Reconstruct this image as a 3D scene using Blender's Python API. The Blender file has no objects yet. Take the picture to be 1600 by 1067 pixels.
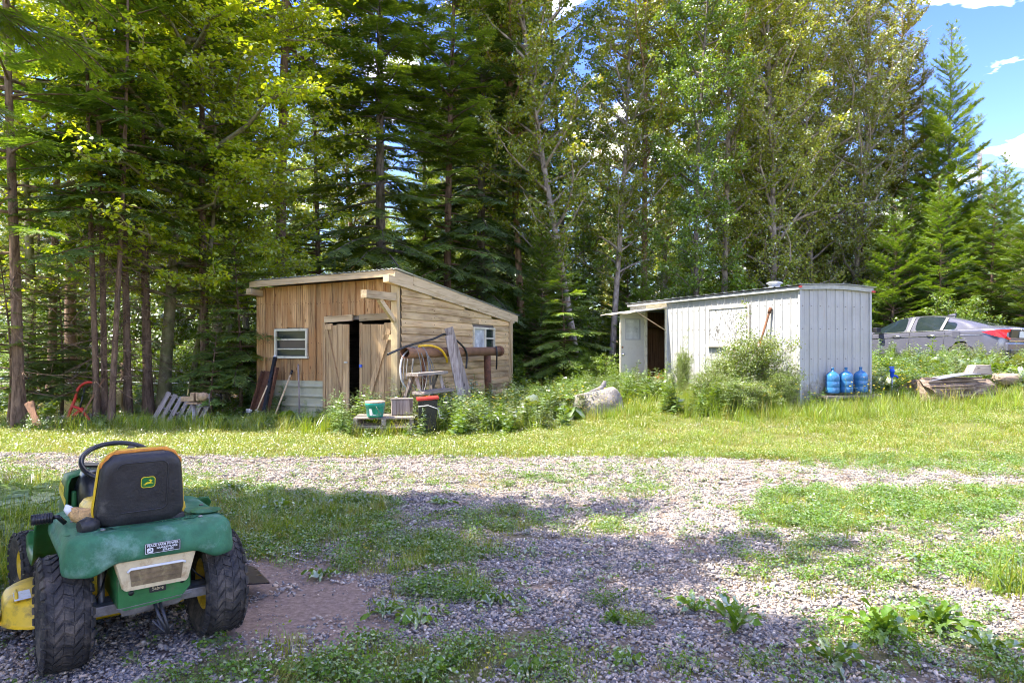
import bpy, bmesh, math, random
import numpy as np
from mathutils import Vector, Matrix, Euler
R = math.radians
PI = math.pi
sc = bpy.context.scene
C = sc.collection

# ------------------------------------------------------------------ camera
cam_d = bpy.data.cameras.new('camera'); cam = bpy.data.objects.new('camera', cam_d); C.objects.link(cam)
cam.location = (0, 0, 1.5); cam.rotation_euler = (R(90), 0, 0)
cam_d.lens = 24.0; cam_d.sensor_width = 36.0; cam_d.shift_y = 0.0041
cam_d.clip_start = 0.05; cam_d.clip_end = 2000
sc.camera = cam

# ------------------------------------------------------------------ light
SUN = Vector((-0.53, -0.09, 0.85)).normalized()           # towards the sun: high, from the left
sun_el = math.asin(SUN.z); sun_az = math.atan2(SUN.x, SUN.y)
w = bpy.data.worlds.new('World'); sc.world = w; w.use_nodes = True
nt = w.node_tree; nt.nodes.clear()
N = nt.nodes.new; L = nt.links.new
sky = N('ShaderNodeTexSky'); sky.sky_type = 'NISHITA'; sky.sun_disc = False
sky.sun_elevation = sun_el; sky.sun_rotation = sun_az; sky.air_density = 1.0; sky.dust_density = 0.3; sky.ozone_density = 2.0
tc = N('ShaderNodeTexCoord'); sep = N('ShaderNodeSeparateXYZ'); L(tc.outputs['Generated'], sep.inputs[0])
zc = N('ShaderNodeMath'); zc.operation = 'ADD'; zc.inputs[1].default_value = 0.12; L(sep.outputs['Z'], zc.inputs[0])
zm = N('ShaderNodeMath'); zm.operation = 'MAXIMUM'; zm.inputs[1].default_value = 0.02; L(zc.outputs[0], zm.inputs[0])
dx = N('ShaderNodeMath'); dx.operation = 'DIVIDE'; L(sep.outputs['X'], dx.inputs[0]); L(zm.outputs[0], dx.inputs[1])
dy = N('ShaderNodeMath'); dy.operation = 'DIVIDE'; L(sep.outputs['Y'], dy.inputs[0]); L(zm.outputs[0], dy.inputs[1])
cb = N('ShaderNodeCombineXYZ'); L(dx.outputs[0], cb.inputs[0]); L(dy.outputs[0], cb.inputs[1]); cb.inputs[2].default_value = 1.7
cn = N('ShaderNodeTexNoise'); cn.inputs['Scale'].default_value = 2.1; cn.inputs['Detail'].default_value = 6; cn.inputs['Roughness'].default_value = 0.52
L(cb.outputs[0], cn.inputs['Vector'])
cr = N('ShaderNodeMapRange'); cr.inputs['From Min'].default_value = 0.565; cr.inputs['From Max'].default_value = 0.64; L(cn.outputs['Fac'], cr.inputs['Value'])
mx = N('ShaderNodeMixRGB'); L(cr.outputs[0], mx.inputs['Fac'])
hs = N('ShaderNodeHueSaturation'); hs.inputs['Hue'].default_value = 0.528; hs.inputs['Saturation'].default_value = 1.3; hs.inputs['Value'].default_value = 0.66; L(sky.outputs[0], hs.inputs['Color'])
L(hs.outputs[0], mx.inputs[1]); mx.inputs[2].default_value = (11.0, 10.4, 9.6, 1)  # cloud white raised past what shows, as added fill for the shade
bg = N('ShaderNodeBackground'); bg.inputs['Strength'].default_value = 0.15; L(mx.outputs[0], bg.inputs['Color'])
wo = N('ShaderNodeOutputWorld'); L(bg.outputs[0], wo.inputs[0])

sl = bpy.data.lights.new('sun', 'SUN'); so = bpy.data.objects.new('sun', sl); C.objects.link(so)
sl.energy = 3.1; sl.angle = R(0.6); sl.color = (1.0, 0.94, 0.82)
so.rotation_euler = SUN.to_track_quat('Z', 'Y').to_euler(); so.location = (-20, 4, 30)

sc.view_settings.view_transform = 'Standard'; sc.view_settings.look = 'None'
sc.view_settings.exposure = 2.45; sc.view_settings.gamma = 1.0; sc.view_settings.use_curve_mapping = False
sc.render.engine = 'CYCLES'
cy = sc.cycles
cy.max_bounces = 6; cy.diffuse_bounces = 4; cy.glossy_bounces = 2; cy.transmission_bounces = 5; cy.transparent_max_bounces = 6
cy.caustics_reflective = False; cy.caustics_refractive = False; cy.sample_clamp_indirect = 6
cy.use_denoising = True; cy.pixel_filter_type = 'BLACKMAN_HARRIS'; cy.filter_width = 1.05
cy.use_adaptive_sampling = True; cy.adaptive_threshold = 0.02

# ------------------------------------------------------------------ helpers
F_ = 1067.0
def hash2(i, j, s=0):
    n = np.sin(i*127.1 + j*311.7 + s*74.7)*43758.5453
    return n - np.floor(n)
def vnoise(x, y, s=0):
    x = np.asarray(x, float); y = np.asarray(y, float)
    i = np.floor(x); j = np.floor(y); u = x-i; v = y-j
    u = u*u*(3-2*u); v = v*v*(3-2*v)
    return (hash2(i, j, s)*(1-u) + hash2(i+1, j, s)*u)*(1-v) + (hash2(i, j+1, s)*(1-u) + hash2(i+1, j+1, s)*u)*v
def fbm(x, y, s=0, o=4):
    a = 0.5; r = 0; t = 0
    for k in range(o):
        r = r + a*vnoise(x*2**k, y*2**k, s+k); t += a; a *= 0.5
    return r/t
def sm(t):
    t = np.clip(t, 0, 1); return t*t*(3-2*t)
def hgt(x, y):
    x = np.asarray(x, float); y = np.asarray(y, float)
    z = 0.36*sm((y-9.4)/4.5)*sm((x+0.6)/5.0)
    z = z + 0.56*sm((y-12.6)/4.2)*sm((x-6.6)/4.0)
    z = z + 0.10*sm((y-16)/10.0)
    d = np.sqrt(x*x+y*y)
    z = z + 13*sm((d-60)/90.0)*sm((x-25)/60.0)
    z = z + 0.035*(fbm(x*0.8, y*0.8, 5, 3)-0.5)*sm((y-2.0)/3.0) - 0.03*np.exp(-((y-7.4)/0.28)**2)*(0.6+0.4*fbm(x, y, 2)) - 0.03*np.exp(-((y-8.7)/0.28)**2)
    return z
def H(x, y): return float(hgt(x, y))
def G(px, py):                     # point of the flat foreground seen at that place in the photograph
    Y = 1.5*F_/(py-540.0); return ((px-800)/F_*Y, Y)

def tag(o, label=None, cat=None, group=None, kind=None):
    if label: o['label'] = label
    if cat: o['category'] = cat
    if group: o['group'] = group
    if kind: o['kind'] = kind
    return o
def thing(name, label, cat, loc=(0, 0, 0), rz=0, group=None, rot=None):
    o = bpy.data.objects.new(name, None); C.objects.link(o); o.empty_display_size = 0.2
    o.location = loc; o.rotation_euler = rot if rot else (0, 0, rz)
    return tag(o, label, cat, group)
def link(name, me, parent=None, loc=None, rot=None, scale=None):
    o = bpy.data.objects.new(name, me); C.objects.link(o); o.parent = parent
    if loc is not None: o.location = loc
    if rot is not None: o.rotation_euler = rot
    if scale is not None: o.scale = scale
    return o
def copy_tree(o, parent=None):
    c = o.copy(); C.objects.link(c); c.parent = parent
    for ch in list(o.children):
        copy_tree(ch, c)
    return c

class MB:
    """collects simple solids, then becomes ONE mesh object"""
    def __init__(s): s.v = []; s.f = []; s.sm = []
    def add(s, vs, fs, smooth=False):
        b = len(s.v); s.v.extend([tuple(v) for v in vs]); s.f.extend([tuple(b+i for i in f) for f in fs]); s.sm.extend([smooth]*len(fs)); return s
    def box(s, c, d, rot=None):
        M = Matrix.Translation(c) @ (Euler(rot).to_matrix().to_4x4() if rot else Matrix())
        vs = [M @ Vector((x*d[0]/2, y*d[1]/2, z*d[2]/2)) for x in (-1, 1) for y in (-1, 1) for z in (-1, 1)]
        return s.add(vs, [(0, 1, 3, 2), (4, 6, 7, 5), (0, 4, 5, 1), (2, 3, 7, 6), (0, 2, 6, 4), (1, 5, 7, 3)])
    def bar(s, p, q, w, h, up=(0, 0, 1)):
        p = Vector(p); q = Vector(q); d = (q-p).normalized(); u = Vector(up)
        a = d.cross(u)
        if a.length < 1e-4: a = d.cross(Vector((1, 0, 0)))
        a.normalize(); b = a.cross(d).normalized()
        vs = [e + a*(i*w/2) + b*(j*h/2) for e in (p, q) for i in (-1, 1) for j in (-1, 1)]
        return s.add(vs, [(0, 1, 3, 2), (4, 6, 7, 5), (0, 4, 5, 1), (2, 3, 7, 6), (0, 2, 6, 4), (1, 5, 7, 3)])
    def tube(s, pts, r, n=8, cap=True, smooth=True):
        pts = [Vector(p) for p in pts]; m = len(pts)
        rs = r if hasattr(r, '__len__') else [r]*m
        vs = []; prev = None
        for i, p in enumerate(pts):
            d = (pts[min(i+1, m-1)] - pts[max(i-1, 0)]).normalized()
            if prev is None:
                a = d.cross(Vector((0, 0, 1)))
                if a.length < 1e-3: a = d.cross(Vector((1, 0, 0)))
            else: a = prev - d*prev.dot(d)
            a.normalize(); b = d.cross(a); prev = a
            for k in range(n):
                t = 2*PI*k/n; vs.append(p + (a*math.cos(t) + b*math.sin(t))*rs[i])
        fs = [(i*n+k, i*n+(k+1) % n, (i+1)*n+(k+1) % n, (i+1)*n+k) for i in range(m-1) for k in range(n)]
        s.add(vs, fs, smooth)
        if cap:
            b = len(s.v)-len(vs)
            s.f.append(tuple(b+k for k in reversed(range(n)))); s.sm.append(False)
            s.f.append(tuple(b+(m-1)*n+k for k in range(n))); s.sm.append(False)
        return s
    def lathe(s, prof, n=24, M=None, smooth=True):      # profile of (r, z) turned about z
        M = M or Matrix(); m = len(prof)
        vs = [M @ Vector((r*math.cos(2*PI*k/n), r*math.sin(2*PI*k/n), z)) for r, z in prof for k in range(n)]
        fs = [(i*n+k, i*n+(k+1) % n, (i+1)*n+(k+1) % n, (i+1)*n+k) for i in range(m-1) for k in range(n)]
        return s.add(vs, fs, smooth)
    def grid(s, P, smooth=True, closed=False):          # P[i][j] of points
        m = len(P); n = len(P[0]); vs = [p for row in P for p in row]
        fs = [(i*n+j, i*n+(j+1) % n, (i+1)*n+(j+1) % n, (i+1)*n+j) for i in range(m-1) for j in range(n if closed else n-1)]
        return s.add(vs, fs, smooth)
    def prism(s, poly, t, M=None):                      # polygon in local xy, extruded along z by t
        M = M or Matrix(); n = len(poly)
        vs = [M @ Vector((x, y, z)) for z in (0, t) for x, y in poly]
        return s.add(vs, [tuple(reversed(range(n))), tuple(n+k for k in range(n))] + [(k, (k+1) % n, n+(k+1) % n, n+k) for k in range(n)])
    def mesh(s, name, mat, bevel=0, solid=0, subd=0):
        me = bpy.data.meshes.new(name); me.from_pydata(s.v, [], s.f)
        me.polygons.foreach_set('use_smooth', s.sm)
        if bevel or solid or subd or True:
            bm = bmesh.new(); bm.from_mesh(me)
            if bevel: bmesh.ops.bevel(bm, geom=list(bm.edges), offset=bevel, segments=2, affect='EDGES', profile=0.6)
            if solid:
                bmesh.ops.recalc_face_normals(bm, faces=bm.faces)
                bmesh.ops.solidify(bm, geom=list(bm.faces), thickness=solid)
            bmesh.ops.recalc_face_normals(bm, faces=bm.faces)
            bm.to_mesh(me); bm.free()
        me.materials.append(mat); me.update()
        return me
    def build(s, name, mat, parent=None, bevel=0, solid=0, loc=None, rot=None):
        return link(name, s.mesh(name, mat, bevel, solid), parent, loc, rot)

def mesh_np(name, V, quads=None, tris=None, mats=(), smooth=False, midx=None):
    me = bpy.data.meshes.new(name)
    V = np.ascontiguousarray(V, dtype=np.float32)
    nq = 0 if quads is None else len(quads); n3 = 0 if tris is None else len(tris)
    me.vertices.add(len(V)); me.vertices.foreach_set('co', V.ravel())
    loops = np.concatenate([a.ravel() for a in (quads, tris) if a is not None and len(a)]).astype(np.int32)
    me.loops.add(len(loops)); me.loops.foreach_set('vertex_index', loops)
    me.polygons.add(nq+n3)
    st = np.concatenate([np.arange(nq)*4, nq*4+np.arange(n3)*3]).astype(np.int32)
    me.polygons.foreach_set('loop_start', st)
    if smooth: me.polygons.foreach_set('use_smooth', np.ones(nq+n3, bool))
    for m in mats: me.materials.append(m)
    if midx is not None: me.polygons.foreach_set('material_index', np.asarray(midx, np.int32))
    me.update(calc_edges=True); me.validate()
    return me

# ------------------------------------------------------------------ materials
def new_mat(name):
    m = bpy.data.materials.new(name); m.use_nodes = True; t = m.node_tree; t.nodes.clear()
    out = t.nodes.new('ShaderNodeOutputMaterial'); return m, t, out
def nd(t, kind, ins=None, **kw):
    n = t.nodes.new('ShaderNode'+kind)
    for k, v in kw.items(): setattr(n, k, v)
    for k, v in (ins or {}).items():
        if hasattr(v, 'is_output'): t.links.new(v, n.inputs[k])
        else: n.inputs[k].default_value = v
    return n
def c4(c): return (c[0], c[1], c[2], 1)
def ramp(t, fac, stops, interp='LINEAR'):
    r = t.nodes.new('ShaderNodeValToRGB'); r.color_ramp.interpolation = interp; e = r.color_ramp.elements
    while len(e) < len(stops): e.new(0.5)
    for k, (p, c) in enumerate(stops): e[k].position = p; e[k].color = c4(c)
    t.links.new(fac, r.inputs[0]); return r.outputs[0]
def mixc(t, f, a, b, mode='MIX'):
    n = t.nodes.new('ShaderNodeMixRGB'); n.blend_type = mode
    for i, v in enumerate((f, a, b)):
        if hasattr(v, 'is_output'): t.links.new(v, n.inputs[i])
        else: n.inputs[i].default_value = v if i == 0 else c4(v)
    return n.outputs[0]
def simple(name, col, rough=0.6, metal=0.0, var=0.25, scale=12.0, bump=0.0, dirt=None, dirt_amt=0.5, spec=0.5, dscale=5.0):
    """painted / plastic / metal surface with uneven colour and wear"""
    m, t, out = new_mat(name)
    tc = nd(t, 'TexCoord'); nz = nd(t, 'TexNoise', {'Vector': tc.outputs['Object'], 'Scale': scale, 'Detail': 6.0, 'Roughness': 0.65})
    lo = [c*(1-var) for c in col]; hi = [min(1, c*(1+var)) for c in col]
    cc = ramp(t, nz.outputs['Fac'], [(0.3, lo), (0.7, hi)])
    if dirt:
        n2 = nd(t, 'TexNoise', {'Vector': tc.outputs['Object'], 'Scale': dscale, 'Detail': 8.0, 'Roughness': 0.7})
        f = nd(t, 'MapRange', {'Value': n2.outputs['Fac'], 'From Min': 0.62-0.3*dirt_amt, 'From Max': 0.72})
        cc = mixc(t, f.outputs[0], cc, dirt) if False else mixc(t, f.outputs[0], cc, dirt)
    b = nd(t, 'BsdfPrincipled', {'Base Color': cc, 'Roughness': rough, 'Metallic': metal, 'Specular IOR Level': spec})
    rr = nd(t, 'MapRange', {'Value': nz.outputs['Fac'], 'To Min': max(0.05, rough-0.15), 'To Max': min(1, rough+0.15)}); t.links.new(rr.outputs[0], b.inputs['Roughness'])
    if bump:
        n3 = nd(t, 'TexNoise', {'Vector': tc.outputs['Object'], 'Scale': scale*4, 'Detail': 4.0})
        bp = nd(t, 'Bump', {'Height': n3.outputs['Fac'], 'Strength': bump, 'Distance': 0.02}); t.links.new(bp.outputs[0], b.inputs['Normal'])
    t.links.new(b.outputs[0], out.inputs[0]); return m
def wood(name, light, dark, axis='z', knots=True, stain=None, sc_=1.0):
    """weathered board: long grain, knots, tone differing from board to board"""
    m, t, out = new_mat(name)
    tc = nd(t, 'TexCoord'); oi = nd(t, 'ObjectInfo')
    off = nd(t, 'VectorMath', {0: (37.0, 91.0, 53.0)}, operation='SCALE'); t.links.new(oi.outputs['Random'], off.inputs['Scale'])
    ad = nd(t, 'VectorMath', {0: tc.outputs['Object'], 1: off.outputs[0]}, operation='ADD')
    s1 = {'x': (0.9, 18, 18), 'y': (18, 0.9, 18), 'z': (18, 18, 0.9)}[axis]
    mp = nd(t, 'Mapping', {'Vector': ad.outputs[0], 'Scale': tuple(q*sc_ for q in s1)})
    g = nd(t, 'TexNoise', {'Vector': mp.outputs[0], 'Scale': 1.6, 'Detail': 7.0, 'Roughness': 0.62, 'Distortion': 0.6})
    s2 = {'x': (1.2, 5, 5), 'y': (5, 1.2, 5), 'z': (5, 5, 1.2)}[axis]
    mp2 = nd(t, 'Mapping', {'Vector': ad.outputs[0], 'Scale': s2})
    g2 = nd(t, 'TexNoise', {'Vector': mp2.outputs[0], 'Scale': 1.0, 'Detail': 3.0, 'Roughness': 0.5})
    cc = ramp(t, g.outputs['Fac'], [(0.34, dark), (0.50, [(a*2+b)/3 for a, b in zip(light, dark)]), (0.64, light)])
    tone = nd(t, 'MapRange', {'Value': oi.outputs['Random'], 'To Min': 0.52, 'To Max': 1.25})
    cc = mixc(t, 1.0, cc, tone.outputs[0], 'MULTIPLY')
    if stain:
        st = nd(t, 'MapRange', {'Value': g2.outputs['Fac'], 'From Min': 0.42, 'From Max': 0.66}); cc = mixc(t, st.outputs[0], cc, stain)
    if knots:
        s3 = {'x': (3.0, 9, 9), 'y': (9, 3.0, 9), 'z': (9, 9, 3.0)}[axis]
        mp3 = nd(t, 'Mapping', {'Vector': ad.outputs[0], 'Scale': s3})
        vo = nd(t, 'TexVoronoi', {'Vector': mp3.outputs[0], 'Scale': 1.0}); kf = nd(t, 'MapRange', {'Value': vo.outputs['Distance'], 'From Min': 0.05, 'From Max': 0.15, 'To Min': 0.8, 'To Max': 0.0})
        cc = mixc(t, kf.outputs[0], cc, [d*0.45 for d in dark])
    b = nd(t, 'BsdfPrincipled', {'Base Color': cc, 'Roughness': 0.82, 'Specular IOR Level': 0.25})
    bp = nd(t, 'Bump', {'Height': g.outputs['Fac'], 'Strength': 0.5, 'Distance': 0.01}); t.links.new(bp.outputs[0], b.inputs['Normal'])
    t.links.new(b.outputs[0], out.inputs[0]); return m
def leafm(name, c1, c2, trans=0.4, gloss=0.12, tcol=None, c3=None, rough=0.42):
    m, t, out = new_mat(name)
    ge = nd(t, 'NewGeometry'); oi = nd(t, 'ObjectInfo')
    stops = [(0.0, c1), (1.0, c2)] if c3 is None else [(0.0, c1), (0.82, c2), (1.0, c3)]
    cc = ramp(t, ge.outputs['Random Per Island'], stops)
    tone = nd(t, 'MapRange', {'Value': oi.outputs['Random'], 'To Min': 0.78, 'To Max': 1.22}); cc = mixc(t, 1.0, cc, tone.outputs[0], 'MULTIPLY')
    d = nd(t, 'BsdfDiffuse', {'Color': cc})
    tcl = mixc(t, 1.0, cc, tcol or (1.9, 1.55, 0.45), 'MULTIPLY')
    tr = nd(t, 'BsdfTranslucent', {'Color': tcl})
    a = nd(t, 'MixShader', {0: trans, 1: d.outputs[0], 2: tr.outputs[0]})
    gl = nd(t, 'BsdfGlossy', {'Color': (1, 1, 1, 1), 'Roughness': rough})
    fr = nd(t, 'Fresnel', {'IOR': 1.45}); fm = nd(t, 'Math', {0: fr.outputs[0], 1: gloss*2.2}, operation='MULTIPLY')
    fc = nd(t, 'Math', {0: fm.outputs[0], 1: 0.6}, operation='MINIMUM')
    s = nd(t, 'MixShader', {0: fc.outputs[0], 1: a.outputs[0], 2: gl.outputs[0]})
    t.links.new(s.outputs[0], out.inputs[0]); return m
def barkm(name, lo, hi, scale=(14, 14, 3.0), moss=None, moss_amt=0.5):
    m, t, out = new_mat(name)
    tc = nd(t, 'TexCoord'); mp = nd(t, 'Mapping', {'Vector': tc.outputs['Object'], 'Scale': scale})
    nz = nd(t, 'TexNoise', {'Vector': mp.outputs[0], 'Scale': 1.0, 'Detail': 8.0, 'Roughness': 0.7, 'Distortion': 0.4})
    cc = ramp(t, nz.outputs['Fac'], [(0.34, lo), (0.62, hi)])
    if moss:
        n2 = nd(t, 'TexNoise', {'Vector': tc.outputs['Object'], 'Scale': 4.0, 'Detail': 6.0})
        f = nd(t, 'MapRange', {'Value': n2.outputs['Fac'], 'From Min': 0.62-0.3*moss_amt, 'From Max': 0.66}); cc = mixc(t, f.outputs[0], cc, moss)
    b = nd(t, 'BsdfPrincipled', {'Base Color': cc, 'Roughness': 0.9, 'Specular IOR Level': 0.15})
    bp = nd(t, 'Bump', {'Height': nz.outputs['Fac'], 'Strength': 0.9, 'Distance': 0.03}); t.links.new(bp.outputs[0], b.inputs['Normal'])
    t.links.new(b.outputs[0], out.inputs[0]); return m
def glassm(name, tint=(0.02, 0.03, 0.03), rough=0.05, clear=0.0):
    m, t, out = new_mat(name)
    tc = nd(t, 'TexCoord'); nz = nd(t, 'TexNoise', {'Vector': tc.outputs['Object'], 'Scale': 9.0, 'Detail': 5.0})
    rr = nd(t, 'MapRange', {'Value': nz.outputs['Fac'], 'To Min': rough, 'To Max': rough+0.14})
    b = nd(t, 'BsdfPrincipled', {'Base Color': c4(tint), 'Roughness': rough, 'Specular IOR Level': 0.7, 'Transmission Weight': clear}); t.links.new(rr.outputs[0], b.inputs['Roughness'])
    t.links.new(b.outputs[0], out.inputs[0]); return m

M = {}
M['white_metal'] = simple('white_metal', (0.37, 0.375, 0.365), 0.45, 0.0, 0.05, 3, dirt=(0.40, 0.40, 0.36), dirt_amt=0.25)
def wall_mat():
    m, t, out = new_mat('trailer_wall_sheet'); tc = nd(t, 'TexCoord'); P = tc.outputs['Object']
    nz = nd(t, 'TexNoise', {'Vector': P, 'Scale': 3.0, 'Detail': 6.0}); c = ramp(t, nz.outputs['Fac'], [(.3, (.335, .335, .32)), (.7, (.395, .395, .38))])
    mp = nd(t, 'Mapping', {'Vector': P, 'Scale': (14, 14, .8)}); n2 = nd(t, 'TexNoise', {'Vector': mp.outputs[0], 'Scale': 1.0, 'Detail': 6.0, 'Roughness': .7})
    f = nd(t, 'MapRange', {'Value': n2.outputs['Fac'], 'From Min': .56, 'From Max': .74, 'To Max': .55}); c = mixc(t, f.outputs[0], c, (.25, .19, .12))
    se = nd(t, 'SeparateXYZ', {'Vector': P}); n3 = nd(t, 'TexNoise', {'Vector': P, 'Scale': 9.0, 'Detail': 7.0, 'Roughness': .7})
    a = nd(t, 'MapRange', {'Value': se.outputs['Z'], 'From Min': .35, 'From Max': 1.15, 'To Min': .42, 'To Max': 0.0}); b_ = nd(t, 'Math', {0: n3.outputs['Fac'], 1: a.outputs[0]}, operation='ADD')
    f3 = nd(t, 'MapRange', {'Value': b_.outputs[0], 'From Min': .62, 'From Max': .85, 'To Max': .8}); c = mixc(t, f3.outputs[0], c, (.17, .15, .09))
    b = nd(t, 'BsdfPrincipled', {'Base Color': c, 'Roughness': .5}); n4 = nd(t, 'TexNoise', {'Vector': P, 'Scale': 1.6, 'Detail': 3.0})
    bp = nd(t, 'Bump', {'Height': n4.outputs['Fac'], 'Strength': .5, 'Distance': .06}); t.links.new(bp.outputs[0], b.inputs['Normal']); t.links.new(b.outputs[0], out.inputs[0]); return m
M['wall_sheet'] = wall_mat()
M['cream'] = simple('cream_paint', (0.66, 0.62, 0.47), 0.5, 0, 0.08, 6, dirt=(0.35, 0.29, 0.18), dirt_amt=0.4)
M['door_white'] = simple('door_paint', (0.52, 0.51, 0.44), 0.5, 0, 0.06, 5, dirt=(0.42, 0.40, 0.30), dirt_amt=0.3)
M['dark'] = simple('dark_void', (0.012, 0.011, 0.010), 0.9)
M['black_plastic'] = simple('black_plastic', (0.022, 0.022, 0.024), 0.5, 0, 0.35, 20, 0.15, dirt=(0.10, 0.095, 0.085), dirt_amt=0.1)
M['black_satin'] = simple('black_satin', (0.015, 0.016, 0.02), 0.3, 0, 0.3, 10)
M['rubber'] = simple('tyre_rubber', (0.028, 0.026, 0.025), 0.75, 0, 0.4, 16, 0.3, dirt=(0.14, 0.115, 0.09), dirt_amt=0.42, dscale=9)
M['green_paint'] = simple('mower_green', (0.020, 0.13, 0.032), 0.5, 0, 0.3, 8, 0.1, dirt=(0.09, 0.11, 0.06), dirt_amt=0.3, dscale=9)
M['green_faded'] = simple('mower_green_faded', (0.040, 0.150, 0.076), 0.62, 0, 0.35, 9, 0.15, dirt=(0.17, 0.30, 0.23), dirt_amt=0.42, dscale=8, spec=.3)
M['yellow_paint'] = simple('mower_yellow', (0.72, 0.47, 0.02), 0.42, 0, 0.12, 6, dirt=(0.16, 0.10, 0.03), dirt_amt=0.35, dscale=9)
M['yellow_dirty'] = simple('mower_yellow_dirty', (0.42, 0.27, 0.02), 0.6, 0, 0.3, 6, dirt=(0.06, 0.045, 0.02), dirt_amt=0.8, dscale=7)
M['orange'] = simple('torn_orange_foam', (0.62, 0.24, 0.03), 0.75, 0, 0.3, 18, 0.3)
M['foam'] = simple('tan_foam', (0.55, 0.34, 0.14), 0.9, 0, 0.4, 30, 0.5)
M['rust'] = simple('rust', (0.16, 0.068, 0.032), 0.85, 0.1, 0.5, 14, 0.5, dirt=(0.07, 0.035, 0.02), dirt_amt=0.5)
M['rust_light'] = simple('rust_light', (0.27, 0.14, 0.075), 0.8, 0.1, 0.4, 10, 0.4, dirt=(0.12, 0.06, 0.03), dirt_amt=0.5)
M['steel'] = simple('worn_steel', (0.26, 0.25, 0.24), 0.55, 0.5, 0.35, 16, 0.2, dirt=(0.12, 0.08, 0.05), dirt_amt=0.5)
M['galv'] = simple('galvanised', (0.50, 0.52, 0.54), 0.38, 0.75, 0.12, 5, dirt=(0.28, 0.27, 0.25), dirt_amt=0.3)
M['red'] = simple('red_paint', (0.55, 0.030, 0.018), 0.45, 0, 0.25, 12, dirt=(0.22, 0.07, 0.04), dirt_amt=0.3)
M['teal'] = simple('teal_plastic', (0.02, 0.30, 0.23), 0.45, 0, 0.15, 8, dirt=(0.35, 0.38, 0.30), dirt_amt=0.15)
M['tan_lid'] = simple('tan_lid', (0.50, 0.36, 0.24), 0.7, 0, 0.2, 10)
M['blue_plastic'] = simple('blue_bottle', (0.035, 0.15, 0.33), 0.10, 0, 0.2, 6)
M['blue_valve'] = simple('blue_valve', (0.02, 0.10, 0.62), 0.35, 0, 0.1)
M['taillens'] = simple('beige_lens', (0.60, 0.50, 0.30), 0.4, 0, 0.18, 12, dirt=(0.30, 0.17, 0.07), dirt_amt=0.35, dscale=14)
M['lens_dark'] = simple('soiled_lens', (0.17, 0.12, 0.06), 0.5, 0, 0.5, 26, dirt=(0.33, 0.27, 0.13), dirt_amt=0.3, dscale=20)
M['decal_white'] = simple('print_white', (0.72, 0.73, 0.74), 0.5, 0, 0.12, 30)
M['decal_black'] = simple('print_black', (0.012, 0.014, 0.014), 0.5)
M['decal_yellow'] = simple('print_yellow', (0.80, 0.62, 0.02), 0.45, 0, 0.08)
M['decal_green'] = simple('print_green', (0.012, 0.14, 0.03), 0.45, 0, 0.1)
M['wood_v'] = wood('vertical_board', (0.66, 0.41, 0.19), (0.17, 0.075, 0.028), 'z', True, (0.42, 0.21, 0.08))
M['wood_h'] = wood('lap_board', (0.72, 0.51, 0.26), (0.42, 0.26, 0.11), 'y', True, (0.62, 0.46, 0.24))
M['wood_door'] = wood('door_board', (0.68, 0.47, 0.25), (0.25, 0.14, 0.065), 'z', False, (0.40, 0.26, 0.13))
M['wood_pale'] = wood('pale_timber', (0.68, 0.52, 0.31), (0.36, 0.24, 0.12), 'x', True, (0.60, 0.46, 0.27))
M['wood_pale_y'] = wood('pale_timber_y', (0.68, 0.54, 0.33), (0.38, 0.26, 0.13), 'y', True, (0.58, 0.45, 0.27))
M['wood_pale_z'] = wood('pale_timber_z', (0.66, 0.51, 0.29), (0.38, 0.26, 0.12), 'z', True, (0.58, 0.45, 0.24))
M['wood_grey_x'] = wood('grey_wood_x', (0.40, 0.35, 0.30), (0.14, 0.11, 0.09), 'x')
M['wood_grey_z'] = wood('grey_wood_z', (0.42, 0.36, 0.31), (0.15, 0.11, 0.09), 'z')
M['wood_grey_y'] = wood('grey_wood_y', (0.40, 0.35, 0.30), (0.14, 0.11, 0.09), 'y')
M['wood_int'] = wood('inner_panelling', (0.20, 0.115, 0.055), (0.09, 0.05, 0.025), 'z', False)
M['siding'] = simple('old_metal_siding', (0.38, 0.355, 0.23), 0.5, 0.1, 0.12, 4, dirt=(0.30, 0.30, 0.22), dirt_amt=0.4)
M['glass_dark'] = glassm('dark_glass')
M['glass_milky'] = simple('milky_pane', (0.50, 0.52, 0.50), 0.25, 0, 0.35, 3)
M['peel'] = simple('peeling_board', (0.78, 0.78, 0.76), 0.75, 0, 0.06, 30, 0.4, dirt=(0.26, 0.23, 0.20), dirt_amt=0.0, dscale=30)
M['trim_brown'] = simple('weathered_trim', (0.55, 0.51, 0.42), 0.8, 0, 0.3, 25, dirt=(0.16, 0.11, 0.08), dirt_amt=0.4, dscale=25)
M['car_paint'] = simple('car_paint_grey', (0.135, 0.135, 0.17), 0.18, 0.35, 0.03, 2, spec=0.7)
M['car_trim'] = simple('car_trim_dark', (0.02, 0.02, 0.022), 0.35)
M['car_glass'] = glassm('car_glass', (0.012, 0.02, 0.022), 0.02)
M['tail_red'] = simple('tail_lens_red', (0.62, 0.012, 0.010), 0.12, 0, 0.1, 8)
M['chrome'] = simple('chrome', (0.6, 0.6, 0.62), 0.15, 0.9, 0.05)
M['plate'] = simple('licence_plate', (0.62, 0.65, 0.68), 0.4, 0, 0.1)
M['alloy'] = simple('alloy_rim', (0.45, 0.46, 0.48), 0.3, 0.7, 0.1)
M['hose_black'] = simple('black_hose', (0.02, 0.02, 0.022), 0.4)
M['hose_grey'] = simple('grey_cable', (0.22, 0.21, 0.20), 0.6)
M['hose_yellow'] = simple('yellow_hose', (0.72, 0.44, 0.02), 0.45)
M['rope_white'] = simple('white_rope', (0.60, 0.58, 0.54), 0.8)
M['pole_grey'] = simple('grey_pole', (0.16, 0.15, 0.15), 0.85, 0, 0.3, 10, 0.3)
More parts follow.
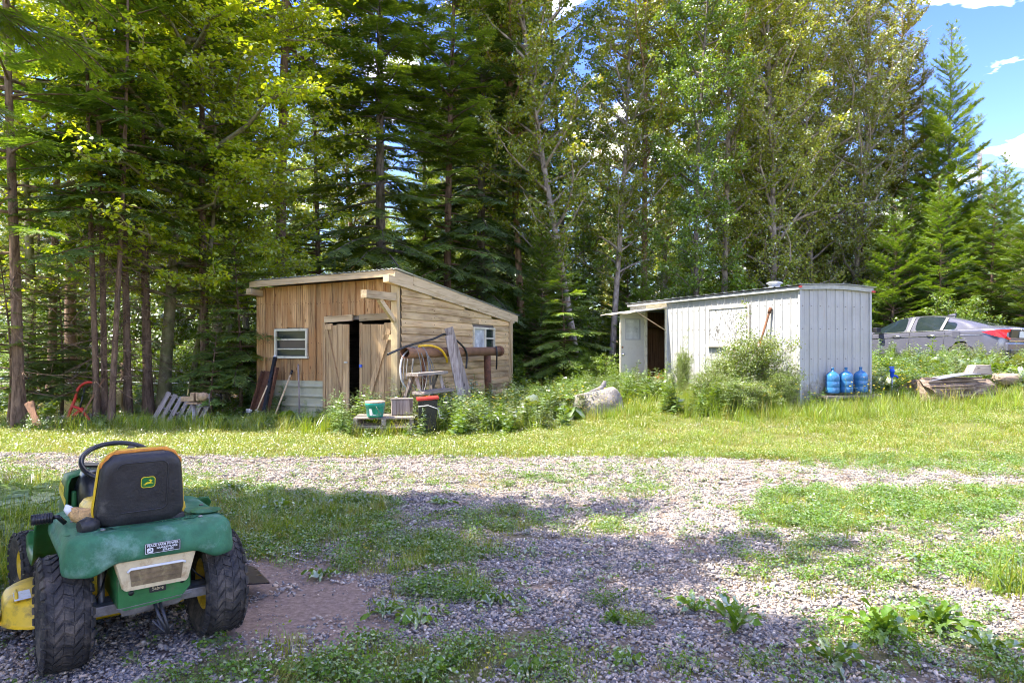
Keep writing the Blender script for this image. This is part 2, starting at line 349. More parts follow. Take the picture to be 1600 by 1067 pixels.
M['bark_fir'] = barkm('bark_fir', (0.075, 0.048, 0.032), (0.26, 0.175, 0.12))
M['bark_grey'] = barkm('bark_grey', (0.07, 0.055, 0.045), (0.24, 0.20, 0.165), moss=(0.10, 0.11, 0.05), moss_amt=0.4)
M['bark_moss'] = barkm('bark_moss', (0.11, 0.095, 0.055), (0.32, 0.28, 0.16), (9, 9, 5), moss=(0.16, 0.16, 0.06), moss_amt=0.7)
M['bark_pale'] = barkm('bark_pale', (0.17, 0.13, 0.10), (0.46, 0.39, 0.31), (10, 10, 5))
M['bark_orange'] = barkm('bark_orange', (0.15, 0.085, 0.05), (0.46, 0.31, 0.19), (10, 10, 5))
M['twig'] = barkm('dead_twig', (0.10, 0.075, 0.06), (0.33, 0.26, 0.21), (20, 20, 20))
M['leaf_aspen'] = leafm('leaf_aspen', (0.156, 0.238, 0.024), (0.367, 0.429, 0.041), 0.38, 0.14, c3=(0.30, 0.24, 0.05))
M['leaf_birch'] = leafm('leaf_birch', (0.171, 0.249, 0.032), (0.397, 0.429, 0.074), 0.36, 0.16, c3=(0.26, 0.26, 0.10))
M['leaf_sun_tint'] = leafm('leaf_sun_tint', (0.16, 0.26, 0.04), (0.26, 0.34, 0.07), 0.5, 0.06, c3=(0.4, 0.42, 0.12))  # sunlight on the trees behind is put into this leaf colour
M['leaf_bright'] = leafm('leaf_bright', (0.186, 0.302, 0.019), (0.353, 0.431, 0.031), 0.5, 0.10, c3=(0.30, 0.34, 0.03))
M['leaf_dark'] = leafm('leaf_dark', (0.103, 0.200, 0.028), (0.220, 0.328, 0.046), 0.35, 0.10)
M['needle'] = leafm('needle_fir', (0.093, 0.172, 0.031), (0.235, 0.330, 0.041), 0.34, 0.05, (2.0, 1.8, 0.5), c3=(0.12, 0.18, 0.03), rough=0.55)
M['needle_dark'] = leafm('needle_spruce', (0.087, 0.157, 0.049), (0.189, 0.282, 0.057), 0.2, 0.05, (1.4, 1.4, 0.6), c3=(0.06, 0.10, 0.03), rough=0.55)
M['needle_young'] = leafm('needle_young_fir', (0.085, 0.166, 0.022), (0.190, 0.288, 0.035), 0.28, 0.05, (1.6, 1.5, 0.5), c3=(0.19, 0.26, 0.045), rough=0.55)
M['needle_pine'] = leafm('needle_pine', (0.133, 0.145, 0.028), (0.265, 0.250, 0.050), 0.2, 0.05, (1.5, 1.4, 0.6), rough=0.55)
M['needle_near'] = leafm('needle_hemlock', (0.108, 0.194, 0.024), (0.205, 0.295, 0.029), 0.42, 0.04, (1.7, 1.6, 0.4), rough=0.55)
M['fern'] = leafm('fern_leaf', (0.108, 0.202, 0.022), (0.201, 0.310, 0.040), 0.4, 0.06)
M['weed'] = leafm('weed_leaf', (0.085, 0.175, 0.022), (0.170, 0.270, 0.039), 0.38, 0.10)
M['weed_pale'] = leafm('weed_pale', (0.127, 0.180, 0.060), (0.212, 0.270, 0.100), 0.35, 0.12)
M['rose_leaf'] = leafm('rose_leaf', (0.101, 0.181, 0.029), (0.232, 0.304, 0.059), 0.35, 0.12, c3=(0.22, 0.28, 0.10))
M['grass'] = leafm('grass_blade', (0.119, 0.222, 0.019), (0.259, 0.348, 0.037), 0.4, 0.08, c3=(0.30, 0.30, 0.08))
M['grass_dry'] = leafm('grass_dry', (0.219, 0.246, 0.041), (0.386, 0.352, 0.074), 0.35, 0.08, (1.3, 1.2, 0.6), c3=(0.52, 0.44, 0.20))
M['clover'] = leafm('clover_leaf', (0.077, 0.176, 0.020), (0.153, 0.264, 0.032), 0.35, 0.06)
M['flower_yellow'] = leafm('yellow_petal', (0.75, 0.55, 0.01), (0.85, 0.62, 0.02), 0.3, 0.05, (1.1, 1.0, 0.6))
M['flower_white'] = leafm('white_petal', (0.60, 0.58, 0.55), (0.75, 0.73, 0.72), 0.3, 0.03, (1, 1, 1))

# ------------------------------------------------------------------ ground
GRASSY = [  # patches of green in the gravel: centre and half-size on the photograph's ground, density
 (20, 830, 130, 90, 1.0), (60, 765, 110, 18, .8), (345, 762, 60, 12, .6), (480, 795, 150, 28, 1.0), (430, 842, 95, 38, 1.0), (560, 812, 70, 22, .9),
 (655, 862, 125, 30, 1.0), (600, 885, 75, 24, .9), (770, 815, 85, 16, .75), (950, 822, 55, 14, .8), (735, 862, 60, 15, .8), (700, 925, 75, 24, .7),
 (560, 1045, 230, 42, .95), (770, 1002, 110, 26, .7), (330, 1066, 80, 14, .8), (965, 963, 34, 20, 1.0), (1290, 797, 130, 32, 1.0), (1470, 785, 160, 26, .85),
 (1520, 850, 150, 50, .55), (1320, 880, 120, 50, .5), (1420, 1000, 170, 55, .62), (1180, 1050, 190, 22, .5), (1585, 1040, 90, 45, .8), (1570, 890, 55, 40, .8),
 (610, 950, 60, 25, .45), (290, 775, 60, 30, .9), (380, 790, 40, 20, .7), (730, 752, 200, 10, .35), (1480, 722, 240, 20, .6), (990, 765, 100, 10, .4), (850, 1040, 150, 40, .5), (1340, 870, 220, 60, .4), (640, 830, 150, 30, .4), (900, 830, 120, 14, .35)]
DIRT = [(455, 948, 140, 74, 1.3), (420, 905, 55, 34, .9), (1040, 850, 70, 14, .5), (560, 905, 60, 20, .4), (1040, 1064, 90, 12, .6), (330, 960, 60, 30, .5), (1200, 742, 160, 7, .4)]
def ell(x, y, lst):
    y = np.maximum(y, 0.8); px = 800+F_*x/y; py = 540+1.5*F_/y
    wx = (fbm(x*2.2, y*2.2, 31)-0.5)*70/np.maximum(y/3.5, 0.5); wy = (fbm(x*2.2, y*2.2, 47)-0.5)*36
    r = np.zeros_like(px)
    for cx, cy, rx, ry, d in lst:
        q = np.sqrt(((px+wx-cx)/rx)**2 + ((py+wy-cy)/ry)**2)
        r = np.maximum(r, d*np.clip((1.25-q)/0.5, 0, 1))
    return r
def masks(x, y):
    """green, dirt, (gravel is what is left) at ground points"""
    x = np.asarray(x, float); y = np.asarray(y, float)
    edge = 9.15 + 0.35*(fbm(x*0.6, y*0.3, 9)-0.5)*2 - 0.06*np.clip(x, 0, 8) + 0.45*(x < -4.0)*0
    lawn = sm((y-edge)/0.45 + 0.5*(fbm(x*3, y*3, 12)-0.5))
    near = ell(x, y, GRASSY)
    side = np.where(y < 9.2, sm((-3.4-x)/0.5*1.0)*(y < 6.3), 0)       # green verge left of the mower
    far = (x > 5.5)*(y < 9.2)*0.5
    behind = (y < 2.5)*0.5*fbm(x, y, 4)
    g = np.maximum.reduce([lawn, near, side, far*fbm(x*1.5, y*1.5, 77)*1.2, behind])
    d = ell(x, y, DIRT)*(1-lawn)
    # bare leaf-litter under the wood
    return g, d
def nonuni(a, b, dense0, dense1, step):
    mid = np.arange(dense0, dense1+step/2, step)
    lo = [dense0]; s = step
    while lo[-1] > a: s *= 1.18; lo.append(lo[-1]-s)
    hi = [dense1]; s = step
    while hi[-1] < b: s *= 1.18; hi.append(hi[-1]+s)
    return np.concatenate([np.array(lo[:0:-1]), mid, np.array(hi[1:])])
gx = nonuni(-400, 400, -9, 14, 0.07); gy = nonuni(-200, 700, 1.0, 20, 0.07)
XX, YY = np.meshgrid(gx, gy, indexing='ij'); ZZ = hgt(XX, YY)
nx, ny = XX.shape
V = np.stack([XX.ravel(), YY.ravel(), ZZ.ravel()], 1)
ii, jj = np.meshgrid(np.arange(nx-1), np.arange(ny-1), indexing='ij'); b0 = (ii*ny+jj).ravel()
Q = np.stack([b0, b0+ny, b0+ny+1, b0+1], 1)
def ground_mat():
    m, t, out = new_mat('ground_soil_gravel')
    tc = nd(t, 'TexCoord'); P = tc.outputs['Object']
    at = nd(t, 'VertexColor', layer_name='cover'); se = nd(t, 'SeparateColor', {'Color': at.outputs[0]})
    vo = nd(t, 'TexVoronoi', {'Vector': P, 'Scale': 42.0, 'Randomness': 1.0}); 
    hs1 = nd(t, 'SeparateColor', {'Color': vo.outputs['Color']})
    st = ramp(t, hs1.outputs[0], [(0.0, (0.12, 0.105, 0.095)), (0.35, (0.21, 0.18, 0.15)), (0.7, (0.29, 0.25, 0.21)), (1.0, (0.40, 0.36, 0.31))])
    dk = nd(t, 'MapRange', {'Value': vo.outputs['Distance'], 'From Min': 0.25, 'From Max': 0.6, 'To Min': 1.0, 'To Max': 0.35})
    st = mixc(t, 1.0, st, dk.outputs[0], 'MULTIPLY')
    nz = nd(t, 'TexNoise', {'Vector': P, 'Scale': 30.0, 'Detail': 8.0, 'Roughness': 0.7}); nl = nd(t, 'TexNoise', {'Vector': P, 'Scale': 1.3, 'Detail': 5.0})
    soil = ramp(t, nz.outputs['Fac'], [(0.3, (0.15, 0.105, 0.075)), (0.55, (0.30, 0.215, 0.16)), (0.75, (0.42, 0.32, 0.25))])
    turf = ramp(t, nz.outputs['Fac'], [(0.3, (0.07, 0.075, 0.02)), (0.55, (0.14, 0.15, 0.04)), (0.78, (0.33, 0.28, 0.13))])
    litter = ramp(t, nz.outputs['Fac'], [(0.3, (0.06, 0.035, 0.02)), (0.55, (0.17, 0.105, 0.06)), (0.78, (0.34, 0.24, 0.15))])
    gsep = nd(t, 'MapRange', {'Value': nz.outputs['Fac'], 'From Min': 0.35, 'From Max': 0.6})
    base = mixc(t, 0.55, st, soil)
    a = mixc(t, se.outputs[0], base, turf); a = mixc(t, se.outputs[1], a, soil); a = mixc(t, se.outputs[2], a, litter)
    b = nd(t, 'BsdfPrincipled', {'Base Color': a, 'Roughness': 0.92, 'Specular IOR Level': 0.2})
    bp = nd(t, 'Bump', {'Height': nz.outputs['Fac'], 'Strength': 0.7, 'Distance': 0.03})
    t.links.new(bp.outputs[0], b.inputs['Normal']); t.links.new(b.outputs[0], out.inputs[0]); return m
GM = ground_mat()
def land(name, sel):
    Qs = Q[sel]; used, inv = np.unique(Qs, return_inverse=True); Vs = V[used]
    me = mesh_np(name, Vs, inv.reshape(-1, 4).astype(np.int32), None, [GM], True)
    g_, d_ = masks(Vs[:, 0], Vs[:, 1])
    lit = sm((Vs[:, 1]-12.2)/0.8)*sm((-4.6-Vs[:, 0])/1.0) + sm((Vs[:, 1]-19)/2); lit = np.clip(lit, 0, 1)*(0.4+0.6*(fbm(Vs[:, 0]*1.2, Vs[:, 1]*1.2, 66) > 0.42))
    ca = me.color_attributes.new('cover', 'FLOAT_COLOR', 'POINT')
    ca.data.foreach_set('color', np.stack([g_, d_, lit, np.ones_like(g_)], 1).astype(np.float32).ravel())
    tag(link(name, me), None, None, None, 'structure')
qc = V[Q].mean(1); drive = (qc[:, 1] > -6) & (qc[:, 1] < 9.15+0.7*(fbm(qc[:, 0]*0.6, qc[:, 1]*0.3, 9)-0.5)-0.06*np.clip(qc[:, 0], 0, 8))
land('gravel_driveway', drive); land('ground', ~drive)

# ------------------------------------------------------------------ wooden shed
rnd = random.Random(7)
SA = math.atan2(-0.361, 0.933)
ex = (0.933, -0.361); ey = (0.361, 0.933); SC = (-2.13, 13.0)
def rel(dx, dy): return (SC[0]+ex[0]*dx+ey[0]*dy, SC[1]+ex[1]*dx+ey[1]*dy)
def SF(px, py, off=0.0):        # on the front face (or a plane OFF metres before it): local x, z
    k = (px-800)/F_; ox, oy = SC[0]-ey[0]*off, SC[1]-ey[1]*off
    s = (k*oy-ox)/(ex[0]-k*ex[1]); Y = oy+s*ex[1]
    return s, 1.5-(py-540)*Y/F_
def SS(px, py, off=0.0):        # on the side wall (or a plane OFF metres outside it): local y, z
    k = (px-800)/F_; ox, oy = SC[0]+ex[0]*off, SC[1]+ex[1]*off
    s = (k*oy-ox)/(ey[0]-k*ey[1]); Y = oy+s*ey[1]
    return s, 1.5-(py-540)*Y/F_
shed = thing('wooden_shed', 'weathered board shed with sloping metal roof and double plank doors ajar', 'shed', (SC[0], SC[1], 0.0), SA)
W_, D_ = 3.32, 5.68
def roofz(x, y): return 2.86 + 0.045*x*0.7 - 0.093*(y+0.5)       # top of rafters
def plank(name, p, q, w, h, mat, parent=shed, up=(0, 0, 1), jit=0.0):
    p = Vector(p); q = Vector(q); c = (p+q)/2
    mb = MB().bar(p-c, q-c, w, h, up)
    if jit:
        mb.v = [(v[0]+rnd.uniform(-jit, jit), v[1]+rnd.uniform(-jit, jit)*0.3, v[2]+rnd.uniform(-jit, jit)) for v in mb.v]
    return link(name, mb.mesh(name, mat), parent, c)
# dark inner lining so that gaps show an unlit room: floor, back walls
MB().box((-W_/2, D_/2, 0.04), (W_-0.1, D_-0.1, 0.08)).build('floor', M['wood_grey_x'], shed)
MB().box((-W_/2, D_-0.03, 1.1), (W_-0.08, 0.04, 2.2)).build('rear_wall', M['wood_grey_z'], shed)
MB().box((-W_+0.03, D_/2, 1.15), (0.04, D_-0.1, 2.3)).build('far_side_wall', M['wood_grey_y'], shed)
# front boards: thin backing then separate uneven boards
x = -W_; k = 0; ws0_, ws1_ = 3.2, 4.6
dl, dtop = SF(512, 500)[0], 1.96
wl, wr = SF(432, 0)[0], SF(483, 0)[0]; wz1, wz0 = SF(457, 514)[1], SF(457, 559)[1]
drr = SF(617, 0)[0]
ml, mr = -W_+0.08, SF(509, 0)[0]; mz = SF(460, 594)[1]
while x < -0.13:
    wd = rnd.choice([0.10, 0.13, 0.15, 0.17, 0.2, 0.23]); wd = min(wd, -0.12-x)
    if wd < 0.03: break
    cx = x+wd/2; top = roofz(cx, 0)-0.02
    spans = []
    if wl-0.02 < cx < wr+0.02: spans = [(wz1+0.02, top), (mz, wz0-0.02)]
    elif dl < cx < drr: spans = [(dtop+0.13, top)]
    else: spans = [((mz if ml < cx < mr else 0.06), top)]
    for z0, z1 in spans:
        th = rnd.uniform(0.018, 0.034)
        plank('board', (cx, -th/2-0.004, z0+rnd.uniform(-.01, .01)), (cx, -th/2-0.004, z1), wd-0.007, th, M['wood_v'], up=(0, 1, 0), jit=0.004)
    if rnd.random() < 0.28 and spans:
        z0, z1 = spans[0]
        plank('batten', (x+wd, -0.045, z0), (x+wd, -0.045, z1), 0.028, 0.02, M['wood_v'], up=(0, 1, 0), jit=0.002)
    x += wd; k += 1
nl = MB()
for zz in (2.35, 1.55, .95, .35):
    xx = -W_+.05
    while xx < -.16:
        if not (dl < xx < drr and zz < dtop) and not (wl < xx < wr and wz0 < zz < wz1) and not (zz < mz and ml < xx < mr): nl.box((xx, -.040, zz+rnd.uniform(-.015, .015)), (.011, .008, .011))
        xx += rnd.uniform(.05, .09)
tag(nl.build('nail', M['rust'], shed), kind='stuff')
nl = MB()
for i_ in range(17):
    for yy in (.12, 1.3, 2.6, 4.0, 5.3):
        zz = .17+.147*i_
        if zz < roofz(0, yy)-.3 and not (ws0_ < yy < ws1_ and 1.3 < zz < 2.0): nl.box((.044, yy+rnd.uniform(-.02, .02), zz), (.008, .011, .011))
tag(nl.build('nail', M['rust'], shed), kind='stuff')
# framing behind the boards (dark backing, with the doorway and window open)
for (x0, x1, z0, z1) in ((-W_+.02, wl, .05, 2.6), (wl, wr, wz1, 2.65), (wl, wr, .05, wz0), (wr, dl, .05, 2.65), (dl, drr, dtop+.05, 2.7), (drr, -.02, .05, 2.7)):
    MB().box(((x0+x1)/2, 0.02, (z0+z1)/2), (x1-x0-.004, 0.03, z1-z0)).build('wall_backing', M['wood_grey_z'], shed)
# metal siding low on the front
P = []
for i in range(46):
    z = 0.06+(mz-0.06)*i/45.0; ph = (z*5.1) % 1.0
    dd = 0.055+0.012*math.exp(-((ph-0.5)/0.10)**2)*1.8
    P.append([(ml, -dd, z), (ml*.5+mr*.5, -dd-0.003, z), (mr, -dd, z)])
MB().grid(P).build('metal_siding', M['siding'], shed)
# front window: frame, three louvre panes
wf = MB(); wx = (wl+wr)/2; wz = (wz0+wz1)/2; ww = wr-wl; wh = wz1-wz0
for (c, d) in (((wx, -.055, wz1-.02), (ww, .05, .04)), ((wx, -.06, wz0+.015), (ww+.04, .06, .04)), ((wl+.02, -.055, wz), (.04, .05, wh-.08)), ((wr-.02, -.055, wz), (.04, .05, wh-.08))): wf.box(c, d)
win = wf.build('window', M['cream'], shed)
MB().box((wx, -.03, wz1-.02-wh/3), (ww-.09, .03, .028)).build('sash', M['cream'], win); MB().box((wx, -.03, wz1-.015-2*wh/3), (ww-.09, .03, .028)).build('sash', M['cream'], win)
for i in range(3): MB().box((wx, -.018+.006*i, wz1-.02-wh/6-i*wh/3), (ww-.085, .006, wh/3-.04), (R(3+2*i), 0, 0)).build('pane', M['glass_dark'], win)
# corner posts, top plate, bracket beam
plank('post', (-0.07, -0.05, 0.02), (-0.07, -0.05, 2.70), 0.14, 0.11, M['wood_pale_z'], up=(0, 1, 0))
plank('post', (0.055, D_-0.06, 0.1), (0.055, D_-0.06, 2.18), 0.12, 0.10, M['wood_pale_z'], up=(0, 1, 0))
plank('post', (-W_-0.03, 0.03, 0.02), (-W_-0.03, 0.03, 2.6), 0.10, 0.12, M['wood_v'], up=(0, 1, 0))
plank('bracket_beam', (-0.075, -0.06, 2.42), (-0.075, -1.12, 2.41), 0.12, 0.14, M['wood_pale_y'])
plank('bracket_brace', (-0.075, -0.62, 2.35), (-0.075, -0.10, 1.98), 0.07, 0.09, M['wood_pale_y'])
plank('rafter_beam', (0.02, -0.54, 2.735), (0.02, 5.9, 2.17), 0.12, 0.14, M['wood_pale_y'])
plank('rafter_beam', (-W_+.03, -0.38, 2.60), (-W_+.03, 5.8, 2.06), 0.13, 0.13, M['wood_pale_y'])
plank('rafter_beam', (-1.7, 0.06, 2.64), (-1.7, 5.8, 2.10), 0.09, 0.12, M['wood_pale_y'])
# fascia boards
plank('fascia', (-W_+.0, -0.31, roofz(-W_, -.31)+.005), (0.045, -0.31, roofz(.1, -.31)+.005), 0.04, 0.12, M['wood_pale'])
plank('fascia', (0.065, -0.33, roofz(.1, -.33)-.02), (0.065, 0.35, roofz(.1, .35)-.02), 0.035, 0.15, M['wood_pale_y'])
plank('fascia', (0.07, 0.355, roofz(.1, .35)-.02), (0.07, 6.12, roofz(.1, 6.12)-.02), 0.035, 0.17, M['wood_pale_y'])
# corrugated roof: ridges run down the slope
P = []; n = 150
for j in range(9):
    y = -0.36+6.6*j/8.0; row = []
    for i in range(n+1):
        xx = -W_-0.02+(W_+0.14)*i/n
        row.append((xx, y+0.004*math.sin(i), roofz(xx, y)+0.082+0.014*math.sin(xx*2*PI/0.105)))
    P.append(row)
MB().grid(P).build('roof_sheet', M['galv'], shed, solid=0.002)
# side wall: separate lapped boards cut along the rafter
z = 0.10; bw = 0.147; i = 0
ws0, ws1 = 3.28, 4.52; wzz0, wzz1 = SS(753, 544)[1], SS(753, 513)[1]
while z < 2.7:
    ylim = min(D_-0.12, (2.86-0.16-z-bw*0.6)/0.093-0.5) if z+bw > roofz(0, D_)-.16 else D_-.12
    if ylim > 0.3:
        segs = [(0.0, ylim)]
        if wzz0-0.02 < z+bw/2 < wzz1+0.05: segs = [(0.0, ws0-0.02), (ws1+0.02, ylim)]
        out_ = []
        for a, b in segs:
            if b-a > 3.2 and i % 2: mid = a+(b-a)*rnd.uniform(.4, .65); out_ += [(a, mid-0.004), (mid+0.004, b)]
            elif b > a+.1: out_.append((a, b))
        for a, b in out_:
            th = 0.032; ny_ = max(2, int((b-a)/0.3)); mb = MB(); prof = [(0.012, 0.0), (th+.008, 0.008), (th+0.006, bw*0.55), (0.014, bw+0.012)]
            c = Vector((0, (a+b)/2, z)); G_ = []; ph = rnd.uniform(0, 9)
            for jj in range(ny_+1):
                yy = a+(b-a)*jj/ny_-c.y; wv = 0.006*math.sin(yy*2.1+ph)+rnd.uniform(-.003, .003)
                G_.append([(px_, yy, pz_+(wv if q_ == 1 else 0)) for q_, (px_, pz_) in enumerate(prof)])
            link('board', mb.grid(G_, smooth=False).mesh('board', M['wood_h'], solid=0.008), shed, c)
    z += bw; i += 1
for (y0, y1, z0, z1) in ((0.05, ws0, 0.1, 2.15), (ws1, D_-.05, 0.1, 2.1), (ws0, ws1, 0.1, wzz0), (ws0, ws1, wzz1, 2.1)):
    MB().box((-0.01, (y0+y1)/2, (z0+z1)/2), (0.03, y1-y0-.004, z1-z0)).build('wall_backing', M['wood_grey_y'], shed)
mb = MB().add([(-0.01, .05, 2.152), (-0.01, 4.6, 2.152), (-0.01, .05, 2.68)], [(0, 1, 2)]); mb.build('wall_backing', M['wood_grey_y'], shed)
wy = (ws0+ws1)/2; wz = (wzz0+wzz1)/2; wh = wzz1-wzz0
wf = MB()
for c, d in (((.05, wy, wzz1), (.05, ws1-ws0+.06, .045)), ((.052, wy, wzz0), (.06, ws1-ws0+.06, .045)), ((.05, ws0, wz), (.05, .05, wh-.046)), ((.05, ws1, wz), (.05, .05, wh-.046)), ((.052, ws0+.66, wz), (.05, .06, wh-.046)), ((.05, ws0+.94, wz), (.04, .50, .035))): wf.box(c, d)
win = wf.build('window', M['cream'], shed)
MB().box((.03, ws0+.33, wz), (.01, .60, wh-.05)).build('pane', M['glass_milky'], win)
MB().box((.03, ws0+.95, wz+wh/4), (.01, .50, wh/2-.06)).build('pane', M['glass_dark'], win); MB().box((.03, ws0+.95, wz-wh/4), (.01, .50, wh/2-.06)).build('pane', M['glass_dark'], win)
# doors
plank('door_header', (dl-.02, -0.07, dtop+0.055), (SF(554, 0)[0], -0.07, dtop+0.085), 0.05, 0.12, M['wood_pale'])
plank('door_header', (SF(565, 0)[0], -0.066, dtop+0.08), (drr-.01, -0.066, dtop+0.105), 0.05, 0.13, M['wood_pale'])
plank('door_post', (dl-.03, -0.06, 0.03), (dl-.03, -0.06, dtop), 0.06, 0.05, M['wood_door'], up=(0, 1, 0))
plank('door_post', (drr+.03, -0.062, 0.03), (drr+.03, -0.062, dtop+.02), 0.09, 0.05, M['wood_door'], up=(0, 1, 0))
def door_leaf(hx, wdt, ang, mirror, braces):
    d = bpy.data.objects.new('door', None); C.objects.link(d); d.parent = shed; d.location = (hx, -0.055, 0.06); d.rotation_euler = (0, 0, ang)
    s = -1 if mirror else 1; x = 0.0
    while x < wdt-0.03:
        wd = min(rnd.choice([0.13, 0.16, 0.19]), wdt-x)
        plank('board', (s*(x+wd/2), 0, 0), (s*(x+wd/2), 0, dtop-.10+rnd.uniform(-.02, .02)), wd-.006, .024, M['wood_door'], d, (0, 1, 0), .003); x += wd
    for (xa, za, xb, zb) in braces:
        plank('brace', (s*xa, -0.028, za), (s*xb, -0.028, zb), 0.10, 0.03, M['wood_door'], d, (0, 1, 0))
    return d
lw = SF(553, 0)[0]-dl
dL = door_leaf(dl, lw+.04, R(-13), False, [(0.04, 1.74, lw-.08, 0.12), (0.02, 1.80, .20, 1.80)])
rw = drr-SF(566, 0)[0]
dR = door_leaf(drr, rw, R(3), True, [(0.08, 1.76, rw-.18, 0.35), (0.02, 1.60, 0.22, 1.60)])
MB().box((-rw+.04, -.03, 1.05), (.05, .03, .05)).build('padlock', M['blue_valve'], dR)
MB().box((lw-.02, -.03, 1.12), (.08, .02, .03)).build('hasp', M['galv'], dL)

# ------------------------------------------------------------------ white metal trailer shed
TA = math.atan2(0.365, 0.931); tC = (5.40, 12.80); Z0 = 0.30
tex_ = (0.931, 0.365); tey = (-0.365, 0.931)
def TF(px, py, off=0.0):        # on the long wall (plane x = -OFF): local y, z
    k = (px-800)/F_; ox, oy = tC[0]-tex_[0]*off, tC[1]-tex_[1]*off
    s = (k*oy-ox)/(tey[0]-k*tey[1]); Y = oy+s*tey[1]; return s, 1.5-(py-540)*Y/F_
def TE(px, py, off=0.0):
    k = (px-800)/F_; ox, oy = tC[0]-tey[0]*off, tC[1]-tey[1]*off
    s = (k*oy-ox)/(tex_[0]-k*tex_[1]); Y = oy+s*tex_[1]; return s, 1.5-(py-540)*Y/F_
tr = thing('metal_shed', 'long white ribbed metal shed with its door standing open', 'shed', (tC[0], tC[1], 0), TA)
TL, TW = 6.05, 1.75; WT = 2.60; dy0, dy1 = 4.32, 5.27
def ribwall(name, a, b, z0f, z1f, axis, flip, period=0.215):
    """sheet with narrow raised ribs along wall coordinate a..b"""
    xs = []; t_ = a
    while t_ < b-1e-6:
        for o, h in ((0, 0), (.008, .017), (.026, .017), (.034, 0), (.105, 0), (.112, .005), (.122, .005), (.129, 0)):
            if t_+o < b: xs.append((t_+o, h))
        t_ += period
    xs.append((b, 0))
    P = [[(-h if axis == 'y' else q, q if axis == 'y' else -h, z) for z in (z0f(q), z1f(q))] for q, h in xs]
    return MB().grid(P, smooth=False).build(name, M['wall_sheet'], tr)
top = lambda y: 2.60 - 0.02*y + 0.0*y
ribwall('long_wall', 0.0, dy0, lambda q: Z0, lambda q: 2.58, 'y', 0)
ribwall('long_wall', dy1, TL, lambda q: Z0, lambda q: 2.56, 'y', 0)
MB().box((.02, (dy0+dy1)/2, 2.49), (.05, dy1-dy0, .18)).build('door_lintel', M['cream'], tr)
arch = lambda q: 2.585+0.035*math.sin(PI*np.clip(q/TW, 0, 1))
ribwall('end_wall', 0.0, TW, lambda q: Z0, lambda q: arch(q)-0.03, 'x', 0)
MB().box((TW, TL/2, 1.45), (.03, TL, 2.3)).build('rear_wall', M['white_metal'], tr)
MB().box((TW/2, TL, 1.45), (TW, .03, 2.3)).build('far_end_wall', M['white_metal'], tr)
# screws on both walls
sc_m = MB()
for rz in (0.75, 1.30, 1.87, 2.3):
    for i in range(20): sc_m.box((-.006, 0.06+i*.215, rz+rnd.uniform(-.01, .01)), (.012, .016, .016))
    for i in range(9): sc_m.box((.06+i*.215, -.006, rz-.05), (.016, .012, .016))
tag(sc_m.build('screw', M['steel'], tr), None, None, None, 'stuff')
MB().box((-.012, -.012, 1.44), (.05, .05, 2.28)).build('corner_trim', M['white_metal'], tr)
MB().box((TW+.012, -.012, 1.44), (.05, .04, 2.28)).build('corner_trim', M['white_metal'], tr)
# interior: panelling, floor, shelf things
MB().box((TW/2, TL-.9, 0.40), (TW-.05, 1.75, .05)).build('floor', M['wood_int'], tr)
MB().box((TW-.05, TL-1.2, 1.4), (.03, 2.3, 2.0)).build('inner_panelling', M['wood_int'], tr); MB().box((TW/2, TL-.04, 1.4), (TW-.1, .02, 2.0)).build('inner_panelling', M['wood_int'], tr)
MB().box((TW/2+.1, TL-1.95, 1.35), (TW-.3, .03, 1.9)).build('inner_partition', M['wood_int'], tr)
MB().box((1.0, TL-1.0, 2.0), (1.2, 1.6, .04)).build('shelf', M['wood_int'], tr)
# roof: ribbed metal sheet with overhang, arched across
P = []; 
for i in range(0, 121):
    y = -0.10+(TL+0.16)*i/120.0; rb = 0.018 if (i % 6) == 0 else 0.0
    P.append([(q, y, arch(q)+0.045+rb) for q in (-0.13, 0.0, .3, .6, .9, 1.2, 1.5, TW, TW+.10)])
MB().grid(P, smooth=False).build('roof_sheet', M['galv'], tr, solid=0.003)
G_ = [[(q, -.03, arch(q)-.045), (q, -.06, arch(q)-.04), (q, -.06, arch(q)+.04), (q, -.03, arch(q)+.043)] for q in np.linspace(-.05, TW+.05, 12)]
MB().grid(G_, smooth=False).build('end_fascia', simple('fascia_grey', (0.33, 0.34, 0.31), 0.5, .1), tr)
MB().bar((-.07, -.06, 2.575), (-.07, TL, 2.575), .05, .06).build('eave_trim', M['white_metal'], tr)
MB().box((-.06, -.07, 2.60), (.07, .02, .035)).build('marker_lamp', M['red'], tr); MB().box((TW+.04, -.07, 2.555), (.08, .02, .035)).build('marker_lamp', M['red'], tr)
# roof vent
vy = TF(1148, 450)[0]
v = bpy.data.objects.new('roof_vent', None); C.objects.link(v); v.parent = tr; v.location = (.75, vy-.35, 2.64); v.scale = (.85, .85, .85)
MB().lathe([(0, 0), (.14, 0), (.14, .10), (.155, .10), (.155, .125), (.13, .125), (.13, .17), (.155, .17), (.155, .19), (0, .19)], 20).build('collar', M['galv'], v)
MB().lathe([(.13, .19), (.2, .20), (.195, .22), (.12, .255), (0, .265)], 20).build('cap', M['galv'], v)
# awning
P = [[(a, b, 2.44+0.012*math.sin(b*9)+(-.135*(-a))) for b in np.linspace(dy0-.02, TL+.0, 14)] for a in (0.0, -.45, -.92)]
aw = MB().grid(P, smooth=False).build('awning', simple('awning_sheet', (0.62, 0.57, 0.50), .6, 0, .2, 14, dirt=(.30, .22, .16), dirt_amt=.4), tr, solid=0.02)
MB().bar((-.90, dy0+.02, 2.34), (-.02, dy0-.0, 1.86), .018, .018).build('awning_stay', M['wood_pale'], tr)
MB().box((-.35, dy1-.1, 2.355), (.26, .5, .07)).build('awning_cleat', M['white_metal'], tr)
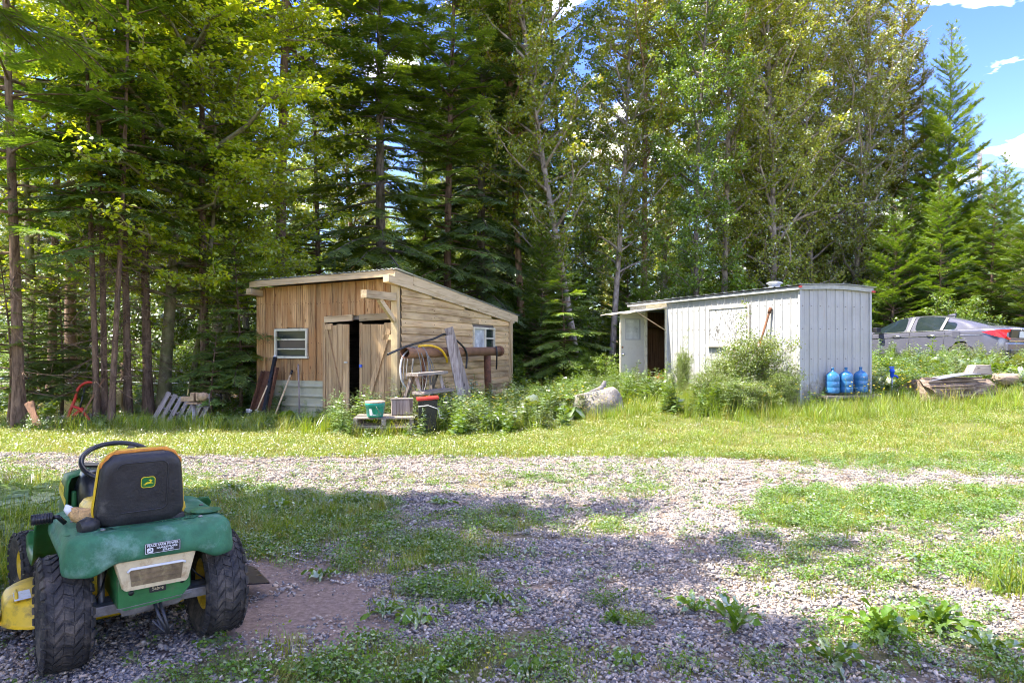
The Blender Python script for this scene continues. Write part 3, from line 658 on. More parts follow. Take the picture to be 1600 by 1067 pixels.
# door frame and open door
MB().box((-.015, dy0+.015, 1.42), (.06, .05, 1.98)).build('door_jamb', M['cream'], tr); MB().box((-.015, dy1-.015, 1.42), (.06, .05, 1.98)).build('door_jamb', M['cream'], tr)
dr = bpy.data.objects.new('door', None); C.objects.link(dr); dr.parent = tr; dr.location = (-.03, dy1, Z0+.08); dr.rotation_euler = (0, 0, R(180+2))
DW, DH = 0.76, 1.97                                             # leaf in local x; glazed upper light
g0, g1, h0, h1 = .17, .61, 1.28, 1.80
lf = MB()
for c, d in (((g0/2, 0, DH/2), (g0, .045, DH)), (((g1+DW)/2, 0, DH/2), (DW-g1, .045, DH)), (((g0+g1)/2, 0, h0/2), (g1-g0, .045, h0)), (((g0+g1)/2, 0, (h1+DH)/2), (g1-g0, .045, DH-h1))): lf.box(c, d)
leaf = lf.build('door_leaf', M['door_white'], dr)
fr = MB()
for c, d in (((g0, .0, (h0+h1)/2), (.03, .065, h1-h0+.03)), ((g1, .0, (h0+h1)/2), (.03, .065, h1-h0+.03)), (((g0+g1)/2, .0, h0), (g1-g0-.03, .065, .03)), (((g0+g1)/2, .0, h1), (g1-g0-.03, .065, .03))): fr.box(c, d)
fr.build('light_frame', M['white_metal'], leaf)
MB().box(((g0+g1)/2, 0, (h0+h1)/2), (g1-g0-.02, .006, h1-h0-.02)).build('pane', M['glass_milky'], leaf)
for c, d in (((DW-.01, .024, DH/2), (.035, .01, DH)), ((.02, .024, DH/2), (.04, .01, DH)), ((DW/2, .024, DH-.02), (DW-.08, .01, .04))): MB().box(c, d).build('door_edge', M['cream'], leaf)
for sgn in (-1, 1):
    MB().lathe([(0, 0), (.03, 0), (.03, .012), (.013, .018), (.013, .04), (.03, .055), (.03, .075), (0, .085)], 14, Matrix.Translation((DW-.06, sgn*.022, .90)) @ Matrix.Rotation(-sgn*PI/2, 4, 'X')).build('knob', M['chrome'], leaf)
    MB().lathe([(0, 0), (.028, 0), (.024, .012), (0, .014)], 14, Matrix.Translation((DW-.06, sgn*.022, 1.08)) @ Matrix.Rotation(-sgn*PI/2, 4, 'X')).build('lock', M['rust_light'], leaf)
# boarded window on the long wall
a0, zt = TF(1172, 480, .03); a1 = TF(1107, 480, .03)[0]; zb = TF(1140, 540, .03)[1]; zt = TF(1140, 480, .03)[1]
wf = MB(); cyy = (a0+a1)/2; ww = a1-a0
for c, d in (((-.03, cyy, zt), (.05, ww, .045)), ((-.045, cyy, zb), (.09, ww+.05, .05)), ((-.03, a0+.02, (zt+zb)/2), (.05, .045, zt-zb-.05)), ((-.03, a1-.02, (zt+zb)/2), (.05, .045, zt-zb-.05))): wf.box(c, d)
wn = wf.build('window', M['trim_brown'], tr)
def peel_mat():
    m, t, out = new_mat('flaking_white_paint'); tc = nd(t, 'TexCoord'); mp = nd(t, 'Mapping', {'Vector': tc.outputs['Object'], 'Scale': (15, 15, 8)})
    nz = nd(t, 'TexNoise', {'Vector': mp.outputs[0], 'Scale': 1.0, 'Detail': 5.0, 'Roughness': .7, 'Distortion': 1.5})
    c = ramp(t, nz.outputs['Fac'], [(0.42, (.09, .085, .08)), (0.47, (.38, .38, .37)), (.8, (.50, .50, .49))])
    b = nd(t, 'BsdfPrincipled', {'Base Color': c, 'Roughness': .8}); bp = nd(t, 'Bump', {'Height': nz.outputs['Fac'], 'Strength': .6, 'Distance': .01}); t.links.new(bp.outputs[0], b.inputs['Normal'])
    t.links.new(b.outputs[0], out.inputs[0]); return m
MB().box((-.025, cyy, (zt+zb)/2), (.02, ww-.08, zt-zb-.05)).build('pane', peel_mat(), wn, loc=(0, 0, 0))
# grey wood blocks under the metal shed
for yy in (1.0, 4.0): MB().box((TW/2, yy, .18), (TW-.3, .3, .30)).build('block', M['wood_grey_x'], tr)

# things leaning on or standing at the metal shed
ya, za = TF(1203, 485, .05); yb, zb2 = TF(1184, 560, .35)
def world_t(x, y, z): return (tC[0]+tex_[0]*x+tey[0]*y, tC[1]+tex_[1]*x+tey[1]*y, z)
p0 = Vector(world_t(-.05, ya, za)); p1 = Vector(world_t(-.42, ya+.35, H(*world_t(-.42, ya+.35, 0)[:2])))
rb = thing('iron_bar', 'rusty red iron bar leaning against the white metal wall', 'bar', tuple(p1))
MB().tube([(0, 0, 0), (p0-p1)*.45, p0-p1], .022, 8).build('shaft', M['rust'], rb)
dd = (p0-p1); MB().tube([dd*.52, dd*.68], .034, 8).build('grip', M['red'], rb); MB().tube([dd*.97, dd*1.03], .032, 8).build('cap', M['rust'], rb)
def bottle(px, off, z, label, tilt=0):
    s = TE(px, 580, off)[0]; x_, y_, _ = world_t(s, -off, 0); z = H(x_, y_)+.02
    b = thing('water_bottle', label, 'water jug', (x_, y_, z), rnd.uniform(0, 3), 'blue water jugs by the white shed', rot=(tilt, 0, rnd.uniform(0, 3)))
    MB().lathe([(0, 0), (.125, 0), (.135, .02), (.135, .10), (.128, .115), (.135, .13), (.135, .22), (.128, .235), (.135, .25), (.135, .34), (.12, .38), (.07, .42), (.03, .44), (.028, .49), (.034, .495), (.034, .51), (.024, .512)], 22).build('jug', M['blue_plastic'], b)
    return b
for q in [(1301, .16, 'blue water jug nearest the corner of the white shed, neck upright'), (1322, .20, 'middle blue water jug against the white shed end, tallest looking'), (1345, .22, 'blue water jug at the far edge of the white shed end wall')]:
    b = bottle(q[0], q[1], 0, q[2])
    b.location.z += .27; b.scale = (.93, .93, .93)
    x_, y_ = b.location.x, b.location.y
s_ = [bpy.data.objects[n] for n in ()]
a = world_t(TE(1295, 0, .18)[0]-.12, -.19, 0); b_ = world_t(TE(1350, 0, .2)[0]+.2, -.2, 0)
bench = thing('timber_shelf', 'low plank on the ground carrying the blue water jugs', 'plank', (a[0], a[1], H(a[0], a[1])), TA)
MB().box((.6, 0, .235), (1.35, .30, .05)).build('plank_top', M['wood_grey_x'], bench); MB().box((.12, 0, .10), (.2, .26, .22)).build('block', M['wood_grey_x'], bench); MB().box((1.05, 0, .10), (.2, .26, .22)).build('block', M['wood_grey_x'], bench)
# red fuel can and white pipe just inside the door
p = world_t(.10, dy0+.45, .43)
rc = thing('red_can', 'red can standing in the open doorway of the white shed', 'can', p, TA)
MB().box((0, 0, .15), (.17, .24, .30)).build('can_body', M['red'], rc, bevel=.02); MB().tube([(0, -.08, .30), (0, -.08, .36), (0, .07, .36), (0, .07, .30)], .012, 6).build('handle', M['red'], rc)
wp = thing('white_pipe', 'white pipe leaning inside the open doorway of the white shed', 'pipe', world_t(.3, dy0+.25, .42), TA)
MB().tube([(0, 0, 0), (.10, .05, 1.25)], .03, 8).build('pipe', M['white_metal'], wp)
st = thing('door_step', 'low stone slab doorstep at the white shed entrance', 'step', world_t(-.45, dy0+.35, H(*world_t(-.45, dy0+.35, 0)[:2])+.05), TA)
MB().box((0, 0, 0), (.55, .8, .16)).build('slab', simple('step_stone', (.42, .34, .25), .9, 0, .3, 8, .6), st, bevel=.03)

# ------------------------------------------------------------------ riding mower
def smooth_path_m(pts, n=6):
    pts = [Vector(p) for p in pts]; out_ = []
    for i in range(len(pts)-1):
        p0_, p1_, p2_, p3_ = pts[max(i-1, 0)], pts[i], pts[i+1], pts[min(i+2, len(pts)-1)]
        for k in range(n):
            t = k/n; out_.append(.5*((2*p1_)+(p2_-p0_)*t+(2*p0_-5*p1_+4*p2_-p3_)*t*t+(3*p1_-p0_-3*p2_+p3_)*t**3))
    out_.append(pts[-1]); return out_
MA = math.atan2(0.74, -0.67)-R(3.4); mo_p = (-1.825, 3.38)
mz0 = H(*mo_p)+0.01
mow = thing('riding_mower', 'green riding mower with black seat back and yellow deck, seen from behind', 'lawn mower', (mo_p[0], mo_p[1], mz0), MA)
mow.rotation_euler = (R(0.4), R(0.0), MA)
def sub(parent, name, loc=(0, 0, 0), rot=(0, 0, 0)):
    o = bpy.data.objects.new(name, None); C.objects.link(o); o.parent = parent; o.location = loc; o.rotation_euler = rot; return o
def wheel(parent, name, loc, rad, wid, rimr, nlug, rz=0, inner=1):
    w_ = sub(parent, name, loc, (R(-90), 0, rz)); h = wid/2
    prof = [(rimr, -h*.62), (rimr+.03, -h*.80), (rad*.78, -h*1.0), (rad*.90, -h*.98), (rad*.965, -h*.86), (rad*.985, -h*.5), (rad*.99, 0), (rad*.985, h*.5), (rad*.965, h*.86), (rad*.90, h*.98), (rad*.78, h*1.0), (rimr+.03, h*.80), (rimr, h*.62)]
    ty = MB().lathe(prof, 56).build('tyre', M['rubber'], w_)
    tm = MB()
    for k in range(nlug):
        a0_ = 2*PI*k/nlug
        segs = [(-.99, -.62, 0.0, .45), (-.60, -.22, .45, -.12), (-.20, .20, -.12, .12), (.22, .60, .12, -.45), (.62, .99, -.45, 0.0)]
        off = 0.5 if k % 2 else 0
        for si, (u0, u1, t0, t1) in enumerate(segs):
            if (si+k) % 5 == 4 and False: continue
            pts = []
            for u, tt in ((u0, t0), (u1, t1)):
                for da in (-.35, .35):
                    ang = a0_+(tt*1.5+da)*2*PI/nlug
                    rr = rad*.985*(1-0.028*abs(u)**4) ; 
                    for dr_ in (-.012, .0085):
                        q = rr+dr_-(0.012 if abs(u) > .9 else 0)
                        pts.append((q*math.cos(ang), q*math.sin(ang), u*h*.95))
            tm.add(pts, [(0, 1, 3, 2), (4, 6, 7, 5), (0, 4, 5, 1), (2, 3, 7, 6), (1, 5, 7, 3)])
        # side lugs down the shoulder
        for sg in (-1, 1):
            pts = []
            for (rr, zz) in ((rad*.985, h*.86), (rad*.90, h*1.0)):
                for da in (-.33, .33):
                    for o_ in (0, .012):
                        ang = a0_+da*2*PI/nlug; pts.append(((rr+o_*.5)*math.cos(ang), (rr+o_*.5)*math.sin(ang), sg*(zz+o_*.6)))
            tm.add(pts, [(0, 1, 3, 2), (4, 6, 7, 5), (0, 4, 5, 1), (2, 3, 7, 6), (1, 5, 7, 3)])
    tr_ = tm.build('tread', M['rubber'], ty)
    rim = MB()
    for sg in (-1, 1):
        rim.lathe([(rimr+.006, sg*h*.66), (rimr-.004, sg*h*.70), (rimr-.012, sg*h*.60), (rimr-.020, sg*h*.30), (rimr*.62, sg*h*.16), (rimr*.45, sg*h*.28), (rimr*.30, sg*h*.30), (0.0, sg*h*.30)], 32)
    rim.lathe([(rimr-.004, -h*.7), (rimr-.02, 0), (rimr-.004, h*.7)], 32)
    r_ = rim.build('rim', M['yellow_paint'], w_)
    MB().lathe([(0, -h*.55), (.022, -h*.55), (.022, h*.55), (0, h*.55)], 12).build('hub', M['steel'], w_)
    return w_
wheel(mow, 'wheel', (0, .337, .257), .257, .19, .122, 30)
wheel(mow, 'wheel', (0, -.333, .257), .257, .19, .122, 30)
wheel(mow, 'wheel', (1.20, .385, .19), .19, .15, .085, 24, R(8))
wheel(mow, 'wheel', (1.20, -.37, .19), .19, .15, .085, 24, R(8))
# rear fender: skirt that wraps round the back and runs forward above each wheel
out_pts = []   # plan outline: left front -> rear -> right front
hw, xr, xf, cr_ = .362, -.300, .40, .12
for i in range(12): out_pts.append((xf-(xf-(xr+cr_))*i/11.0, hw, 0, 1))
for i in range(1, 10):
    a = PI/2*i/10; out_pts.append((xr+cr_-cr_*math.sin(a), hw-cr_+cr_*math.cos(a), -math.sin(a), math.cos(a)))
for i in range(29):
    y = (hw-cr_)*(1-2*i/28.0); out_pts.append((xr+0.02*(1-(y/.3)**2)*0, y, -1, 0))
for i in range(1, 10):
    a = PI/2*i/10; out_pts.append((xr+cr_-cr_*math.cos(a), -(hw-cr_)-cr_*math.sin(a), -math.cos(a), -math.sin(a)))
for i in range(12): out_pts.append((xr+cr_+(xf-(xr+cr_))*i/11.0, -hw, 0, -1))
P = []
for (x, y, nx_, ny_) in out_pts:
    ay = abs(y)
    if nx_ < -.3 or x < -.18:
        zb = .495 if ay > .20 else .535
        zb = .475+.045*float(sm((.27-ay)/.12))
        zb += .0
    else:
        zb = .53+.02*math.cos((x)*3.0)
        zb = .475+.055*float(sm((x+.27)/.12))
    row = []
    zt_ = .640
    for d, z in ((.006, zb-.004), (0, zb), (-.004, zb+.02), (.0, zb+.05), (.006, zt_-.06), (.014, zt_-.03), (.032, zt_-.010), (.06, zt_), (.11, zt_+.002), (.17, zt_-.002), (.19, zt_-.015)):
        row.append((x-nx_*d, y-ny_*d, z))
    P.append(row)
fen = MB().grid(P).build('fender', M['green_faded'], mow, solid=0.006)
# platform between the wheel covers, foot boards
MB().box((.05, 0, .60), (.64, .42, .035)).build('seat_platform', M['black_plastic'], mow, bevel=.008)
for sy in (1, -1): 
    P = [[(x, sy*y, z) for y, z in ((.22, z0-.02), (.24, z0), (.40, z0), (.415, z0-.03))] for x, z0 in ((.39, .62), (.46, .56), (.52, .42), (.60, .36), (.85, .345), (.98, .36), (1.02, .42))]
    MB().grid(P).build('footboard', M['green_paint'], mow, solid=0.006)
    MB().box((.75, sy*.33, .365), (.34, .12, .012)).build('foot_pad', M['black_plastic'], mow)
# cup well on right fender top, black grip patch on the left
MB().lathe([(0, 0), (.055, 0), (.07, .012), (.075, .012)], 20, Matrix.Translation((-.06, -.27, .638))).build('cup_holder', M['green_paint'], mow)
MB().tube([(-.10, .22, .66), (-.12, .255, .663), (-.13, .29, .66)], [.03, .042, .03], 10).build('height_knob', M['black_plastic'], mow)
MB().tube([(.10, .32, .64), (.10, .35, .675), (.10, .375, .675)], .011, 8).build('lever', M['black_satin'], mow)
g = MB().tube([(.10, .37, .675), (.10, .455, .675)], .024, 12)
for k in range(7): g.lathe([(.0255, 0), (.028, .002), (.0255, .006)], 12, Matrix.Translation((.10, .375+.011*k, .675)) @ Matrix.Rotation(-PI/2, 4, 'X'))
g.build('lever_grip', M['black_satin'], mow)
# seat: base, back shell, torn yellow upholstery on the front side
def rrect(w_, h_, r, n=7, taper=0.0):
    pts = []
    for cx, cz, a0_ in ((w_/2-r, h_-r, 0), (-(w_/2-r), h_-r, PI/2), (-(w_/2-r)*(1-taper*.2), r, PI), ((w_/2-r)*(1-taper*.2), r, 3*PI/2)):
        for i in range(n): a = a0_+PI/2*i/(n-1); pts.append((cx+r*math.cos(a), cz+r*math.sin(a)))
    return pts
seat = sub(mow, 'seat', (-.085, .035, .632), (0, R(-9), 0))
def shell(offs, r0, w0, h0, c=(0, 0)):
    P = []
    for d, inset in offs:
        pr = rrect(w0-2*inset, h0-2*inset, max(.02, r0-inset), 8)
        P.append([(d, y*(1.03-.17*(z/h0)**1.3), z+inset+c[1]) for y, z in pr])
    return P
S = shell([(.03, .0), (.0, -.002), (-.018, .006), (-.028, .022), (-.030, .05)], .08, .378, .352)
def closed_grid(P, cap0=False, cap1=True):
    mb = MB().grid(P, closed=True); n = len(P[0]); m = len(P)
    if cap1: mb.f.append(tuple((m-1)*n+k for k in range(n))); mb.sm.append(False)
    if cap0: mb.f.append(tuple(k for k in reversed(range(n)))); mb.sm.append(False)
    return mb
back = closed_grid(S).build('back_shell', M['black_plastic'], seat)
# recessed panel outlines pressed in the shell
pr = rrect(.215, .24, .03, 6); MB().tube([(-.031, y, z+.075) for y, z in pr[:20]]+[(-.031, pr[0][0], .12)][:0], .0035, 5, cap=False).build('pressed_rib', M['black_plastic'], back)
S2 = shell([(.026, -.004), (.034, -.012), (.055, -.011), (.075, .006), (.085, .04), (.088, .08)], .085, .378, .352)
closed_grid(S2).build('back_cushion', M['yellow_paint'], seat)
# torn orange strip where the cover is worn along the top edge
pr = rrect(.392, .366, .09, 9)
seg = [(.018+.008*math.sin(i*1.7), y*(1.0-.165*(max(z, 0)/.36)**1.3), z-.008) for i, (y, z) in enumerate(pr[1:17])]
MB().tube(seg, [.010+.004*math.sin(i*2.3) for i in range(len(seg))], 6).build('torn_edge', M['orange'], seat)
B = []
for d, inset in ((0, .03), (.012, .01), (.035, 0), (.06, .004), (.085, .02), (.092, .06)):
    B.append([(z*1.0+.0+inset, y, d) for y, z in [(a*(1-2*inset/.44), b*(1-2*inset/.40)) for a, b in rrect(.44, .40, .08, 8)]])
bs = closed_grid(B, True).build('seat_cushion', M['yellow_paint'], mow, loc=(-.07, .03, .632))
MB().box((.08, 0, .65), (.38, .32, .03)).build('seat_pan', M['black_plastic'], mow, bevel=.008)
MB().box((-.07, 0, .648), (.05, .27, .035)).build('seat_bracket', M['black_satin'], mow, bevel=.004)
for sy in (-1, 1): MB().lathe([(.03, 0), (.034, .01), (.03, .02), (.034, .03), (.03, .04), (.034, .05), (.03, .06)], 14, Matrix.Translation((-.06, sy*.10, .612))).build('spring', M['steel'], mow)
# split foam hanging from the left lower corner of the seat, with a tape wrapped round it
f = MB().tube([(-0.05, 0.2, 0.705), (-0.03, 0.22, 0.685), (-0.0, 0.255, 0.68), (0.03, 0.29, 0.695), (0.05, 0.31, 0.71)], [.022, .034, .036, .03, .012], 9)
f.v = [(x+rnd.uniform(-.006, .006), y+rnd.uniform(-.006, .006), z+rnd.uniform(-.006, .006)) for x, y, z in f.v]
fo = f.build('torn_foam', M['foam'], mow)
MB().tube([(0.04, 0.3, 0.7), (0.055, 0.317, 0.72), (0.065, 0.32, 0.735)], [.024, .018, .004], 8).build('white_foam', M['decal_white'], fo)
MB().tube([(-0.075, 0.187, 0.865), (-0.078, 0.197, 0.785), (-0.07, 0.203, 0.745), (-0.05, 0.215, 0.715), (-0.02, 0.227, 0.695), (0.0, 0.215, 0.675), (-0.02, 0.2, 0.66), (-0.05, 0.2, 0.645), (-0.06, 0.21, 0.625)], [.012, .013, .014, .016, .016, .014, .012, .012, .008], 8).build('yellow_strap', M['yellow_paint'], fo)
# logo on the seat back: flat print on the shell
lg = sub(back, 'badge', (-.0315, -.022, .215), (R(90), 0, R(-90)))
def flat_poly(name, poly, z, mat, parent, t=.0008): return MB().prism(poly, t, Matrix.Translation((0, 0, z))).build(name, mat, parent)
def cent(p, dy=0): return [(a, b-dy) for a, b in p]
flat_poly('badge_border', cent(rrect(.062, .054, .014, 6), .027), 0, M['decal_yellow'], lg)
flat_poly('badge_field', cent(rrect(.056, .048, .012, 6), .024), .001, M['decal_green'], lg)
deer = [(-.023, -.009), (-.018, -.0075), (-.012, -.004), (-.010, -.001), (-.004, .0015), (.004, .001), (.008, .004), (.006, .008), (.001, .009), (.003, .012), (.008, .0105), (.008, .014), (.0105, .011), (.014, .010), (.0175, .0075), (.0135, .0065), (.0125, .003), (.0125, -.001), (.019, -.003), (.021, -.0065), (.0185, -.005), (.012, -.0045), (.008, -.005), (.000, -.006), (-.007, -.0065), (-.011, -.0105), (-.018, -.0125), (-.013, -.009), (-.010, -.007)]
flat_poly('leaping_deer', [(a*1.05, b*1.15-.001) for a, b in deer], .002, M['decal_yellow'], lg)
TXT = []
def text(s, size, loc, rot, mat, parent, name='lettering', align='CENTER', bold=0.0, spc=1.0, sx=1.0):
    cu = bpy.data.curves.new(name, 'FONT'); cu.body = s; cu.size = size; cu.extrude = .0004; cu.offset = bold; cu.align_x = align; cu.align_y = 'CENTER'; cu.space_character = spc
    cu.materials.append(mat); o = bpy.data.objects.new(name, cu); C.objects.link(o); o.parent = parent; o.location = loc; o.rotation_euler = rot; o.scale = (sx, 1, 1); TXT.append(o); return o
# dealer plate on the fender (local frame: x right, y up, seen from behind)
dp = sub(fen, 'dealer_plate', (xr-.0085, -.020, .562), (R(90), 0, R(-90)))
flat_poly('plate_face', [(-.075, -.024), (.075, -.024), (.075, .024), (-.075, .024)], 0, M['decal_black'], dp)
bm_ = MB()
for c, d in (((0, .0215, .001), (.146, .0016, .001)), ((0, -.0215, .001), (.146, .0016, .001)), ((-.0725, 0, .001), (.0016, .0414, .001)), ((.0725, 0, .001), (.0016, .0414, .001))): bm_.box(c, d)
bm_.build('plate_border', M['decal_white'], dp)
text('PEACE FARM POWER', .0148, (0, .0125, .001), (0, 0, 0), M['decal_white'], dp, bold=.0003, sx=.94)
text('GRANDE PRAIRIE', .0120, (.018, -.001, .001), (0, 0, 0), M['decal_white'], dp, bold=.0003, sx=.95)
text('532-6452', .0120, (.022, -.0130, .001), (0, 0, 0), M['decal_white'], dp, bold=.0003)
flat_poly('plate_emblem', cent([(a-.053, b) for a, b in rrect(.026, .022, .006, 5)], .019), .001, M['decal_white'], dp)
flat_poly('plate_deer', [(a*.5-.053, b*.55-.008) for a, b in deer], .002, M['decal_black'], dp)
# beige rear panel (reflector housing), green plate, axle bar, hitch
L1 = closed_grid([[(x0_, y*s_, z) for y, z in ((.175, .520), (-.175, .520), (-.165, .485), (-.140, .39), (-.13, .38), (.13, .38), (.140, .39), (.165, .485))] for x0_, s_ in ((-.22, 1.0), (-.272, 1.0), (-.286, .96))])
rp = L1.build('rear_lens', M['taillens'], mow)
MB().add([(-.289, .112, .470), (-.289, -.112, .470), (-.289, -.104, .398), (-.289, .104, .398)], [(0, 1, 2, 3)]).build('soiled_reflector', M['lens_dark'], rp, solid=.004)
for zz in (.422, .446): MB().box((-.2915, 0, zz), (.003,   .205, .0022)).build('reflector_rib', M['lens_dark'], rp)
MB().tube([(-.289, .120, .464), (-.291, .108, .477), (-.291, -.108, .477), (-.289, -.122, .470)], .006, 6).build('lens_lip', M['decal_white'], rp)
gp = closed_grid([[(x0_, y*s_, z) for y, z in ((.155, .50), (-.155, .50), (-.155, .345), (-.11, .295), (.13, .285), (.155, .30))] for x0_, s_ in ((.15, 1.0), (-.245, 1.0), (-.258, .97))]).build('rear_plate', M['green_paint'], mow)
for y, z in ((.10, .36), (-.115, .375)): MB().lathe([(0, 0), (.012, 0), (.012, .003), (0, .003)], 12, Matrix.Translation((-.2575, y, z)) @ Matrix.Rotation(-PI/2, 4, 'Y')).build('hole', M['decal_black'], gp)
MB().box((-.26, -.01, .362), (.004, .07, .034)).build('name_plate', M['decal_black'], gp)
text('Sabre', .022, (-.2625, -.01, .362), (R(90), 0, R(-90)), M['taillens'], gp)
MB().box((-.15, 0, .275), (.05, .72, .045)).build('axle_bar', M['steel'], mow, bevel=.004)
MB().add([(-.26, .16, .296), (-.26, -.16, .31), (-.235, -.10, .262), (-.235, .12, .252), (-.1, .12, .26), (-.1, -.12, .26)], [(0, 1, 2, 3), (3, 2, 5, 4)]).build('hitch_plate', M['steel'], mow, solid=.006)
for dy_ in (0, .022): MB().tube([(-.25, .0-dy_, .285), (-.30, -.005-dy_, .25), (-.315, -.03-dy_*.5, .19), (-.30, -.045-dy_*.2, .155), (-.28, -.03, .165), (-.27, .015-dy_, .22)], .0075, 7).build('hitch_loop', M['hose_black'], mow)
for y_ in (.25, .12, -.05, -.25): MB().tube([(-.18, y_, .255), (-.18, y_, .235)], .008, 6).build('bolt', M['steel'], mow)
MB().tube([(-.05, .15, .262), (-.05, .345, .262)], .04, 12).build('axle', M['steel'], mow); MB().tube([(-.05, -.15, .258), (-.05, -.33, .258)], .04, 12).build('axle', M['steel'], mow)
MB().box((.10, 0, .40), (.42, .24, .34)).build('transmission', M['decal_black'], mow, bevel=.02)
MB().box((.3, 0, .50), (.9, .26, .20)).build('chassis', M['black_plastic'], mow, bevel=.02)
# mowing deck: pressed yellow shell with three lobes, discharge chute on the right
def deck():
    pl = []
    for i in range(40):
        a = 2*PI*i/40; c_, s_ = math.cos(a), math.sin(a)
        x = .60+.30*math.copysign(abs(c_)**.7, c_); y = .0+.545*math.copysign(abs(s_)**.62, s_); pl.append((x, y))
    P = []
    for inset, z in ((-.016, .085), (-.004, .088), (0, .10), (0, .175), (.01, .20), (.035, .215), (.09, .222), (.24, .225)):
        P.append([(.60+(x-.60)*(1-inset/.30), y*(1-inset/.545), z) for x, y in pl])
    return closed_grid(P)
dk = deck().build('mower_deck', M['yellow_paint'], mow)
MB().box((.42, 0, .15), (.03, .9, .13)).build('deck_baffle', M['yellow_dirty'], dk)
MB().tube([(.42, .49, .205), (.44, .49, .24), (.50, .49, .245), (.52, .49, .21)], .008, 6).build('deck_hook', M['yellow_paint'], dk)
MB().lathe([(0, -.025), (.055, -.025), (.06, -.01), (.06, .01), (.055, .025), (0, .025)], 16, Matrix.Translation((.60, .575, .085)) @ Matrix.Rotation(PI/2, 4, 'X')).build('gauge_wheel', M['black_satin'], dk)
MB().add([(.40, .50, .222), (.55, .50, .222), (.55, .43, .226), (.40, .43, .226)], [(0, 1, 2, 3)]).build('deck_sticker', M['decal_white'], dk, solid=.001)
MB().add([(.22, -.55, .135), (.62, -.53, .18), (.60, -.74, .10), (.30, -.73, .085)], [(0, 1, 2, 3)]).build('discharge_chute', M['black_satin'], mow, solid=.008)
# hood, dash, steering
secs = []
for x, zt_, hw_, zb_ in ((.60, .805, .262, .36), (.75, .80, .262, .36), (.95, .775, .257, .36), (1.12, .735, .245, .36), (1.24, .68, .225, .36), (1.32, .60, .20, .38), (1.345, .50, .18, .40)):
    row = []
    for u in np.linspace(-1, 1, 25):
        a = abs(u)
        if a < .55: y = hw_*.92*(a/.55); z = zt_-.028*(a/.55)**2.6
        elif a < .70: q = (a-.55)/.15; y = hw_*(.92+.08*math.sin(q*PI/2)); z = zt_-.028-.06*(1-math.cos(q*PI/2))
        else: q = (a-.70)/.30; y = hw_*(1.0+.02*math.sin(q*PI)); z = (zt_-.088)*(1-q)+zb_*q
        row.append((x, math.copysign(y, u), z))
    secs.append(row)
hd = MB().grid(secs).build('hood', M['green_paint'], mow, solid=.006)
MB().add([(1.347, .15, .40), (1.347, -.15, .40), (1.34, -.16, .55), (1.34, .16, .55)], [(0, 1, 2, 3)]).build('grille', M['decal_black'], hd, solid=.004)
# yellow stripe and name along the left and right flank of the hood
for sy in (1, -1):
    MB().add([(.615, sy*.2695, .655), (1.10, sy*.254, .645), (1.16, sy*.247, .63), (1.10, sy*.255, .62), (.615, sy*.2715, .615)], [(0, 1, 2, 3, 4)]).build('hood_stripe', M['decal_yellow'], hd, solid=.001)
    text('JOHN DEERE', .062, (.84, sy*.2655, .684), (R(90+(-4 if sy > 0 else 4)), 0, R(180-1.5) if sy > 0 else R(1.5)), M['decal_yellow'], hd, bold=.001, sx=.8)
MB().add([(.66, .251, .744), (.80, .248, .740), (.80, .232, .767), (.66, .235, .771)], [(0, 1, 2, 3)]).build('warning_sticker', M['decal_white'], hd, solid=.001)
ds = []
for x, zt_, hw_ in ((.40, .64, .17), (.44, .76, .19), (.50, .815, .21), (.60, .828, .222), (.615, .80, .228)):
    ds.append([(x, -hw_, .40), (x, -hw_*1.0, zt_-.08), (x, -hw_*.9, zt_-.02), (x, -hw_*.5, zt_), (x, 0, zt_+.004), (x, hw_*.5, zt_), (x, hw_*.9, zt_-.02), (x, hw_, zt_-.08), (x, hw_, .40)])
dash = MB().grid(ds).build('dash', M['black_satin'], mow, solid=.006)
MB().box((.47, .12, .835), (.07, .035, .02), (0, R(-20), 0)).build('throttle_knob', simple('orange_knob', (.75, .13, .02), .5), dash, bevel=.006)
MB().box((.60, .232, .55), (.05, .02, .30)).build('hood_edge', M['green_paint'], mow, bevel=.006)
stw = sub(mow, 'steering_wheel', (.42, .045, .868), (0, R(-27), 0))
ring = [(.175*math.cos(a), .175*math.sin(a), 0) for a in np.linspace(0, 2*PI, 49)]
MB().tube(ring, .0135, 10, cap=False).build('rim', M['black_satin'], stw)
for a in (R(90), R(210), R(330)): MB().bar((.03*math.cos(a), .03*math.sin(a), -.02), (.17*math.cos(a), .17*math.sin(a), -.004), .03, .012).build('spoke', M['black_satin'], stw)
MB().lathe([(0, -.045), (.045, -.045), (.05, -.01), (.03, .0), (0, .0)], 20).build('hub', M['black_satin'], stw); MB().tube([(0, 0, -.04), (0.02, 0, -.2)], .016, 10).build('column', M['black_satin'], stw)

bpy.context.view_layer.update(); dgp = bpy.context.evaluated_depsgraph_get()
for o in TXT:
    me = bpy.data.meshes.new_from_object(o.evaluated_get(dgp)); nn_ = o.name
    q = bpy.data.objects.new('lettering', me); C.objects.link(q); q.parent = o.parent; q.location = o.location; q.rotation_euler = o.rotation_euler; q.scale = o.scale
    bpy.data.objects.remove(o)

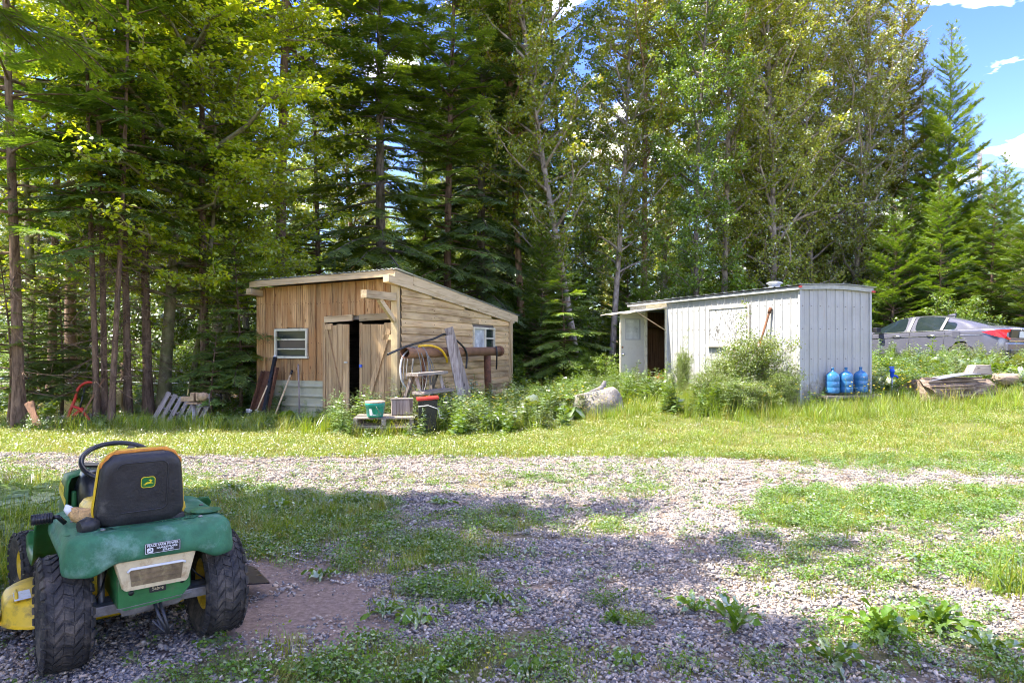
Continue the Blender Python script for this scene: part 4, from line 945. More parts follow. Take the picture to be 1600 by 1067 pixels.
# small fittings: bolts on the fender, a loose cable, dry clippings caught on the deck and fender
for (x, y) in ((-.16, .20), (-.16, -.22), (.10, .29), (.10, -.29)): MB().lathe([(0, 0), (.011, 0), (.011, .005), (.006, .008), (0, .008)], 8, Matrix.Translation((x, y, .641))).build('bolt', M['steel'], mow)
MB().tube(smooth_path_m([(.12, .10, .62), (-.02, .16, .45), (-.12, .20, .36), (-.10, .24, .30)]), .005, 5).build('cable', M['hose_black'], mow)
MB().tube(smooth_path_m([(.18, -.12, .60), (.0, -.17, .44), (-.14, -.19, .38), (-.12, -.26, .31)]), .004, 5).build('cable', M['hose_black'], mow)
MB().lathe([(.015, 0), (.015, .28)], 8, Matrix.Translation((-.10, .195, .27)) @ Matrix.Rotation(R(12), 4, 'Y')).build('lift_rod', M['steel'], mow)
cl = MB()
for k in range(220):
    on = rnd.random()
    if on < .5: p = (rnd.uniform(.35, .85), rnd.choice((-1, 1))*rnd.uniform(.36, .5), .226)
    elif on < .8: p = (rnd.uniform(-.22, .15), rnd.uniform(-.3, .3), .645)
    else: p = (rnd.uniform(.55, .95), rnd.choice((-1, 1))*rnd.uniform(.28, .38), .374)
    a = rnd.uniform(0, 6.3); l = rnd.uniform(.006, .02); c_, s_ = math.cos(a)*l, math.sin(a)*l
    cl.add([(p[0], p[1], p[2]), (p[0]+c_, p[1]+s_, p[2]+.003), (p[0]+c_*.5-s_*.15, p[1]+s_*.5+c_*.15, p[2]+.002)], [(0, 1, 2)])
tag(cl.build('clippings', M['grass_dry'], mow), kind='stuff')

# ------------------------------------------------------------------ parked car (x forward, y left)
CA = math.atan2(0.848, -0.53)
rl = (12.27, 17.0)                                   # rear left corner region
fx, fy = -0.53, 0.848; lx, ly = -0.848, -0.53
co = (rl[0]-lx*.86+fx*1.0, rl[1]-ly*.86+fy*1.0)       # rear axle centre
cz = 0.92
car = thing('parked_car', 'dark grey sedan parked beyond the weeds right of the white shed', 'car', (co[0], co[1], cz), CA)
st_x = [-1.00, -.97, -.90, -.78, -.60, -.45, -.33, -.15, 0, .15, .33, .45, .7, .95, 1.2, 1.45, 1.7, 1.95, 2.2, 2.35, 2.5, 2.70, 2.9, 3.1, 3.3, 3.48, 3.58]
def interp(x, tab):
    for (a, va), (b, vb) in zip(tab, tab[1:]):
        if x <= b: q = (x-a)/(b-a); q = max(0, q); return va+(vb-va)*q
    return tab[-1][1]
roof_t = [(-1.0, .90), (-.97, 1.01), (-.90, 1.055), (-.60, 1.10), (0.0, 1.27), (.45, 1.37), (.95, 1.415), (1.4, 1.41), (1.8, 1.34), (2.35, 1.06), (2.5, 1.00), (2.9, .955), (3.3, .86), (3.48, .72), (3.58, .55)]
belt_t = [(-1.0, .86), (-.9, .99), (-.6, 1.02), (.45, .985), (1.4, .95), (2.35, .92), (2.9, .88), (3.3, .80), (3.58, .5)]
wid_t = [(-1.0, .68), (-.97, .76), (-.9, .82), (-.6, .885), (0, .90), (2.5, .895), (3.1, .85), (3.4, .74), (3.58, .58)]
rw_t = [(-1.0, .60), (-.9, .68), (-.6, .66), (0, .60), (.5, .57), (1.4, .585), (1.8, .60), (2.35, .68), (2.7, .74), (3.3, .64), (3.58, .45)]
rows = []
for x in st_x:
    rz_, bz, wd, rw_ = interp(x, roof_t), interp(x, belt_t), interp(x, wid_t), interp(x, rw_t)
    bz = min(bz, rz_-.015); bot = .20 if -.85 < x < 3.3 else .32
    half = [(wd*.90, bot), (wd*.985, bot+.10), (wd*1.0, (bot+bz)/2-.04), (wd*.985, (bot+bz)/2+.10), (wd*.975, bz-.10), (wd*.95, bz-.02), (wd*.93, bz)]
    gh = [(wd*.93+(rw_-wd*.93)*q, bz+(rz_-.035-bz)*(q**.9)) for q in (.33, .66, 1.0)]
    tp = [(rw_*.86, rz_-.012), (rw_*.5, rz_), (0, rz_+.008)]
    h_ = half+gh+tp
    rows.append([(x, y, z) for y, z in h_]+[(x, -y, z) for y, z in reversed(h_[:-1])])
bodyf, glf = [], {}
n = len(rows[0]); m_ = len(rows)
wheels_x = (0.0, 2.70)
for i in range(m_-1):
    for j in range(n-1):
        xm = (st_x[i]+st_x[i+1])/2; zm = sum(rows[a][b][2] for a in (i, i+1) for b in (j, j+1))/4; jj = j if j < n//2 else n-2-j
        f = (i*n+j, (i+1)*n+j, (i+1)*n+j+1, i*n+j+1)
        side = 'l' if j < n//2 else 'r'
        if jj < 4 and any(math.hypot(xm-wx, zm-.33) < .36 for wx in wheels_x): continue
        if 6 <= jj < 9:
            if .50 < xm < 1.30: glf.setdefault('rear_door_window'+side, []).append(f); continue
            if 1.35 < xm < 2.32: glf.setdefault('front_door_window'+side, []).append(f); continue
            if .16 < xm < .45 and jj < 8: glf.setdefault('quarter_window'+side, []).append(f); continue
        if jj >= 10 and -.55 < xm < .42: glf.setdefault('rear_windscreen', []).append(f); continue
        if jj >= 10 and 1.75 < xm < 2.35: glf.setdefault('windscreen', []).append(f); continue
        bodyf.append(f)
allv = [p for r_ in rows for p in r_]
bodyf.append(tuple(range(n))); 
mb = MB(); mb.v = allv; mb.f = bodyf; mb.sm = [True]*(len(bodyf)-1)+[False]
me = mb.mesh('body', M['car_paint'])
bod = link('body', me, car)
mdf = bod.modifiers.new('s', 'SUBSURF'); mdf.levels = 1; mdf.render_levels = 1
for k_, fs in glf.items():
    used = sorted({i for f in fs for i in f}); mp_ = {v: i for i, v in enumerate(used)}
    mb = MB(); mb.v = [tuple(Vector(allv[v])*1.0 + Vector((0, -.006 if allv[v][1] > 0 else .006, -.004))) for v in used]; mb.f = [tuple(mp_[i] for i in f) for f in fs]; mb.sm = [True]*len(fs)
    o = mb.build('window' if 'screen' not in k_ else k_, M['car_glass'], car)
# chrome belt line, pillars, doors gaps, handles, mirror, fin
def side_pt(x, z, out=.0):
    w_ = interp(x, wid_t); return (x, w_*.985+out, z)
MB().tube([(x, interp(x, wid_t)*.935+.008, interp(x, belt_t)+.004) for x in (.10, .45, .9, 1.4, 1.9, 2.36)], .012, 6).build('belt_trim', M['chrome'], car)
for xx in (1.335, .475): MB().bar((xx+.02, interp(xx, wid_t)*.94+.006, interp(xx, belt_t)+.01), (xx-.03, interp(xx, rw_t)+.028, interp(xx, roof_t)-.05), .07, .02, (0, 1, 0)).build('pillar', M['car_trim'], car)
for xx in (.42, 1.33, 2.40): MB().tube([side_pt(xx+(.05 if xx < .5 else 0), .32, .004), side_pt(xx, .6, .006), side_pt(xx-.02, .93, -.012)], .006, 5).build('door_gap', M['car_trim'], car)
MB().tube([side_pt(.42, .33, .006), side_pt(2.4, .33, .006)], .008, 5).build('door_gap', M['car_trim'], car)
MB().tube([side_pt(x, z, .001) for x, z in ((-.5, .86), (.3, .845), (1.3, .82), (2.4, .78))], .006, 5).build('body_crease', M['chrome'], car)
for xx in (.62, 1.55): MB().tube([side_pt(xx, .845, .006), side_pt(xx+.03, .855, .03), side_pt(xx+.19, .85, .03), side_pt(xx+.22, .838, .006)], .014, 6).build('door_handle', M['chrome'], car)
mr_ = MB().box((2.15, 1.02, 1.03), (.14, .22, .14)).build('mirror', M['car_trim'], car, bevel=.03)
MB().add([(.75, .02, 1.415), (.52, .03, 1.40), (.52, -.03, 1.40), (.75, -.02, 1.415), (.54, 0, 1.475), (.50, 0, 1.475)], [(0, 1, 4), (1, 2, 5, 4), (2, 3, 4, 5), (3, 0, 4)]).build('antenna_fin', M['car_paint'], car)
MB().bar(side_pt(.02, .88, .0), side_pt(.20, .88, .0), .16, .012, (0, 1, 0)).build('fuel_flap', M['car_paint'], car)
for sy in (1, -1):
    # C-shaped lamp: upper arm runs onto the boot lid, lower arm wraps the corner
    def pt(x, y, z): return (x, sy*y, z)
    MB().add([pt(-.50, .905, .93), pt(-.80, .87, .98), pt(-.995, .70, .985), pt(-1.03, .50, 1.0), pt(-1.03, .42, .97), pt(-1.01, .60, .93), pt(-.99, .70, .90), pt(-.985, .72, .82), pt(-1.02, .55, .76), pt(-1.01, .62, .72), pt(-.96, .77, .77), pt(-.80, .885, .82)],
             [(0, 1, 11), (1, 2, 6, 7), (1, 7, 10, 11), (2, 3, 4, 5), (2, 5, 6), (7, 8, 9, 10)]).build('tail_lamp', M['tail_red'], car, solid=.012)
MB().box((-1.012, 0, .89), (.03, 1.12, .20), (0, R(-6), 0)).build('boot_panel', M['car_trim'], car, bevel=.01)
MB().box((-1.035, -.02, .86), (.012, .31, .16), (0, R(-6), 0)).build('number_plate', M['plate'], car)
MB().tube([(-1.035, -.04, .985), (-1.04, .0, 1.01), (-1.035, .04, .985), (-1.035, .03, .955), (-1.035, -.03, .955)], .009, 6).build('badge', M['chrome'], car)
MB().box((-.99, 0, .55), (.09, 1.55, .22)).build('bumper', M['car_paint'], car, bevel=.04); MB().box((-1.02, 0, .42), (.06, 1.3, .12)).build('bumper_trim', M['car_trim'], car, bevel=.02)
MB().box((-1.03, 0, .70), (.03, 1.3, .02)).build('boot_gap', M['chrome'], car)
for wx in wheels_x:
    for sy in (1, -1):
        w_ = sub(car, 'wheel', (wx, sy*.79, .33), (R(90), 0, 0))
        MB().lathe([(.215, -.10), (.30, -.11), (.325, -.08), (.33, 0), (.325, .08), (.30, .11), (.215, .10)], 32).build('tyre', M['rubber'], w_)
        r_ = MB().lathe([(.215, -.09), (.20, 0), (.215, .09)], 28)
        for k in range(5):
            a = 2*PI*k/5
            for da in (-.13, .13): r_.bar((.03*math.cos(a), .03*math.sin(a), -sy*.07), (.21*math.cos(a+da), .21*math.sin(a+da), -sy*.085), .035, .02)
        r_.build('rim', M['alloy'], w_); MB().lathe([(0, 0), (.34, 0)], 24).build('arch_liner', M['decal_black'], car, loc=(wx, sy*.60, .34), rot=(R(90), 0, 0))
MB().box((1.0, 0, .8), (2.6, 1.3, .25)).build('seats', M['car_trim'], car, bevel=.08)
for xx in (1.25, .35):
    for sy in (.36, -.36): MB().box((xx, sy, 1.08), (.14, .46, .42), (0, R(-12), 0)).build('seat_back', M['car_trim'], car, bevel=.06)

# ------------------------------------------------------------------ yard clutter round the wooden shed
def at(px, Y): x = (px-800)/F_*Y; return x, Y
def zof(py, Y): return 1.5-(py-540)*Y/F_
def world_s(x, y, z=0): p = rel(x, y); return (p[0], p[1], z)
# long rusty pipe on stands along the side wall
pz = 1.37; off = .45; q0 = world_s(off, -.6); q1 = world_s(off, 3.9)
pp = thing('rusty_pipe', 'long rusty steel pipe held level along the shed side wall', 'pipe', (q0[0], q0[1], pz), SA)
MB().lathe([(.10, 0), (.10, 4.5), (.082, 4.5), (.082, 4.3)], 18, Matrix.Rotation(-PI/2, 4, 'X')).build('pipe_tube', M['rust_light'], pp)
MB().lathe([(.082, .3), (.082, 0), (.10, 0)], 18, Matrix.Rotation(-PI/2, 4, 'X')).build('pipe_mouth', M['rust'], pp)
MB().lathe([(.105, 4.38), (.125, 4.40), (.125, 4.52), (.105, 4.54)], 18, Matrix.Rotation(-PI/2, 4, 'X')).build('pipe_collar', M['rust'], pp)
MB().tube([(0, 3.75, -.1), (.02, 3.80, -1.35)], .085, 12).build('leg', M['rust'], pp); MB().tube([(-.12, .95, -.1), (-.2, 1.0, -1.35)], .05, 8).build('leg', M['rust'], pp)
MB().tube([(.1, 4.05, .12), (.12, 4.05, -.02), (.10, 4.07, -.42)], .02, 6).build('hanging_strap', M['hose_black'], pp)
# planks leaning on the pipe
for (px0, py0, px1, py1, o0, o1, wd, lab) in ((697, 512, 752, 612, .60, .95, .17, 'taller brown grey plank leaning against the rusty pipe'), (697, 524, 741, 613, .66, 1.02, .15, 'shorter pale plank leaning in front of the taller one')):
    y0, z0 = SS(px0+4, py0, o0); y1, z1 = SS(px1-12, py1, o1)
    a = Vector(world_s(o0, y0, z0)); b = Vector(world_s(o1, y1, 0.0)); b.z = 0.02
    t_ = thing('leaning_plank', lab, 'plank', tuple(b), 0, 'planks leaning on the rusty pipe')
    MB().bar((0, 0, 0), a-b, wd, .045, up=(.25, -1, .25)).build('board', M['wood_grey_z'], t_)
# trestle of grey boards
y0, z0 = SS(672, 580, .9); p = world_s(.9, y0, 0)
ts = thing('wooden_trestle', 'old grey stepped wooden trestle below the rusty pipe', 'trestle', p, SA)
for dy_ in (-.35, .55):
    MB().bar((.15, dy_+.1, 0), (-.1, dy_, 1.0), .09, .05).build('leg', M['wood_grey_z'], ts); MB().bar((-.5, dy_, 0), (-.15, dy_, 1.0), .09, .05).build('leg', M['wood_grey_z'], ts)
for k, (xx, zz) in enumerate(((-.1, 1.0), (.02, .68), (.10, .38))): MB().box((xx, .1, zz), (.24, 1.15, .05)).build('step', M['wood_grey_y'], ts)
# hoses and cables hung over the pipe
hp = world_s(off, -.35, pz)
def hung(name, label, cat, pts, r, mat):
    t_ = thing(name, label, cat, hp, SA, 'hoses and cables hung over the pipe'); MB().tube(smooth_path(pts), r, 7).build('strand', mat, t_); return t_
def smooth_path(pts, n=6):
    pts = [Vector(p) for p in pts]; out_ = []
    for i in range(len(pts)-1):
        p0_, p1_, p2_, p3_ = pts[max(i-1, 0)], pts[i], pts[i+1], pts[min(i+2, len(pts)-1)]
        for k in range(n):
            t = k/n; out_.append(.5*((2*p1_)+(p2_-p0_)*t+(2*p0_-5*p1_+4*p2_-p3_)*t*t+(3*p1_-p0_-3*p2_+p3_)*t**3))
    out_.append(pts[-1]); return out_
hung('black_hose', 'straight black tube lying slanted across the pipe end', 'tube', [(-.05, -.75, -.02), (.0, -.1, .13), (.02, .8, .26), (.05, 1.25, .36), (.08, 1.7, .24), (.12, 2.1, .0), (.12, 2.1, -.35)], .022, M['hose_black'])
hung('yellow_hose', 'bright yellow hose bent over the top of the pipe', 'hose', [(.0, .25, .12), (.10, .55, .13), (.16, .85, .05), (.18, 1.05, -.12), (.17, 1.1, -.2)], .024, M['hose_yellow'])
hung('white_rope', 'white rope hanging limp from the pipe end', 'rope', [(.0, .0, .11), (-.06, -.25, -.1), (-.05, -.3, -.45), (.0, -.12, -.75), (.02, -.02, -1.2)], .016, M['rope_white'])
cb_ = thing('grey_cable', 'tangle of thin grey cable looped over the end of the rusty pipe', 'cable', hp, SA, 'hoses and cables hung over the pipe')
for k in range(6):
    q = rnd.uniform(-.1, .5); d_k = rnd.uniform(.5, 1.2)
    MB().tube(smooth_path([(-.12, q-.1, -d_k*.6), (-.11, q-.05, -.1), (0, q, .115), (.11, q+.08, -.05), (.14, q+.15+.1*k/6, -d_k*.6), (.10, q+.05, -d_k), (.02, q-.1, -d_k*.7)]), .009, 6).build('loop', M['hose_grey'], cb_)
# tools and iron by the front left corner
fx0 = -W_
def leaner(name, label, cat, px0, py0, px1, py1, off0, off1, r, mat, extra=None, box=None):
    s0, z0 = SF(px0, py0, off0); s1, z1 = SF(px1, py1, off1); a = Vector(world_s(s0, -off0, z0)); b = Vector(world_s(s1, -off1, 0.02))
    t_ = thing(name, label, cat, tuple(b), 0); t_['kind'] = 'thing'
    if box: MB().bar((0, 0, 0), a-b, box[0], box[1], up=(-ey[0], -ey[1], .2)).build('shaft', mat, t_)
    else: MB().tube([(0, 0, 0), a-b], r, 8).build('shaft', mat, t_)
    return t_, a-b
t_, v_ = leaner('steel_beam', 'rusty brown channel iron leaning on the left shed corner', 'beam', 420, 580, 398, 658, .12, .45, 0, M['rust'], box=(.24, .03))
for s_ in (-1, 1): MB().bar((s_*.11, -.04, 0), v_+Vector((s_*.11, -.04, 0)), .03, .09, up=(-ey[0], -ey[1], .2)).build('flange', M['rust'], t_)
t_, v_ = leaner('steel_beam', 'narrow rusty angle iron beside the black pole', 'beam', 431, 574, 413, 658, .14, .50, 0, M['rust'], box=(.10, .08))
t_, v_ = leaner('black_pole', 'black square pole leaning against the shed left of the window', 'pole', 430, 558, 409, 662, .10, .62, 0, M['black_satin'], box=(.07, .05))
MB().bar(v_*1.0, v_*1.03, .05, .04).build('cap', M['galv'], t_)
t_, v_ = leaner('broom_handle', 'pale broom handle with a black grip leaning on the metal siding', 'handle', 456, 580, 426, 663, .08, .55, .018, M['wood_pale'])
MB().tube([v_*.93, v_*1.02], .024, 8).build('grip', M['black_satin'], t_)
t_, v_ = leaner('grey_pole', 'grey weathered stick standing upright against the metal siding', 'pole', 466, 569, 468, 650, .08, .20, .017, M['wood_grey_z'])
s0, z0 = SF(394, 657, .7); p = world_s(s0-.0, -.7, 0)
bk = thing('black_bucket', 'black rubber bucket with a stick in it at the shed corner', 'bucket', (p[0], p[1], H(p[0], p[1])), 0)
MB().lathe([(0, 0.02), (.14, .02), (.16, 0), (.19, .20), (.20, .20), (.20, .215), (.175, .215), (.15, .05), (0, .05)], 20).build('tub', M['black_satin'], bk)
MB().tube([(.02, 0, .05), (.10, .05, .30), (.26, .1, .72)], .014, 6).build('stick', M['wood_pale'], bk)
for k in range(6): MB().box((rnd.uniform(-.1, .1), rnd.uniform(-.1, .1), .2+rnd.uniform(0, .04)), (.07, .05, .03), (rnd.random(), rnd.random(), rnd.random())).build('rag', M['rope_white'] if k % 2 else M['galv'], bk)
# pallet stack with the teal bucket
def pallet(px, Y, z, label, rz, w_=1.0, d_=.8):
    x, y = at(px, Y); t_ = thing('pallet', label, 'pallet', (x, y, z), rz, 'stacked grey pallets in the weeds')
    for k in range(5): MB().box((0, -d_/2+d_*(k+.5)/5, .125), (w_, d_/5*.72, .02), (0, R(rnd.uniform(-1, 1)), 0)).build('slat', M['wood_grey_x'], t_)
    for k in range(3): MB().box((-w_/2+.04+(w_-.08)*k/2, 0, .06), (.07, d_, .105)).build('bearer', M['wood_grey_y'], t_)
    for k in (0, 2, 4): MB().box((0, -d_/2+d_*(k+.5)/5, -.004), (w_, .09, .018)).build('slat', M['wood_grey_x'], t_)
    return t_
PY = 11.3; gx_, gy_ = at(603, PY); g0_ = H(gx_, gy_)
pallet(606, PY+.3, g0_+.03, 'lower grey pallet sunk in the grass under the teal bucket', R(-4)); pallet(604, PY+.3, g0_+.18, 'upper grey pallet carrying the teal bucket', R(3))
bx, by = at(586, PY); tb = thing('teal_bucket', 'teal bucket with a tan lid standing on grey pallets', 'bucket', (bx, by, g0_+.325), R(15))
MB().lathe([(0, 0), (.125, 0), (.135, .02), (.152, .17), (.158, .172), (.158, .20), (.162, .205), (.162, .24), (.15, .24)], 26).build('bucket_body', M['teal'], tb)
MB().lathe([(.165, .235), (.168, .25), (.160, .262), (0, .268)], 26).build('lid', M['tan_lid'], tb)
MB().tube([(.0, -.160, .19), (.05, -.172, .10), (.12, -.13, .04), (.15, -.06, .12), (.160, .0, .19)], .004, 5).build('handle', M['steel'], tb)
lb = [(.1345*math.cos(a)*(1+q*.12)*1.012, .1345*math.sin(a)*(1+q*.12)*1.012, .03+.11*q) for q in (0, 1) for a in np.linspace(-2.3, -1.5, 7)]
MB().grid([[lb[i] for i in range(7)], [lb[7+i] if i < 3 else (lb[i][0]*1.02, lb[i][1]*1.02, .03+.04*(1-i/8)) for i in range(7)]]).build('torn_label', M['decal_white'], tb)
x_, y_ = at(628, PY+.35); bl = thing('wood_block', 'dark split wood block standing behind the teal bucket', 'block', (x_, y_, g0_+.325), R(12))
MB().box((0, 0, .13), (.36, .20, .26)).build('block', M['wood_grey_z'], bl, bevel=.012); MB().box((0, 0, .268), (.38, .22, .018)).build('cap_board', M['wood_grey_x'], bl)
x_, y_ = at(668, 11.4); bn = thing('black_bin', 'black plastic bin with a red lid among the weeds', 'bin', (x_, y_, H(x_, y_)+.1), R(10))
MB().add([(sx*(.13+.03*t), sy*(.12+.03*t), .5*t) for t in (0, 1) for sx, sy in ((-1, -1), (1, -1), (1, 1), (-1, 1))], [(3, 2, 1, 0), (0, 1, 5, 4), (1, 2, 6, 5), (2, 3, 7, 6), (3, 0, 4, 7)]).build('bin_body', M['black_satin'], bn)
MB().box((0, 0, .525), (.36, .33, .045), (0, R(-4), 0)).build('lid', M['red'], bn, bevel=.012); MB().tube([(-.16, -.16, .40), (0, -.19, .42), (.16, -.16, .36), (.2, -.15, .2)], .008, 6).build('handle', M['rope_white'], bn)
# boulder with a rag and an old glove on top
def boulder(name, label, x, y, z, sx, sy, sz, seed, mat, cat='rock', rz=0, group=None, flat=0):
    bm = bmesh.new(); bmesh.ops.create_icosphere(bm, subdivisions=4, radius=1.0); 
    for v_k in bm.verts:
        c_ = v_k.co.copy(); q = np.array([c_.x*1.3+seed, c_.y*1.3, c_.z*1.3])
        n1 = float(fbm(q[0]+q[2]*.7, q[1]+q[2]*.5, seed, 4)-.5)
        c_ *= 1+n1*.75; c_.x = math.copysign(abs(c_.x)**.75, c_.x); c_.z = min(c_.z, .78+flat*.1*c_.x)
        v_k.co = Vector((c_.x*sx, c_.y*sy, c_.z*sz))
    me = bpy.data.meshes.new(name); bm.to_mesh(me); bm.free(); me.polygons.foreach_set('use_smooth', [True]*len(me.polygons)); me.materials.append(mat)
    o = link(name, me, None, (x, y, z), (0, 0, rz)); return tag(o, label, cat, group)
stone = simple('granite', (.29, .26, .225), .9, 0, .3, 9, 1.0, dirt=(.13, .105, .08), dirt_amt=.5, dscale=4)
x_, y_ = at(934, 13.2); bo = boulder('boulder', 'rounded pale granite boulder sitting in the grass between the sheds', x_, y_, H(x_, y_)+.10, .46, .34, .48, 3, stone, rz=R(-8)); bo.rotation_euler = (0, R(-14), R(-5))
gl = thing('old_boot', 'dark worn rubber boot lying on top of the pale boulder', 'boot', (x_+.02, y_-.02, H(x_, y_)+.50), R(10), rot=(0, R(-16), R(5)))
MB().tube([(-.22, 0, -.02), (-.1, 0, .0), (.03, 0, .01), (.10, 0, .03)], [.035, .042, .05, .056], 10).build('shaft', M['pole_grey'], gl); MB().tube([(.09, 0, .03), (.13, 0, .075), (.16, .0, .13)], [.054, .045, .03], 10).build('toe', M['pole_grey'], gl)
rb2 = boulder('small_stone', 'small dark purple stone lying on the left slope of the boulder', x_-.30, y_-.08, H(x_, y_)+.38, .10, .07, .045, 8, simple('dark_stone', (.13, .09, .10), .7, 0, .2, 12, .3))
# weathered log on the right
lx0, ly0 = at(1432, 13.4); lx1, ly1 = at(1560, 13.9)
def log_mesh(name, Lg, r0, r1, mat, seed):
    P = []; nn = 28
    for i in range(25):
        q = i/24.0; row = []
        for k in range(nn):
            a = 2*PI*k/nn; r_ = (r0+(r1-r0)*q)*(1+.22*(float(fbm(math.cos(a)*1.5+5, math.sin(a)*1.5+q*1.1, seed, 4))-.5)*2+.03*math.sin(a*7+q*3))
            if math.sin(a) > .55: r_ *= .90
            row.append((Lg*q+(.08*math.sin(a*3+seed) if i in (0, 24) else 0), r_*math.cos(a), r_*math.sin(a)*.85))
        P.append(row)
    mb = MB().grid(P, closed=True); mb.f.append(tuple(reversed(range(nn)))); mb.sm.append(False); mb.f.append(tuple(24*nn+k for k in range(nn))); mb.sm.append(False)
    return mb
oldlog = barkm('old_log_wood', (.07, .042, .028), (.30, .235, .175), (3, 16, 16))
lz = H((lx0+lx1)/2, (ly0+ly1)/2); lg_ = thing('fallen_log', 'big rotting log with split bark lying in the weeds before the car', 'log', (lx0, ly0, lz+.16), math.atan2(ly1-ly0, lx1-lx0), rot=(0, R(-2), math.atan2(ly1-ly0, lx1-lx0)))
log_mesh('log', 1.75, .38, .26, oldlog, 4).build('log_body', oldlog, lg_)
for k in range(9): 
    a = R(200+rnd.uniform(-60, 110)); MB().bar((rnd.uniform(.0, .3), .37*math.cos(a), .32*math.sin(a)*-1*.9), (rnd.uniform(.9, 1.5), .33*math.cos(a), .28*math.sin(a)*-1*.9), .05, .03).build('bark_slab', oldlog, lg_)
bd = thing('board_scrap', 'grey weathered board lying along the top of the rotting log', 'board', (lx0+.5, ly0+.05, lz+.46), R(10), rot=(0, R(-2), R(8)))
P = [[(x, y, .06*math.sin((x+.1)*2.2)+.012*math.sin(y*20)) for y in np.linspace(-.16, .16, 5)] for x in np.linspace(-.35, .75, 12)]
MB().grid(P).build('board', simple('grey_sheet', (.20, .20, .23), .6, 0, .2, 10, .3), bd, solid=.02)
x_, y_ = at(1528, 13.9); cbk = thing('timber_offcut', 'pale squared timber offcut sitting on the right end of the log', 'timber', (x_, y_, lz+.50), R(8))
MB().add([(-.26, -.12, 0), (.22, -.12, 0), (.22, .12, 0), (-.26, .12, 0), (-.13, -.10, .20), (.20, -.11, .20), (.20, .11, .20), (-.13, .11, .20)], [(3, 2, 1, 0), (4, 5, 6, 7), (0, 1, 5, 4), (1, 2, 6, 5), (2, 3, 7, 6), (3, 0, 4, 7)]).build('offcut', M['wood_grey_x'], cbk, bevel=.01)
x_, y_ = at(1572, 14.2); boulder('log_stub', 'short pinkish log stub lying right of the timber offcut', x_, y_, H(x_, y_)+.28, .30, .18, .14, 5, simple('stub_wood', (.30, .225, .17), .9, 0, .25, 8, .6), cat='log')
# blue water hydrant valve on its pipe
x_, y_ = at(1394, 14.0); hz_ = H(x_, y_); hv = thing('standpipe', 'grey standpipe with a bright blue valve head beside the log', 'standpipe', (x_, y_, hz_), 0)
MB().tube([(0, 0, 0), (0, 0, .50)], .016, 10).build('pipe', M['galv'], hv)
MB().lathe([(.022, .46), (.035, .48), (.035, .56), (.05, .57), (.05, .62), (.03, .64), (0, .645)], 16).build('valve', M['blue_valve'], hv); MB().tube([(0, 0, .50), (.09, 0, .49), (.12, 0, .45)], .02, 8).build('spout', M['blue_valve'], hv); MB().box((-.01, 0, .67), (.10, .03, .03)).build('handle', M['blue_valve'], hv)
# under the trees on the left
def simple_at(px, Y): x, y = at(px, Y); return x, y, H(x, y)
x_, y_, z_ = simple_at(128, 12.8); ht = thing('hand_truck', 'red curved steel hand truck frame leaning against a tree', 'hand truck', (x_, y_, z_), R(8))
arc = [(-.26, 0, .0), (-.22, .0, .25), (-.14, .02, .48), (-.08, .03, .70), (.02, .05, .80), (.15, .06, .82), (.24, .06, .80)]
MB().tube(smooth_path(arc), .028, 8).build('frame', M['red'], ht); MB().tube(smooth_path([(-.17, 0, .38), (.0, -.02, .30), (.14, -.04, .12), (.22, -.05, .0)]), .026, 8).build('brace', M['red'], ht)
MB().bar((-.16, 0, .18), (.02, 0, .34), .05, .05).build('cross_bar', M['red'], ht); MB().tube([(-.10, .05, .15), (.02, .06, .72)], .018, 6).build('strut', M['black_satin'], ht); MB().tube([(-.25, 0, .015), (-.05, -.03, .03)], .022, 6).build('toe_bar', M['red'], ht)
t_ = thing('leaning_plank', 'brown plank leaning over the red hand truck', 'plank', (x_-.08, y_-.10, z_), 0); MB().bar((0, 0, 0), (.40, .25, .88), .07, .03).build('board', M['rust_light'], t_)
for k, (pa, pb, lab) in enumerate((((66, 672), (38, 630), 'brown board leaning on the left tree trunk, outer one'), ((58, 672), (44, 628), 'brown board leaning on the left tree trunk, inner one'))):
    Y = 12.0; a = Vector((*at(pa[0], Y), 0)); a.z = H(a.x, a.y); b = Vector((*at(pb[0]+4, Y+.15), zof(pb[1], Y)))
    t_ = thing('leaning_board', lab, 'board', tuple(a), 0, 'brown boards leaning on the left trunk'); MB().bar((0, 0, 0), b-a, .10, .03, up=(0, -1, .2)).build('board', M['rust_light'], t_)
x_, y_, z_ = simple_at(70, 12.9); t_ = thing('thin_log', 'thin peeled log lying on the ground behind the red hand truck', 'log', (x_, y_, z_+.10), R(9)); MB().tube([(0, 0, 0), (.7, .05, .05), (1.3, .0, .02)], [.07, .065, .055], 10).build('log_body', M['bark_pale'], t_)
x_, y_, z_ = simple_at(92, 12.4); t_ = thing('thin_log', 'short reddish log lying at the foot of the hand truck', 'log', (x_, y_, z_+.05), R(4)); MB().tube([(-.3, 0, 0), (.35, .02, .03)], [.05, .04], 10).build('log_body', M['rust'], t_)
# pallet tipped against a trunk: every slat its own piece
x_, y_, z_ = simple_at(268, 12.7)
tp_ = thing('pallet', 'grey slatted pallet tipped up against a tree trunk', 'pallet', (x_+.05, y_, z_+.02), 0, rot=(R(52), R(24), R(20)))
for k in range(7): MB().box((-.36+.12*k, .27, 0), (.075, .70, .018)).build('slat', M['wood_grey_y'], tp_)
for yy in (-.04, .27, .58): MB().box((0, yy, -.05), (.82, .035, .08)).build('bearer', M['wood_grey_x'], tp_)
